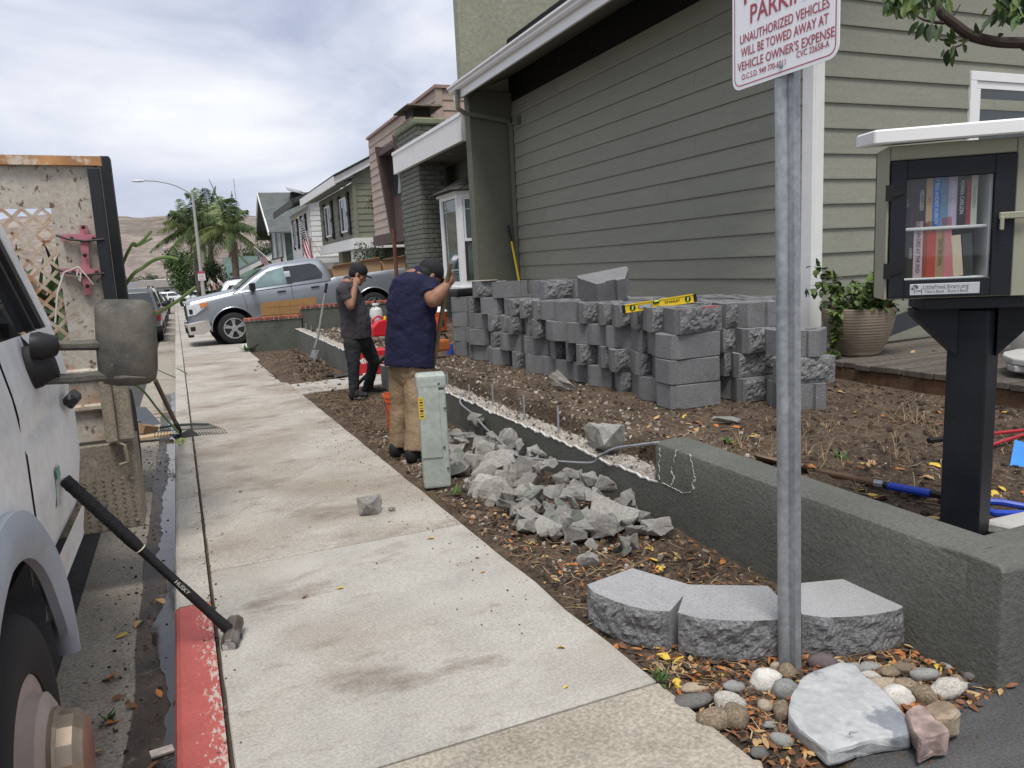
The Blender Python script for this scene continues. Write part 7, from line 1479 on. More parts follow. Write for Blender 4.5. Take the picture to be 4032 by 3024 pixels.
for yy, x0 in ((340, 195), (458, 130)):
    b = MB(); b.tube([mp(x0, yy+ (4 if yy < 400 else 14), 0.02), mp(300, yy+(2 if yy < 400 else 8), 0.0), mp(370, yy, -0.025), mp(470, yy+2, -0.055), mp(550, yy+4, -0.058)], [(0.018,0.03),(0.018,0.03),(0.02,0.03),(0.008,0.02),(0.002,0.008)], 8, True, None, (0,0,1)); b.build('mirror_arm', M_mirr, mir, smooth=True)
b = MB(); b.tube([mp(118,345,-0.02), mp(150,345,-0.02), mp(205,343,0.0)], [(0.045,0.05),(0.05,0.05),(0.036,0.04)], 10); b.tube([mp(70,420,0.05), mp(130,425,0.0), mp(205,405,0.0)], [(0.07,0.05),(0.075,0.05),(0.055,0.04)], 10); b.build('mirror_base', M_trim, mir, smooth=True)
b = MB(); b.prism([mp(30,260,0.05), mp(110,340,0.05), mp(120,470,0.05), mp(70,480,0.05)], (-0.03,0.03,0)); b.build('mirror_base', M_trim, mir)
b = MB(); b.box(Vector((-0.46,3.45,0.98))-TO, (0.05,0.17,0.06)); b.build('door_handle', M_trim, wt, bevel=0.02)
# lettering ghost and sticker on the door
def on_door(y, z, o=0.009): return Vector((xs(z)+o, y, z))-TO
q = MB(); q.add([on_door(2.98,0.66), on_door(3.07,0.66), on_door(3.07,0.80), on_door(2.98,0.80)], [(0,1,2,3)]); q.build('sticker', mat('grey_sticker', (0.42,0.45,0.42), 0.6, 0.4, 30), wt)
q = MB(); q.add([on_door(2.985,0.76,0.011), on_door(3.065,0.76,0.011), on_door(3.065,0.795,0.011), on_door(2.985,0.795,0.011)], [(0,1,2,3)]); q.build('sticker_print', mat('sticker_green', (0.15,0.4,0.25), 0.6), wt)
# dump bed: bulkhead with diamond holes
BY = 4.42; bxr, bzb, bzt = -0.325, 0.62, 2.02
th = 0.006; pz, aa = 0.0545*1.55, 0.031; b = MB()
hx1 = -0.565; hz0, hz1 = 1.135, 1.135+pz*8; ncol = 22
def slab(xa, xb, za, zb): b.span(Vector((xa,BY,za))-TO, Vector((xb,BY+th,zb))-TO)
slab(hx1, bxr, bzb, bzt); slab(hx1-pz*ncol, hx1-0.0005, hz1, bzt); slab(hx1-pz*ncol, hx1-0.0005, bzb, hz0)
b.build('bulkhead', M_bed, wt); b = MB()
hex_ = [(aa,0),(pz/2,0),(pz/2,pz/2-aa),(pz/2-aa,pz/2),(0,pz/2),(0,aa)]
for i in range(ncol):
    for j in range(8):
        cx_, cz_ = hx1-pz*(i+0.5), hz0+pz*(j+0.5)
        for s1 in (-1, 1):
            for s2 in (-1, 1): b.prism([Vector((cx_+s1*x, BY, cz_+s2*z))-TO for x, z in hex_], (0,th,0))
b.build('lattice', mat('rusty_lattice', (0.46,0.40,0.31), 0.8, 0.15, 4, world_space=True, spots=[((0.36,0.14,0.045), 6, 0.44, 0.58, 0.85), ((0.13,0.06,0.03), 24, 0.58, 0.64, 0.8)]), wt)
b = MB(); b.tube([Vector((-2.7,BY-0.01,2.06))-TO, Vector((bxr+0.01,BY-0.01,2.035))-TO], [(0.032,0.03)]*2, 4); b.build('top_rail', M_bedrust, wt)
for zz in (0.985, 0.80): b = MB(); b.span(Vector((-2.7,BY-0.03,zz-0.02))-TO, Vector((bxr,BY-0.001,zz+0.02))-TO); b.build('crease_rib', M_bed, wt, bevel=0.012)
b = MB(); b.span(Vector((bxr-0.055,BY-0.05,1.02))-TO, Vector((bxr-0.001,BY-0.002,2.0))-TO); b.build('corner_post', M_blkpost, wt, bevel=0.004)
b = MB(); b.span(Vector((bxr-0.015,4.60,0.95))-TO, Vector((bxr+0.035,4.72,2.09))-TO); b.build('side_stake', M_blkpost, wt, bevel=0.004)
b = MB(); b.prism([Vector((bxr-0.01,4.75,1.15))-TO, Vector((bxr-0.01,4.75,2.05))-TO, Vector((bxr-0.38,8.2,2.05))-TO, Vector((bxr-0.38,8.2,1.15))-TO], (-0.04,0,0)); b.build('side_board', M_blkpost, wt)
b = MB(); b.prism([Vector((bxr-0.02,4.45,0.70))-TO, Vector((bxr-0.02,4.45,1.14))-TO, Vector((bxr-0.38,8.2,1.14))-TO, Vector((bxr-0.38,8.2,0.70))-TO], (-0.04,0,0)); b.build('bed_side', M_bed, wt)
b = MB(); b.span(Vector((-2.7,4.5,0.66))-TO, Vector((bxr-0.42,8.2,0.74))-TO); b.build('bed_floor', M_bed, wt)
b = MB(); b.span(Vector((-2.7,4.45,0.74))-TO, Vector((-2.66,8.2,2.0))-TO); b.build('bed_side', M_bed, wt)
# pink bracket with straps
M_pink = mat('pink_bracket', (0.46,0.17,0.20), 0.6, 0.15, 6, spots=[((0.2,0.1,0.08), 9, 0.64, 0.7, 0.6)])
def wp(x, y, dy=-0.02): return atY(x/2.074, 500+y/2.074, BY+dy)-TO
bk = None
b = MB(); a_, c_ = wp(682,800), wp(715,1370); b.tube([a_, c_], [(0.012,0.025)]*2, 4, True, None, (0,1,0)); bk = b.build('rope_bracket', M_pink, wt)
for ya, yb in ((905,912),(1182,1190)):
    b = MB(); b.tube([wp(495,ya), wp(690,ya-5,-0.035), wp(865,yb)], [(0.012,0.022)]*3, 4, True, None, (0,1,0)); b.build('cleat', M_pink, bk)
    b = MB(); b.tube([wp(460,ya-20,-0.05), wp(560,ya+12,-0.06), wp(700,ya+26,-0.06), wp(850,yb+5,-0.05)], 0.006, 6); b.build('strap', M_trim, bk)
for (x, y) in ((680,818),(715,1300),(693,1047),(585,910),(765,912),(600,1187),(790,1187)): b = MB(); b.ell(wp(x,y,-0.045), (0.010,0.008,0.010), 8, 6); b.build('bolt', M_trim, bk)
b = MB(); b.tube([wp(520,1190,-0.06), wp(640,1140,-0.07), wp(700,1210,-0.07), wp(760,1285,-0.06)], 0.004, 5); b.tube([wp(640,1140,-0.07), wp(630,1210,-0.07), wp(655,1262,-0.07), wp(660,1180,-0.07)], 0.004, 5); b.tube([wp(520,1190,-0.06), wp(470,1350,-0.07), wp(450,1600,-0.07)], 0.005, 5); b.build('cord', mat('dirty_cord', (0.55,0.52,0.47), 0.9), bk)
# tool box with tread plate under the bed
b = MB(); b.span(Vector((-1.9,4.40,0.13))-TO, Vector((bxr-0.008,4.7,0.60))-TO); tbx = b.build('tool_box', M_mud, wt, bevel=0.006)
b = MB()
for i in range(16):
    for j in range(13):
        x_, z_ = -1.03+0.044*i, 0.15+0.026*j
        if z_ > 0.42: continue
        a_ = RAD(45) if (i+j) % 2 else RAD(-45); d2_ = Vector((math.cos(a_),0,math.sin(a_)))*0.011; c_ = Vector((x_,4.397,z_))-TO
        b.tube([c_-d2_, c_, c_+d2_], [(0.001,0.001),(0.003,0.004),(0.001,0.001)], 4)
stuff(b.build('tread_pattern', M_mud, tbx))
for (x_, z_) in ((bxr-0.04,0.17),(bxr-0.04,0.40),(bxr-0.5,0.17)): b = MB(); b.ell(Vector((x_,4.395,z_))-TO, (0.012,0.008,0.012), 8, 6); b.build('rivet', M_mud, tbx)
b = MB(); b.span(Vector((bxr-0.13,4.33,0.62))-TO, Vector((bxr-0.075,4.40,0.95))-TO); b.span(Vector((bxr-0.075,4.36,0.62))-TO, Vector((bxr+0.0,4.41,0.95))-TO); b.build('stake_bracket', M_mud, wt, bevel=0.004)
b = MB(); b.tube([Vector((bxr-0.085,4.36,0.61))-TO, Vector((bxr-0.05,4.36,0.59))-TO, Vector((bxr-0.045,4.36,0.50))-TO, Vector((bxr-0.085,4.36,0.49))-TO], (0.01), 6); b.build('hook', M_mud, wt)
b = MB(); b.span(Vector((-2.6,2.6,0.25))-TO, Vector((-0.75,8.0,0.62))-TO); b.build('chassis', M_dark, wt)
for yy in (6.9,): 
    T2 = Matrix.Translation(Vector((-0.62,yy,0.18))-TO) @ Matrix.Rotation(RAD(90),4,'Y'); b = MB(); b.lathe([(0.2,-0.12),(0.38,-0.12),(0.40,-0.06),(0.40,0.06),(0.38,0.12),(0.2,0.12)], 32, T2); b.build('wheel', M_tyre, wt, smooth=True)
# cuttings in the bed
b = MB(); rl2 = random.Random(31)
for i in range(150):
    p = Vector((rl2.uniform(-1.5,-0.6), rl2.uniform(4.7,6.5), rl2.uniform(0.8,1.30))); b.cur = rl2.choice((0,0,1)); d_ = rdir(rl2); d_.z = abs(d_.z)+0.2; leaf_shape(b, p, d_, Vector((0,-1,0.2)), rl2.uniform(0.25,0.5), rl2.uniform(0.012,0.03), 0.2)
cu = thing('garden_cuttings', 'green strap leaves and cut stalks heaped in the truck bed', 'cuttings', (-0.8,5.5,0.75)); 
q = MB(); q.v = [p-Vector(cu.location) for p in b.v]; q.f = b.f; q.m = b.m; stuff(q.build('leaves', [mat('cutting_green', (0.04,0.075,0.02), 0.55, 0.3, 8), mat('cutting_dry', (0.10,0.085,0.05), 0.8, 0.3, 8)], cu))
M_stalk = mat('stalk_green', (0.13,0.20,0.06), 0.6, 0.15, 9)
def e4(x, y, Y): return atY(500+x*.1808, 900+y*.1808, Y)
for pts, rd in (([(0,560),(200,380),(380,230),(530,50)],0.008), ([(0,530),(250,370),(550,205)],0.007), ([(0,1180),(350,850),(600,680),(850,625),(1050,660),(1110,690)],0.010)):
    P = [e4(x, y, 4.9) for x, y in pts]; q = MB(); q.tube([p-Vector(cu.location) for p in smooth_path([Vector((-0.6,5.3,1.0))]+P, 5)], [rd]*(len(P)*5+1), 6); q.build('stalk', M_stalk, cu, smooth=True)
P = [atY(600+x*.2411, 1000+y*.2411, 5.0) for x, y in ((40,1000),(250,870),(450,740),(710,540))]; q = MB(); q.tube([p-Vector(cu.location) for p in [Vector((-0.5,5.2,0.95))]+P], 0.010, 6); q.build('stalk', M_stalk, cu)
# ================================================================== BACKGROUND: lamps, palms, trees, flags, far houses
M_lampost = mat('lamp_concrete', (0.36,0.35,0.33), 0.8, 0.1, 2)
def lamp(label, x, y, h, arm=2.6, sign=False):
    t = thing('street_lamp', label, 'street lamp', (x, y, gz(y)), group='street lamps along the pavement')
    b = MB(); b.tube([(0,0,0),(0,0,h*0.5),(0,0,h)], [0.15,0.12,0.085], 12); b.build('pole', M_lampost, t, smooth=True)
    b = MB(); b.ell((0,0,h+0.08), (0.09,0.09,0.13), 10, 8); b.build('finial', M_lampost, t, smooth='all')
    P = smooth_path([Vector((0,0,h-0.15)), Vector((-arm*0.35,0,h+0.45)), Vector((-arm*0.7,0,h+0.72)), Vector((-arm,0,h+0.78))], 5); b = MB(); b.tube(P, 0.04, 8); b.build('arm', M_lampost, t, smooth=True)
    b = MB(); b.ell((-arm-0.3,0,h+0.76), (0.42,0.15,0.09), 14, 8); b.build('lamp_head', mat('lamp_white', (0.6,0.6,0.6), 0.5), t, smooth='all')
    if sign:
        b = MB(); b.span((-0.24,-0.14,2.1), (0.24,-0.12,2.75)); s_ = b.build('sign_plate', mat('sign_white2', (0.7,0.68,0.68), 0.5), t)
        b = MB(); b.span((-0.24,-0.145,2.58), (0.24,-0.141,2.75)); 
        for k in range(4): b.span((-0.18,-0.145,2.17+0.10*k), (0.18-0.03*(k % 2),-0.141,2.20+0.10*k))
        b.build('sign_print', M_sred, s_)
lamp('near curved-arm street lamp with a small sign on its pole, beyond the pickup', 1.2, 58.3, 8.2, 3.0, True)
p = atY(738, 1150, 150); lamp('middle street lamp half hidden by the round green tree', p.x, 150, 8.4)
p = atY(690, 1150, 210); lamp('farthest small street lamp down the street', p.x, 210, 8.2)
# palms
M_frond = [mat('palm_green_%d' % i, c, 0.55, 0.25, 3) for i, c in enumerate(((0.10,0.145,0.05),(0.17,0.21,0.075),(0.06,0.095,0.033)))]
M_ptrunk = mat('palm_trunk', (0.16,0.13,0.10), 0.95, 0.3, 3, stretch=(1,1,3), bump=0.8, bscale=8)
def palm(label, base, h, n, L_, seed, spear=None, shag=False):
    r = random.Random(seed); t = thing('palm_tree', label, 'palm tree', base)
    b = MB(); P = [Vector((0.15*math.sin(k*0.7+seed)*k/8, 0, h*k/8)) for k in range(9)]; b.tube(P, [0.30-0.012*k for k in range(9)], 10); b.build('trunk', M_ptrunk, t, smooth=True)
    c = P[-1]; f = MB(); ra = MB()
    for i in range(n):
        a = 2*math.pi*(i*0.381966)+r.uniform(-.2,.2); el = RAD(78-105*(i/n)+r.uniform(-8,8)); l = L_*r.uniform(0.8,1.08)
        d = Vector((math.cos(a)*math.cos(el), math.sin(a)*math.cos(el), math.sin(el))); pts = []
        for k in range(13):
            u = k/12; pts.append(c+d*l*u+Vector((0,0,-l*0.55*u*u*max(0.05, math.cos(el))**0.5 if el > -0.3 else -l*0.25*u*u)))
        ra.tube(pts, [0.035*(1-0.85*k/12) for k in range(13)], 5)
        f.cur = r.choice((0,0,1,2))
        for k in range(52):
            u = 0.12+0.88*k/52; j = min(11, int(u*12)); q_ = pts[j].lerp(pts[j+1], u*12-j); tan = (pts[j+1]-pts[j]).normalized(); sd_ = tan.cross(Vector((0,0,1))).normalized()
            ll = l*0.26*(math.sin(math.pi*min(1, u*0.9+0.08))**0.6)
            for s in (-1, 1):
                dr = (sd_*s*r.uniform(0.5,0.85)+tan*0.45+Vector((0,0,-r.uniform(0.25,1.0)))).normalized(); e_ = q_+dr*ll; w = 0.030
                mid = q_+dr*ll*0.5+Vector((0,0,0.05*ll)); e_.z -= 0.12*ll
                f.add([q_-tan*w*0.4, q_+tan*w*0.4, mid+tan*w, e_, mid-tan*w], [(0,1,2,3,4)])
    fo = f.build('crown', M_frond, t); stuff(fo); ra.build('rachis', M_frond[1], t)
    if shag:
        g = MB()
        for k in range(60): a = r.uniform(0, 6.28); z = h-0.3-r.random()**1.5*1.8; g.tube([Vector((0.25*math.cos(a),0.25*math.sin(a),z)), Vector((0.42*math.cos(a),0.42*math.sin(a),z-0.45))], [0.05,0.02], 4)
        g.build('dead_fronds', mat('dead_frond', (0.30,0.21,0.14), 0.9, 0.3, 3), t)
    if spear: g = MB(); g.tube([c, c+(spear-c)*0.5+Vector((0.1,0,0)), spear], [0.09,0.06,0.015], 6); g.build('spear_leaf', M_frond[2], t)
p1_, p2_ = atY(765, 930, 66), atY(912, 945, 62)
palm('left queen palm with drooping crown and bare trunk behind the near lamp', Vector((p1_.x, 66, gz(66))), 6.3, 24, 3.9, 3, None, True)
palm('right queen palm with a tall bent spear leaf beside the near lamp', Vector((p2_.x, 62, gz(62))), 5.9, 19, 3.5, 5, Vector((-1.15,0,9.6)), True)
p3_ = atY(822, 915, 72); palm('rear queen palm between the two in front', Vector((p3_.x, 72, gz(72))), 8.0, 18, 3.9, 9)
# broadleaf trees and shrubs
def leaf_mats(pre, cols): return [mat('%s_%d' % (pre, i), c, 0.6, 0.25, 2, rnd=0.0) for i, c in enumerate(cols)]
LM = leaf_mats('tree_leaf', ((0.055,0.105,0.025),(0.095,0.155,0.035),(0.03,0.06,0.018)))
LD = leaf_mats('dark_leaf', ((0.035,0.06,0.022),(0.055,0.085,0.03),(0.02,0.036,0.014)))
def tree(name, label, base, trunk_h, rad, nl, ls, mats_, seed, cat='tree', lobes=9):
    r = random.Random(seed); t = thing(name, label, cat, base); b = MB()
    if trunk_h > 0.3:
        b.tube([(0,0,0),(0.03,0.02,trunk_h*0.6),(0,0,trunk_h+rad[2]*0.4)], [0.16*rad[0]/2+0.04,0.12*rad[0]/2+0.03,0.03], 8)
        for k in range(5): a = k*1.26; b.tube([(0,0,trunk_h*0.8),(rad[0]*0.5*math.cos(a),rad[1]*0.5*math.sin(a),trunk_h+rad[2]*0.7)], [0.05,0.015], 5)
    else:
        for k in range(5): a = k*1.26; b.tube([(0,0,0),(rad[0]*0.4*math.cos(a),rad[1]*0.4*math.sin(a),rad[2])], [0.03,0.01], 5)
    b.build('trunk', mat('bark', (0.10,0.08,0.06), 0.95, 0.3, 6), t, smooth=True)
    c0 = Vector((0,0,trunk_h+rad[2])); f = MB(); lb_ = []
    for k in range(lobes): d = rdir(r); lb_.append((Vector((d.x*rad[0]*0.55, d.y*rad[1]*0.55, d.z*rad[2]*0.55)), r.uniform(0.42,0.62)))
    for i in range(nl):
        o_, s = r.choice(lb_); d = rdir(r); k = r.random()**0.45; p = c0+o_+Vector((d.x*rad[0]*s*k, d.y*rad[1]*s*k, d.z*rad[2]*s*k)); f.cur = r.choice((0,0,1,2)); n_ = (rdir(r)+d*0.6+Vector((0,0,0.4))).normalized(); u = n_.orthogonal().normalized(); u = Matrix.Rotation(r.uniform(0,6.28),3,n_) @ u; w = n_.cross(u); l = ls*r.uniform(0.6,1.3)
        f.add([p-u*l, p-u*l*0.1+w*l*0.42, p+u*l, p-u*l*0.1-w*l*0.42], [(0,1,2,3)])
    stuff(f.build('crown', mats_, t)); return t
tree('leafy_tree', 'round bright green street tree left of the palms, beside the far lamps', Vector((-0.25,86,gz(86))), 1.0, (2.2,2.2,2.5), 5000, 0.14, LM, 1)
tree('leafy_tree', 'dark bushy tree beneath the palms beside the near lamp', Vector((1.9,70,gz(70))), 0.8, (1.7,1.7,1.6), 2600, 0.13, LD, 2)
tree('leafy_tree', 'dark green tree behind the teal house gable', Vector((8.6,92,gz(92))), 2.4, (3.0,3.0,2.2), 2600, 0.16, LD, 3)
tree('shrub', 'feathery green shrub before the low distant house', Vector((4.2,62,gz(62))), 0.1, (1.3,1.0,1.0), 1600, 0.10, LM, 4, 'shrub')
tree('shrub', 'clipped shrub at the pavement edge beyond the pickup', Vector((1.45,66,gz(66))), 0.0, (0.8,0.8,0.8), 1000, 0.09, LD, 5, 'shrub')
tree('shrub', 'red-flowering shrub beside the lamp foot', Vector((1.75,55,gz(55))), 0.0, (0.6,0.6,0.6), 700, 0.07, LM+[mat('red_bloom', (0.5,0.05,0.03), 0.6)], 6, 'shrub')
tree('leafy_tree', 'small olive-leaved tree between the tan and sage houses', Vector((6.6,28.7,gz(28.7))), 0.9, (0.8,0.8,1.15), 1800, 0.06, LD, 7)
tree('shrub', 'wispy shrub sprig beside the tan house wall', Vector((6.75,28.1,3.2)), 0.0, (0.35,0.35,0.6), 160, 0.06, leaf_mats('dry_leaf', ((0.20,0.14,0.07),(0.12,0.10,0.05),(0.09,0.09,0.04))), 8, 'shrub')
for i, (x, y, lab) in enumerate(((530,1075,'far dark tree at the street end, leftmost of the row'),(565,1085,'far dark tree second in the row at the street end'),(600,1080,'far dark tree third in the row at the street end'),(630,1088,'far dark tree fourth in the row at the street end'),(590,1062,'taller far tree rising over the row at the street end'),(470,1078,'far tree glimpsed beside the truck bed'),(655,1090,'far dark tree nearest the round street tree'))):
    p = atY(x, y, 290+8*i); tree('far_tree', lab, Vector((p.x, p.y, gz(300)-0.5)), 1.5, (3.6,3.0,max(1.2,(p.z-gz(300))*0.42)), 900, 0.35, LD, 20+i)
# far houses at the street end
for i, (x, yd, w, h, cr, cw, lab) in enumerate(((555,230,9,2.6,(0.16,0.16,0.17),(0.5,0.52,0.55),'far pale grey gabled house at the street end'),(625,225,12,2.7,(0.17,0.155,0.14),(0.45,0.43,0.4),'far house with a wide brown-grey roof at the street end'),(680,262,8,3.0,(0.45,0.44,0.43),(0.6,0.6,0.6),'far white house behind the wide roof'),(600,275,9,3.6,(0.30,0.29,0.28),(0.66,0.66,0.66),'far white house with pale roof on the rise'),(505,240,10,2.8,(0.2,0.18,0.16),(0.5,0.45,0.4),'far beige house beside the truck bed'),(650,280,7,3.8,(0.55,0.54,0.52),(0.62,0.62,0.62),'far small white house right of the pale roof'))):
    p = atY(x, 1130, yd); t = thing('far_house', lab, 'house', (p.x, yd, gz(yd))); O = Vector(t.location)
    b = MB(); b.span((-w/2,0,-1),(w/2,8,h)); b.build('wall', mat('far_wall_%d' % i, cw, 0.8), t)
    b = MB(); b.prism([Vector((-w/2-0.5,-0.6,h)), Vector((w/2+0.5,-0.6,h)), Vector((w/2-0.6,3.6,h+1.9)), Vector((-w/2+0.6,3.6,h+1.9))], (0,0,0.12)); b.prism([Vector((-w/2+0.6,3.6,h+1.9)), Vector((w/2-0.6,3.6,h+1.9)), Vector((w/2+0.5,8.4,h)), Vector((-w/2-0.5,8.4,h))], (0,0,0.12)); b.build('roof', mat('far_roof_%d' % i, cr, 0.9, 0.15, 2), t)
    for k in range(2): b = MB(); b.span((-w*0.3+k*w*0.4,-0.05,0.9),(-w*0.3+k*w*0.4+1.4,0.02,2.1)); b.build('window', M_vglass, t)
# flags
M_fr, M_fw, M_fb = mat('flag_red', (0.33,0.02,0.045), 0.8), mat('flag_white', (0.66,0.65,0.65), 0.8), mat('flag_blue', (0.014,0.018,0.065), 0.8)
def flag(label, p0, p1, tip, w, drop, seed, swing=Vector((0.4,0,0))):
    """pole from p0 to tip; the cloth hangs from the pole's outer part p1..tip"""
    t = thing('flag', label, 'flag', p0, group='stars and stripes flags on the houses'); O = Vector(p0)
    b = MB(); b.tube([Vector((0,0,0)), Vector(tip)-O], 0.018, 6); b.build('pole', mat('flag_pole', (0.6,0.58,0.52), 0.5), t); b = MB(); b.ell(Vector(tip)-O, (0.04,0.04,0.05), 8, 6); b.build('finial', mat('gilt', (0.55,0.42,0.15), 0.4), t)
    f = MB(); p1, tip = Vector(p1), Vector(tip); nu, nv = 26, 30
    def fn(u, v):   # u along the hoist (13 stripes), v along the fly, hanging down
        h_ = tip.lerp(p1, u); g = h_+Vector((0,0,-drop*v))+swing*v*(0.7+0.3*u)
        cmp = 1-0.30*v; mid = tip.lerp(p1, 0.5)+Vector((0,0,-drop*v))+swing*v*0.85; g = mid+(g-mid)*cmp
        g += Vector((0.10*math.sin(u*9+v*4+seed), 0.13*math.sin(u*11+v*5+seed*2), 0))*v; return g-O
    for i in range(nu):
        for j in range(nv):
            st = int(i/2); f.cur = 0 if st % 2 == 0 else 1
            if i < 14 and j < 12: f.cur = 2
            f.add([fn(i/nu, j/nv), fn((i+1)/nu, j/nv), fn((i+1)/nu, (j+1)/nv), fn(i/nu, (j+1)/nv)], [(0,1,2,3)])
    f.cur = 1
    for i in range(5):
        for j in range(6):
            c = fn((1.6+2.5*i)/nu, (1+1.9*j)/nv); 
            for sg in (-1, 1): q_ = [c+Vector((0.03*math.cos(k*1.2566), sg*0.008, 0.03*math.sin(k*1.2566))) for k in range(5)]; f.poly(q_)
    f.build('cloth', [M_fr, M_fw, M_fb], t, weld=0.0005)
flag('large flag hanging from a slanted pole on the white house', (6.45,38.9,2.25), (5.98,38.75,3.05), (5.42,38.6,4.1), 1.0, 1.65, 1.0, Vector((0.12,-0.25,0)))
fb = atX(1075, 1034, 5.0); ft = atX(1002, 972, 4.55); flag('striped flag on a slanted pole above the pickup windscreen', fb, ft.lerp(fb, 0.55), ft, 1.0, 1.25, 2.4, Vector((0.55,-0.6,0)))
for i, (x, y, yy, lab) in enumerate(((825,1098,60,'small flag on a short pole behind the pickup hood'),(856,1096,57,'tiny folded flag left of the white SUV roof'),(765,1118,72,'tiny flag beyond the lamp pole'))):
    a = atY(x, y, yy); c = a+Vector((0.55,0.1,-0.6)); flag(lab, c, a.lerp(c, 0.6), a, 0.5, 0.6, i+3.0, Vector((0.1,0.1,0)))
tg = MB(); tg.span((0,0,0),(0.04,0.5,0.9)); o = tg.build('house_flag_panel', [M_fr]); o.location = (6.35,54.8,1.7); tag(o, 'small red banner on the teal house wall', 'banner')
# wires and antenna mast
b = MB(); b.tube([(4.6,66,3),(4.55,66,9.2)], 0.03, 5); tag(b.build('antenna_mast', M_lampost), 'thin antenna mast rising behind the palms', 'mast')
# overhanging tree branch at the upper right: trunk stands out of frame
tb = thing('garden_tree', 'leafy tree branch reaching in at the upper right over the book box', 'tree', (5.0,1.15,SOILZ)); TB = Vector(tb.location)
M_bark2 = mat('dark_bark', (0.045,0.032,0.025), 0.9, 0.3, 8, bump=0.6, bscale=25)
def tpx(x, y, d): return CAM + ray(3500+x*.3014, y*.3014)*d
P = [Vector((5.0,1.15,SOILZ-0.1)), Vector((4.95,1.2,1.5)), Vector((4.6,1.35,2.25)), tpx(2300,560,3.5), tpx(1765,560,3.4), tpx(1400,545,3.35), tpx(1080,470,3.3), tpx(850,310,3.3), tpx(700,190,3.3), tpx(600,40,3.35), tpx(520,-150,3.4), tpx(420,-500,3.6)]
b = MB(); sp = smooth_path([p-TB for p in P], 5); n = len(sp); b.tube(sp, [0.085-0.060*min(1, k/15)-0.010*max(0,(k-15))/n for k in range(n)], 9); b.build('branch', M_bark2, tb, smooth=True)
b2 = MB(); b2.tube([p-TB for p in [tpx(720,300,3.3), tpx(600,290,3.28), tpx(450,260,3.25), tpx(300,180,3.25)]], [0.008,0.007,0.005,0.003], 5); b2.tube([p-TB for p in [tpx(1040,510,3.3), tpx(940,590,3.25), tpx(820,630,3.25), tpx(780,700,3.22)]], [0.007,0.005,0.004,0.003], 5); b2.tube([p-TB for p in [tpx(1190,440,3.3), tpx(1260,330,3.3), tpx(1400,130,3.32), tpx(1560,20,3.4)]], [0.006,0.006,0.008,0.01], 5); b2.tube([p-TB for p in [tpx(820,240,3.3), tpx(880,150,3.3), tpx(935,55,3.3)]], [0.004,0.003,0.002], 4); b2.build('twig', M_bark2, tb)
f = MB(); r = random.Random(77); LB = leaf_mats('branch_leaf', ((0.045,0.085,0.018),(0.085,0.13,0.022),(0.022,0.045,0.012)))
def hang(x, y, ang, l, d=3.25, w=None):
    base = tpx(x, y, d); tip = tpx(x+l*math.cos(ang), y+l*math.sin(ang), d+r.uniform(-.06,.06)); f.cur = r.choice((0,0,1,2)); dd = tip-base; leaf_shape(f, base-TB, dd, (-ray(3500+x*.3014, y*.3014)+rdir(r)*0.7), dd.length, dd.length*(w or r.uniform(0.14,0.22)), 0.25)
for i in range(70): hang(r.uniform(-40,760), r.uniform(-160,110)*(1 if r.random() < .8 else 1.4), r.uniform(0.6,2.4), r.uniform(130,210), 3.2+r.uniform(-.12,.15))
for x, y, a, l in ((450,285,1.95,250),(395,270,2.25,240),(505,300,1.6,255),(690,320,1.95,230),(560,310,1.7,230),(620,310,1.85,220),(850,590,1.75,160),(780,640,1.75,250),(720,640,1.9,120),(830,640,1.6,250),(870,620,1.5,120),(960,580,1.0,140),(1040,510,2.9,150),(900,560,3.3,220),(850,560,-2.2,160),(870,520,-2.0,170),(740,500,1.2,150),(720,520,3.2,90),(1180,450,-2.0,150),(1180,400,2.7,160),(1215,400,-0.95,340),(1290,100,2.2,150),(1340,60,0.2,170),(1430,150,2.0,230),(1480,430,2.3,60)): hang(x, y, a, l)
for i in range(75): hang(r.uniform(1420,1900), r.uniform(-200,230), r.uniform(0.9,2.3), r.uniform(120,210), 3.35+r.uniform(-.15,.15))
for i in range(40): hang(r.uniform(1900,2500), r.uniform(-300,400), r.uniform(0.9,2.3), r.uniform(120,210), 3.45+r.uniform(-.15,.15))
stuff(f.build('leaves', LB, tb))
# ================================================================== WORKSITE TOOLS AND LITTER
# sledgehammer leaning from the pavement onto the truck
hd = gnd(915, 2492, 0.035); hp = Vector((-0.475, 3.10, 0.735)); hm = thing('sledgehammer', 'long black-handled sledgehammer leaning from pavement to the white truck', 'hammer', hd); hv = (hp-hd)
M_hblk = mat('hammer_grip', (0.014,0.014,0.015), 0.6, 0.2, 12, bump=0.4, bscale=60)
b = MB(); n = 26; P = [hd-hd+hv*(k/n) for k in range(-1, n+1)]; b.tube(P, [0.019+ (0.004 if k > 15 else 0) - (0.002 if 8 < k < 15 else 0)+0.004*math.exp(-(k/2.5)**2) for k in range(-1, n+1)], 12); b.build('handle', M_hblk, hm, smooth=True)
b = MB()
for k in range(9): u = 0.64+0.04*k; b.tube([hv*u, hv*(u+0.004)], 0.0255, 12)
b.build('grip_ridge', M_hblk, hm)
b = MB(); b.tube([hv*0.575, hv*0.58], 0.0215, 12); b.build('grip_band', mat('cream_band', (0.65,0.62,0.4), 0.6), hm)
ax = Vector((-0.28,-0.93,-0.12)); ax = (ax-hv.normalized()*ax.dot(hv.normalized())).normalized()
M_steelh = mat('worn_steel', (0.13,0.108,0.09), 0.5, 0.4, 12, metal=0.6, spots=[((0.35,0.34,0.33), 9, 0.52, 0.65, 0.7)])
b = MB(); b.tube([ax*-0.085, ax*-0.075, ax*-0.03, ax*0.03, ax*0.075, ax*0.085], [0.028,0.036,0.034,0.034,0.036,0.030], 8); b.build('head', M_steelh, hm, smooth=True)
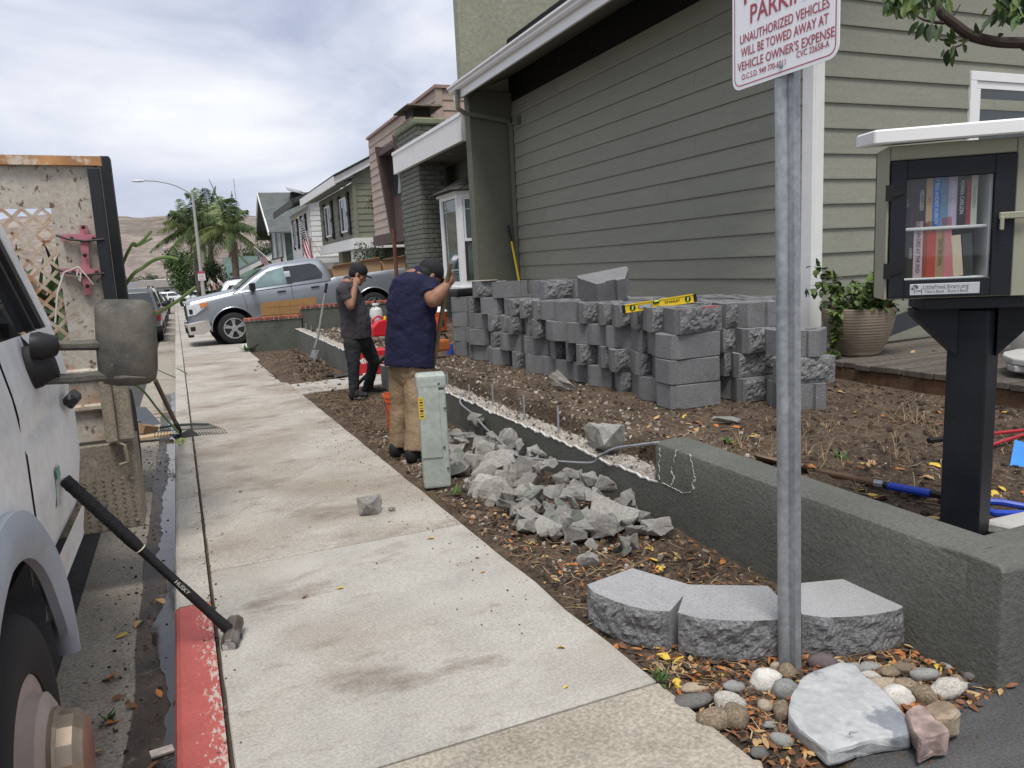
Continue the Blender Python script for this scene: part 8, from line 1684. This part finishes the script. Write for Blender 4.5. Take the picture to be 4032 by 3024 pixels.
b = MB(); b.tube([ax*0.0853, ax*0.0865], 0.027, 8); b.build('striking_face', mat('struck_face', (0.42,0.41,0.40), 0.5, 0.4, 25, spots=[((0.75,0.74,0.72), 18, 0.5, 0.56, 0.9)]), hm)
lt = text_mesh('HUSKY', 0.022, mat('handle_print', (0.6,0.6,0.5), 0.6), 'lettering', 'CENTER', 1.1)
qd = hv.normalized(); sdv = (CAM-(hd+hv*0.35)).normalized(); sdv = (sdv-qd*sdv.dot(qd)).normalized(); upl = sdv.cross(-qd)
o = obj('lettering', lt, hm); o.matrix_local = Matrix.Translation(hv*0.33+sdv*0.0195-upl*0.008) @ Matrix((-qd, upl, sdv)).transposed().to_4x4()
# shovel and rake by the kerb
gs = thing('shovel', 'wooden-handled black shovel standing on the kerb against the truck bed', 'shovel', gnd(712, 1745, 0.0)); so = Vector(gs.location); top = Vector((-0.275,6.2,0.70)); sk = gnd(704, 1690, 0.10)
b = MB(); b.tube([sk-so, top-so], [0.019,0.017], 8); b.build('handle', mat('grey_handle', (0.17,0.125,0.085), 0.85, 0.25, 9), gs, smooth=True)
b = MB(); b.tube([sk-so+(sk-top).normalized()*0.10, sk-so+(top-sk)*0.16], [0.024,0.022], 8); b.build('socket', M_blackp, gs)
b = MB(); shovel_blade(b, 0.30, 0.25, 0.004, 0.035); bl = b.build('blade', mat('black_steel', (0.012,0.012,0.012), 0.5, 0.3, 9), gs, smooth='all'); bl.location = sk-so+(sk-top).normalized()*0.08; bl.rotation_euler = (0.0, RAD(28), RAD(-52))
rk = thing('leaf_rake', 'dark green leaf rake head with splayed tines at the kerb', 'rake', gnd(730, 1712, 0.02)); so = Vector(rk.location)
rt_ = Vector((0.93,-0.36,0)); fwv = Vector((0.30,-0.75,-0.35)).normalized(); M_rk = mat('rake_green', (0.010,0.028,0.025), 0.5, 0.2, 9)
c0 = gnd(725, 1672, 0.10)-so
b = MB(); b.tube([c0-rt_*0.24+Vector((0,0,-0.02)), c0-rt_*0.09, c0+rt_*0.09, c0+rt_*0.24+Vector((0,0,-0.01))], [(0.012,0.02)]*4, 6); b.build('head_bar', M_rk, rk)
b = MB()
for k in range(25):
    u = (k-12)/12; a = c0+rt_*0.23*u; e_ = c0+rt_*0.36*u+fwv*0.20*(1-0.25*abs(u)); b.tube([a, a.lerp(e_, 0.8), e_+Vector((0,0,-0.03))], 0.0032, 4)
b.tube([c0-rt_*0.28+fwv*0.09, c0+fwv*0.10, c0+rt_*0.28+fwv*0.09], 0.005, 4); b.build('tine', M_rk, rk)
# off-cuts on the street under the truck bed
for i, (x, y, sx, sy, sz, rot, m, lab) in enumerate(((585,1655,0.22,0.75,0.02,(0.35,0.2,0.45),mat('grey_board', (0.075,0.085,0.095), 0.7, 0.1, 4),'slate grey board offcut leaning by the gutter behind the truck box'),(600,1718,0.42,0.14,0.03,(0,0,0.1),mat('raw_pine', (0.45,0.33,0.19), 0.8, 0.15, 4),'raw pine offcut lying flat by the gutter'),(580,1690,0.20,0.12,0.10,(0.2,0.3,0.8),mat('split_wood', (0.24,0.15,0.08), 0.9, 0.3, 9),'split firewood block beneath the grey board'),(645,1625,0.30,0.05,0.02,(0,0.1,0.6),MATS['raw_pine'],'thin yellow wood strip in the wet gutter'))):
    p = gnd(x, y, -0.12); b = MB(); b.box((0,0,0), (sx,sy,sz)); o = b.build('board_offcut', m, loc=p, bevel=0.003); o.rotation_euler = rot; tag(o, lab, 'wood')
for i, pts in enumerate((((0,190),(250,190),(500,480),(690,690)),((470,20),(560,60),(660,100)),((670,0),(780,60)))):
    P = [atY(450+x*.3676, 1450+y*.3676, 6.4-0.1*i) for x, y in pts]; b = MB(); b.tube([p-P[0] for p in smooth_path(P, 4)], 0.009 if i == 0 else 0.004, 6); o = b.build('cut_stalk', M_stalk, loc=P[0], smooth=True); tag(o, ['long green cut flower stalk hanging past the mirror','thin dark stalk with seed pods over the kerb','short thin stalk above the seed pods'][i], 'stalk')
p = atY(450+710*.3676, 1450+755*.3676, 6.3); b = MB(); r = random.Random(3)
for k in range(26): d = rdir(r); d.z = -abs(d.z); b.tube([(0,0,0), d*0.05], [0.006,0.004], 4)
tag(b.build('flower_head', mat('pale_bloom', (0.42,0.48,0.18), 0.7, 0.2, 9), loc=p), 'pale green flower head at the end of the long stalk', 'flower')
# shovel leaning on the low far wall
fs = thing('shovel', 'grey-handled shovel leaning upright on the low far wall', 'shovel', (1.99,13.75,gz(13.75)+0.05)); so = Vector(fs.location); P = [Vector((2.02,13.78,0.10)), Vector((2.10,13.80,0.30)), Vector((2.36,13.95,1.235))]
b = MB(); b.tube([p-so for p in P], [0.024,0.022,0.02], 8); b.build('handle', mat('grey_shaft', (0.22,0.21,0.20), 0.6, 0.2, 6), fs, smooth=True); b = MB(); b.tube([P[1].lerp(P[2], 0.82)-so, P[2]-so], 0.026, 8); b.build('grip', M_blackp, fs)
b = MB(); shovel_blade(b, 0.34, 0.26); bl = b.build('blade', mat('steel_blade', (0.18,0.18,0.175), 0.5, 0.3, 6, metal=0.3), fs, smooth='all'); bl.location = (0.05,0.04,0.22); bl.rotation_euler = (0.2, RAD(62), RAD(-150))
# plywood sheet
b = MB(); b.prism([Vector((1.557,18.25,0.30)), Vector((2.81,18.25,0.30)), Vector((2.81,18.25,0.875)), Vector((1.557,18.25,0.815))], (0,0.02,0)); pw = b.build('plywood_sheet', mat('plywood', (0.33,0.20,0.075), 0.7, 0.15, 2.5, stretch=(0.5,1,3), spots=[((0.18,0.1,0.04), 6, 0.62, 0.7, 0.6)])); tag(pw, 'orange-brown plywood sheet standing behind the brick-capped wall', 'plywood')
b = MB()
for z in (0.52,0.70): b.span((1.56,18.247,z),(2.8,18.2495,z+0.006))
for x in (1.97,2.20,2.5): b.span((x,18.247,0.31),(x+0.006,18.2495,0.80))
b.build('pencil_line', mat('pencil_grid', (0.12,0.07,0.03), 0.8), pw)
# weed sprayer, fuel can, buckets, saw, bag, tape
sp_ = thing('weed_sprayer', 'white garden pump sprayer on the soil behind the man in charcoal', 'sprayer', (3.62,15.7,0.33))
b = MB(); b.lathe([(0,0),(0.12,0),(0.135,0.03),(0.138,0.2),(0.12,0.29),(0.06,0.34),(0.05,0.37),(0.075,0.38),(0.07,0.42),(0,0.42)], 24); b.build('tank', mat('white_plastic', (0.62,0.63,0.62), 0.5, 0.05, 5), sp_, smooth=True)
b = MB(); b.tube([(0,0,0.42),(0,0,0.48)], 0.02, 8); b.tube([(-0.06,0,0.48),(-0.05,0,0.53),(0.05,0,0.53),(0.06,0,0.48)], 0.014, 6); b.build('pump_handle', M_blackp, sp_); b = MB(); b.tube(smooth_path([Vector((-0.03,-0.08,0.34)), Vector((-0.20,-0.08,0.40)), Vector((-0.22,-0.1,0.22)), Vector((-0.05,-0.14,0.02))], 5), 0.010, 6); b.build('hose', M_blackp, sp_)
fc = thing('fuel_can', 'bright red plastic fuel can on the soil between the two men', 'fuel can', (3.12,13.35,0.26), rz=0.1)
b = MB(); b.prism([Vector((-0.17,-0.1,0)), Vector((0.15,-0.1,0)), Vector((0.16,-0.1,0.25)), Vector((0.06,-0.1,0.30)), Vector((-0.05,-0.1,0.27)), Vector((-0.16,-0.1,0.17))], (0,0.2,0)); b.build('can', mat('can_red', (0.55,0.018,0.03), 0.4, 0.06, 5), fc, bevel=0.03, segs=3)
b = MB(); b.tube([(-0.12,0,0.23),(-0.12,0,0.30),(-0.02,0,0.36),(0.08,0,0.31)], 0.02, 8); b.build('handle', MATS['can_red'], fc); b = MB(); b.tube([(0.10,0,0.28),(0.13,0,0.34)], 0.03, 8); b.build('cap', M_yel, fc); b = MB(); b.tube([(-0.17,0,0.20),(-0.24,0,0.26)], [0.025,0.015], 8); b.build('spout', M_blackp, fc)
p = Vector((3.55,13.9,0.30)); b = MB(); b.box((0,0,0.10), (0.22,0.2,0.24)); o = b.build('red_case', mat('case_red', (0.22,0.03,0.03), 0.5), loc=p, bevel=0.02); tag(o, 'dark red case behind the fuel can', 'case')
b = MB(); b.ell((0,0,0), (0.10,0.05,0.04), 10, 8); tag(b.build('work_gloves', mat('glove_yellow', (0.5,0.36,0.03), 0.8, 0.5, 12), loc=(3.56,13.75,0.545)), 'crumpled yellow and black gloves on the dark red case', 'gloves')
def bucket(label, loc, m, lid=None):
    t = thing('bucket', label, 'bucket', loc); b = MB(); b.lathe([(0.0,0.0),(0.13,0.0),(0.148,0.30),(0.156,0.30),(0.156,0.315),(0.150,0.315),(0.152,0.34),(0.16,0.34),(0.16,0.365),(0.15,0.365),(0.145,0.33),(0.125,0.02),(0.0,0.02)], 28); b.build('pail', m, t, smooth=True)
    b = MB(); b.tube([Vector((0.16*math.cos(a), -0.02-0.14*math.sin(a), 0.31-0.22*math.sin(a))) for a in [math.pi*k/10 for k in range(11)]], 0.004, 5); b.build('bail', M_trim, t)
    b = MB(); b.span((-0.07,-0.149,0.10),(0.05,-0.147,0.22)); b.build('label', M_trim, t)
    if lid: b = MB(); b.lathe([(0,0.45),(0.10,0.45),(0.13,0.40),(0.165,0.37),(0.165,0.355)], 24); b.build('lid', lid, t, smooth=True)
M_or = mat('bucket_orange', (0.62,0.11,0.03), 0.45, 0.08, 5)
bucket('orange plastic bucket just behind the legs of the man in navy', (1.79,7.05,gz(7.05)-0.02), M_or); bucket('far orange bucket with a white lid by the house wall', (4.45,14.0,0.22), M_or, M_whiteclean)
sw = thing('cutoff_saw', 'orange concrete cut-off saw behind the left end of the block stack', 'saw', (3.02,9.75,0.22), rz=0.3)
b = MB(); b.box((0.1,0,0.20), (0.30,0.18,0.20)); b.build('engine', mat('saw_orange', (0.40,0.13,0.04), 0.5, 0.2, 8), sw, bevel=0.04, segs=2); b = MB(); b.lathe([(0,-0.008),(0.17,-0.008),(0.17,0.008),(0,0.008)], 28, Matrix.Translation((-0.16,0.0,0.17)) @ Matrix.Rotation(RAD(90),4,'X')); b.build('blade', mat('saw_disc', (0.10,0.10,0.10), 0.5), sw); b = MB(); b.tube([(0.0,0,0.28),(0.05,0,0.38),(0.2,0,0.38),(0.28,0,0.26)], 0.018, 8); b.build('handle', M_trim, sw)
b = MB(); b.lathe([(0.19,-0.03),(0.2,-0.03),(0.2,0.03),(0.19,0.03)], 20, Matrix.Translation((-0.16,0.0,0.19)) @ Matrix.Rotation(RAD(90),4,'X')); b.build('guard', MATS['saw_orange'], sw); sw.scale = (0.8,0.8,0.8)
bt = MB(); bt.lathe([(0,0),(0.05,0),(0.05,0.12),(0.03,0.15),(0,0.15)], 12); tag(bt.build('spray_bottle', mat('bottle_blue', (0.03,0.06,0.30), 0.4), loc=(3.32,10.05,0.21), smooth=True), 'small blue bottle beside the cut-off saw', 'bottle')
tbg = thing('tool_bag', 'red box with white script lettering behind the man in charcoal', 'tool box', (2.52,11.55,gz(11.5)+0.0), rz=-0.1)
b = MB(); b.box((0,0,0.2), (0.48,0.3,0.38)); b.build('case', mat('box_red', (0.46,0.02,0.025), 0.5, 0.06, 5), tbg, bevel=0.02); obj('lettering', text_mesh('Milwaukee', 0.12, M_whiteclean, 'lettering', 'LEFT', 0.9, 0, 0.002, 0.3), tbg, (-0.22,-0.152,0.19), (RAD(90),0,0)); b = MB(); b.box((-0.05,-0.155,0.02), (0.2,0.02,0.04)); b.build('foot', M_white, tbg)
tm_ = thing('tape_measure', 'small red tape measure on the broken wall end', 'tape measure', (2.40,9.86,0.215)); b = MB(); b.box((0,0,0.035), (0.085,0.05,0.07)); b.build('body', mat('tape_red', (0.5,0.02,0.02), 0.45), tm_, bevel=0.012); b = MB(); b.box((0.05,0,0.03), (0.02,0.03,0.05)); b.build('clip', M_blackp, tm_)
b = MB(); b.tube([(0,0,0),(0.42,-0.35,0.46)], [0.026,0.022], 8); tag(b.build('pry_bar', M_blackp, loc=(2.02,10.32,gz(10.3)+0.01)), 'thick black bar propped between path and broken wall end', 'bar')
fl_ = thing('shovel', 'dark flat shovel blade lying by the near end of the low far wall', 'shovel', (1.92,11.45,gz(11.4)+0.04), rz=0.3); b = MB(); shovel_blade(b, 0.3, 0.24, 0.004, 0.03); b.build('blade', mat('dark_blade', (0.05,0.045,0.04), 0.6), fl_, smooth='all'); b = MB(); b.tube([(0,0,0),(-0.12,0,0.02)], 0.02, 8); b.build('socket', M_blackp, fl_)
cs = thing('tool_case', 'black plastic tool case lying at the left end on the stacked blocks', 'tool case', (3.60,9.95,SOILZ+0.004+(BH+.004)*4+0.001), rz=0.15); b = MB(); b.box((0,0,0.05), (0.50,0.34,0.10)); b.build('shell', M_blackp, cs, bevel=0.03, segs=2); b = MB(); b.tube([(-0.08,-0.17,0.05),(-0.06,-0.21,0.05),(0.06,-0.21,0.05),(0.08,-0.17,0.05)], 0.012, 6); b.build('handle', M_blackp, cs)
for k in range(4): put_block(3.58, 9.80, SOILZ+0.004+(BH+.004)*k, math.pi+0.05*k-0.1, '%s-course grey block beneath the black tool case at the far end' % ORD[k])
# ------------------------------------------------------------------ litter
rs = random.Random(99)
def surf(x, y): return soil_high(x, y) if x > WX+0.2 else soil_low(x, y)
def scatter(name, label, cat, m, n, fn, shape):
    b = MB(); k = 0
    while k < n:
        x, y = fn()
        if x is None: continue
        shape(b, x, y); k += 1
    return stuff(b.build(name, m), label, cat)
def chip(s0, s1):
    def f(b, x, y, z=None):
        s = s0+(s1-s0)*rs.random()**2.2; c = Vector((x, y, (surf(x, y) if z is None else z)+s*0.15)); n = 5; a0 = rs.uniform(0, 6.28)
        tilt = Matrix.Rotation(rs.uniform(-.5,.5),3,'X') @ Matrix.Rotation(rs.uniform(-.5,.5),3,'Y')
        lo = [c+tilt @ Vector((s*rs.uniform(.5,1)*math.cos(a0+k*6.28/n), s*rs.uniform(.5,1)*math.sin(a0+k*6.28/n), -s*0.3)) for k in range(n)]; up = [p.lerp(c, 0.3)+Vector((0,0,s*rs.uniform(.35,.7))) for p in lo]
        b.cur = rs.choice((0,0,1,1,1,2,2)); b.add(lo+up, [list(range(n, 2*n))]+[(i, (i+1) % n, (i+1) % n+n, i+n) for i in range(n)])
    return f
CHM = [mat('chip_pale', (0.42,0.39,0.34), 0.95, 0.15, 20, world_space=True), mat('chip_tan', (0.27,0.22,0.165), 0.95, 0.15, 20, world_space=True), mat('chip_dark', (0.10,0.085,0.07), 0.95, 0.15, 20, world_space=True)]
CLOD = [mat('clod_brown', (0.085,0.058,0.040), 0.97, 0.2, 20, world_space=True), mat('clod_light', (0.15,0.108,0.074), 0.97, 0.2, 20, world_space=True), mat('clod_black', (0.035,0.025,0.018), 0.97, 0.2, 20, world_space=True)]
def near_trench():
    y = rs.uniform(3.3, 9.6); x = 2.78+abs(rs.gauss(0, 0.35)); return (x, y) if x < 4.6 else (None, None)
def terrace(): 
    y = 1.8+8.2*rs.random()**1.3; return (rs.uniform(2.58, 5.45), y)
def low():
    y = 1.65+15*rs.random()**1.8; return (rs.uniform(1.40, 2.26), y)
scatter('concrete_chips', 'pale concrete chips strewn over the soil beside the trench', 'debris', CHM, 750, near_trench, chip(0.006, 0.030))
scatter('concrete_chips', 'pale chips scattered over the upper soil bed', 'debris', CHM, 1000, terrace, chip(0.004, 0.013))
scatter('soil_clods', 'crumbly soil clods covering the upper bed', 'soil', CLOD, 4500, terrace, chip(0.010, 0.034))
scatter('soil_clods', 'crumbly soil clods in the strip beside the pavement', 'soil', CLOD, 4200, low, chip(0.008, 0.030))
scatter('concrete_chips', 'pale chips in the strip round the rubble heap', 'debris', CHM, 1300, lambda: (rs.uniform(1.42,2.26), rs.uniform(2.9,7.2)), chip(0.006, 0.026))
scatter('soil_clods', 'lumpy clods of the dug soil heap before the far wall', 'soil', CLOD, 1200, lambda: (rs.gauss(1.72,0.26), rs.gauss(13.6,1.3)), chip(0.02, 0.06))
scatter('concrete_chips', 'rubble fragments and stones on the far terrace behind the low wall', 'debris', CHM, 900, lambda: (rs.uniform(2.45,4.6), rs.uniform(11.5,17.6)), lambda b, x, y: chip(0.02, 0.07)(b, x, y, 0.14+0.05*clump(x, y)))
def topchips(b, x, y): chip(0.006, 0.022)(b, x, y, 0.19)
scatter('concrete_chips', 'loose crumbs lying along the broken wall top', 'debris', CHM, 700, lambda: (rs.uniform(2.33,2.48), rs.uniform(3.5,9.9)), topchips)
scatter('concrete_chips', 'mortar crumbs fallen in the trench behind the broken wall', 'debris', CHM, 900, lambda: (rs.uniform(2.50,2.72), rs.uniform(3.5,9.6)), chip(0.008, 0.028))
def onwalk(b, x, y): chip(0.002, 0.009)(b, x+QX*y, y, gz(y))
scatter('grit', 'dark soil crumbs and grit spilled on the pavement', 'debris', CLOD, 800, lambda: (max(0.03, min(1.36, 1.38-abs(rs.gauss(0,0.22)))), rs.uniform(2.6,15)), onwalk)
scatter('grit', 'grit and dirt along the kerb joint', 'debris', CLOD, 420, lambda: (rs.gauss(0.0,0.02), rs.uniform(2.2,11)), onwalk)
scatter('grit', 'silt and leaf crumbs in the wet gutter', 'debris', CLOD, 700, lambda: (rs.uniform(-0.56,-0.19), rs.uniform(1.8,10)), lambda b, x, y: chip(0.004, 0.016)(b, x+QX*y, y, gz(y)-0.168))
def straw(l0, l1, zf=None):
    def f(b, x, y):
        a = rs.uniform(0, 6.28); l = rs.uniform(l0, l1); d = Vector((math.cos(a), math.sin(a), 0)); z = (surf(x, y) if zf is None else zf(x, y))+0.006; p = Vector((x, y, z)); m_ = p+d*l*0.5+Vector((-d.y, d.x, 0))*rs.uniform(-.25,.25)*l+Vector((0,0,rs.uniform(0,.18)*l))
        b.cur = rs.choice((0,0,1,2)); b.tube([p, m_, p+d*l+Vector((0,0,rs.uniform(-.005,.02)))], [0.0018,0.0022,0.001], 3, False)
    return f
STR = [mat('straw_pale', (0.42,0.32,0.19), 0.9), mat('straw_brown', (0.22,0.15,0.09), 0.9), mat('root_dark', (0.09,0.06,0.04), 0.9)]
scatter('straw', 'dry grass roots and straw over the strip beside the pavement', 'straw', STR, 1500, low, straw(0.04, 0.13)); scatter('straw', 'dry straw and roots where the charcoal-shirted man stands', 'straw', STR, 900, lambda: (rs.uniform(1.4,2.2), rs.uniform(5.8,10.2)), straw(0.06, 0.22)); scatter('straw', 'dry roots and straw over the upper soil bed', 'straw', STR, 1500, terrace, straw(0.03, 0.12))
# dead grass tufts
def tuft(b, x, y):
    for k in range(9):
        d = rdir(rs); d.z = abs(d.z)*1.2+0.3; l = rs.uniform(0.05,0.14); p = Vector((x, y, surf(x, y))); b.cur = rs.choice((0,1)); b.tube([p, p+d*l*0.6, p+d*l+Vector((0,0,-0.03))], [0.0016,0.0014,0.0006], 3, False)
scatter('dead_grass', 'tufts of dead grass on the soil right of the sign post', 'grass', STR, 70, lambda: (rs.uniform(2.9,4.6), rs.uniform(2.2,4.0)), tuft)
# leaf litter around the cobbles and fallen leaves one by one
LFM = [mat('leaf_orange', (0.42,0.16,0.045), 0.7, 0.25, 20), mat('leaf_brown', (0.19,0.085,0.04), 0.75, 0.3, 20), mat('leaf_yellow', (0.60,0.42,0.06), 0.65, 0.2, 20), mat('leaf_tan', (0.42,0.28,0.13), 0.75, 0.25, 20)]
def leafmesh(i, m):
    b = MB(); r = random.Random(i); leaf_shape(b, Vector((-0.5,0,0)), Vector((1,0.1,r.uniform(-.1,.1))), Vector((0,0,1)), 1.0, r.uniform(0.19,0.27), r.uniform(-0.3,0.7))
    for p in b.v: p.z += 0.10*math.sin(p.x*3+i)+0.06*noise.noise(p*4+Vector((i,0,0)))+0.05
    return b.mesh('fallen_leaf', m)
LMX = [[leafmesh(k, m) for k in range(4)] for m in LFM]
CN = ['orange', 'brown', 'yellow', 'tan']
def leaves(n, fn, zone, grp, zfn=None, wts=(4,3,1,2), s0=0.045, s1=0.085):
    for _ in range(n):
        x, y = fn(); c = rs.choices((0,1,2,3), wts)[0]; z = (surf(x, y) if zfn is None else zfn(x, y))+0.004; s = rs.uniform(s0, s1)
        o = obj('fallen_leaf', LMX[c][rs.randrange(4)], None, (x, y, z), (rs.uniform(-.3,.3), rs.uniform(-.3,.3), rs.uniform(0, 6.28)), (s, s, s)); tag(o, '%s fallen leaf %s' % (CN[c], zone), 'leaf', '%s leaves %s' % (CN[c], grp))
leaves(85, lambda: (rs.uniform(1.42,2.3), rs.uniform(1.5,2.05)), 'in the litter round the cobbles and sign post', 'round the cobbles')
leaves(22, lambda: (rs.uniform(1.38,1.62), rs.uniform(1.9,2.5)), 'beside the pavement below the left pale block', 'below the left pale block')
leaves(24, lambda: (rs.uniform(1.6,2.25), rs.uniform(2.3,3.4)), 'on the soil between pale blocks and rubble', 'between blocks and rubble', None, (2,2,3,2))
leaves(18, lambda: (rs.uniform(1.45,2.2), rs.uniform(3.4,7.5)), 'on the strip along the rubble heap', 'along the rubble heap', None, (2,2,2,3))
leaves(40, lambda: (rs.uniform(2.7,3.9), rs.uniform(2.1,3.2)), 'near the blue-gripped shovel behind the wall', 'near the blue-gripped shovel', None, (3,3,2,3), 0.06, 0.10)
leaves(26, lambda: (rs.uniform(2.85,3.6), rs.uniform(3.4,4.8)), 'on the soil before the near corner of the block stack', 'before the block stack', None, (3,2,2,3))
leaves(26, lambda: (rs.uniform(4.4,5.4), rs.uniform(2.4,4.8)), 'against the deck fascia behind the library post', 'against the deck', None, (3,2,2,3))
leaves(9, lambda: (rs.uniform(5.6,6.8), rs.uniform(3.6,5.4)), 'on the deck boards', 'on the deck', lambda x, y: SOILZ+0.175, (1,1,3,3))
leaves(24, lambda: (rs.uniform(-0.46,-0.20), rs.choice((rs.gauss(2.6,0.15), rs.gauss(3.3,0.6), rs.uniform(2,8)))), 'in the wet gutter beside the kerb', 'in the gutter', lambda x, y: gz(y)-0.163, (3,3,1,3), 0.05, 0.10)
leaves(12, lambda: (rs.uniform(0.05,1.3), rs.uniform(2.1,6)), 'lying loose on the pavement', 'on the pavement', lambda x, y: gz(y), (1,2,4,1), 0.02, 0.05)
LIT = LFM+[mat('litter_dark', (0.075,0.05,0.035), 0.9)]
def litter(b, x, y):
    for _ in range(1): b.cur = rs.choice((0,1,1,3,4,4,4)); leaf_shape(b, Vector((x, y, surf(x, y)+rs.uniform(0.0,0.02))), Vector((math.cos(rs.uniform(0,6.28)), math.sin(rs.uniform(0,6.28)), rs.uniform(-.3,.3))), (Vector((0,0,1))+rdir(rs)*0.6), rs.uniform(0.02,0.05), rs.uniform(0.004,0.011), rs.uniform(-.3,.6))
scatter('leaf_litter', 'crumbled dark leaf litter between the cobbles', 'leaf litter', LIT, 2600, lambda: (rs.uniform(1.40,2.35), rs.uniform(1.48,2.25)), litter)
scatter('leaf_litter', 'thin leaf litter over the strip before the rubble', 'leaf litter', LIT, 900, lambda: (rs.uniform(1.40,2.26), rs.uniform(2.2,4.5)), litter)
# small weeds
GW = leaf_mats('weed_leaf', ((0.06,0.12,0.03),(0.10,0.17,0.04),(0.04,0.08,0.025)))
for i, (x, y, z, s, lab) in enumerate(((1.372,2.06,gz(2.06),0.05,'green weed sprouting at the pavement joint corner'),(1.50,4.62,gz(4.6),0.07,'weed at the foot of the pedestal'),(1.62,1.52,gz(1.5)-0.01,0.06,'straggly weed left of the painted slab'),(-0.44,3.05,gz(3)-0.165,0.04,'tiny weed in the gutter near the hub'),(1.16,18.0,gz(18),0.22,'grass clump at the corner of the brick-capped wall'),(3.4,3.2,SOILZ,0.06,'weed seedling on the soil left of the library post'),(3.15,3.9,SOILZ,0.06,'weed seedling before the block stack'))):
    b = MB()
    for k in range(16): b.cur = rs.choice((0,0,1,2)); d = rdir(rs); d.z = abs(d.z)+0.3; leaf_shape(b, Vector((rs.uniform(-.4,.4)*s, rs.uniform(-.4,.4)*s, 0)), d, Vector((0,0,1)), s*rs.uniform(.6,1.2), s*0.14, 0.2)
    tag(b.build('weed', GW, loc=(x, y, z)), lab, 'weed')
b = MB(); b.box((0,0,0), (0.075,0.035,0.008)); o = b.build('litter_scrap', mat('packet', (0.5,0.44,0.4), 0.7, 0.3, 30), loc=(-0.245,2.72,gz(2.7)-0.152)); o.rotation_euler = (0.15,0.1,0.25); tag(o, 'white crumpled packet scrap in the gutter', 'litter')
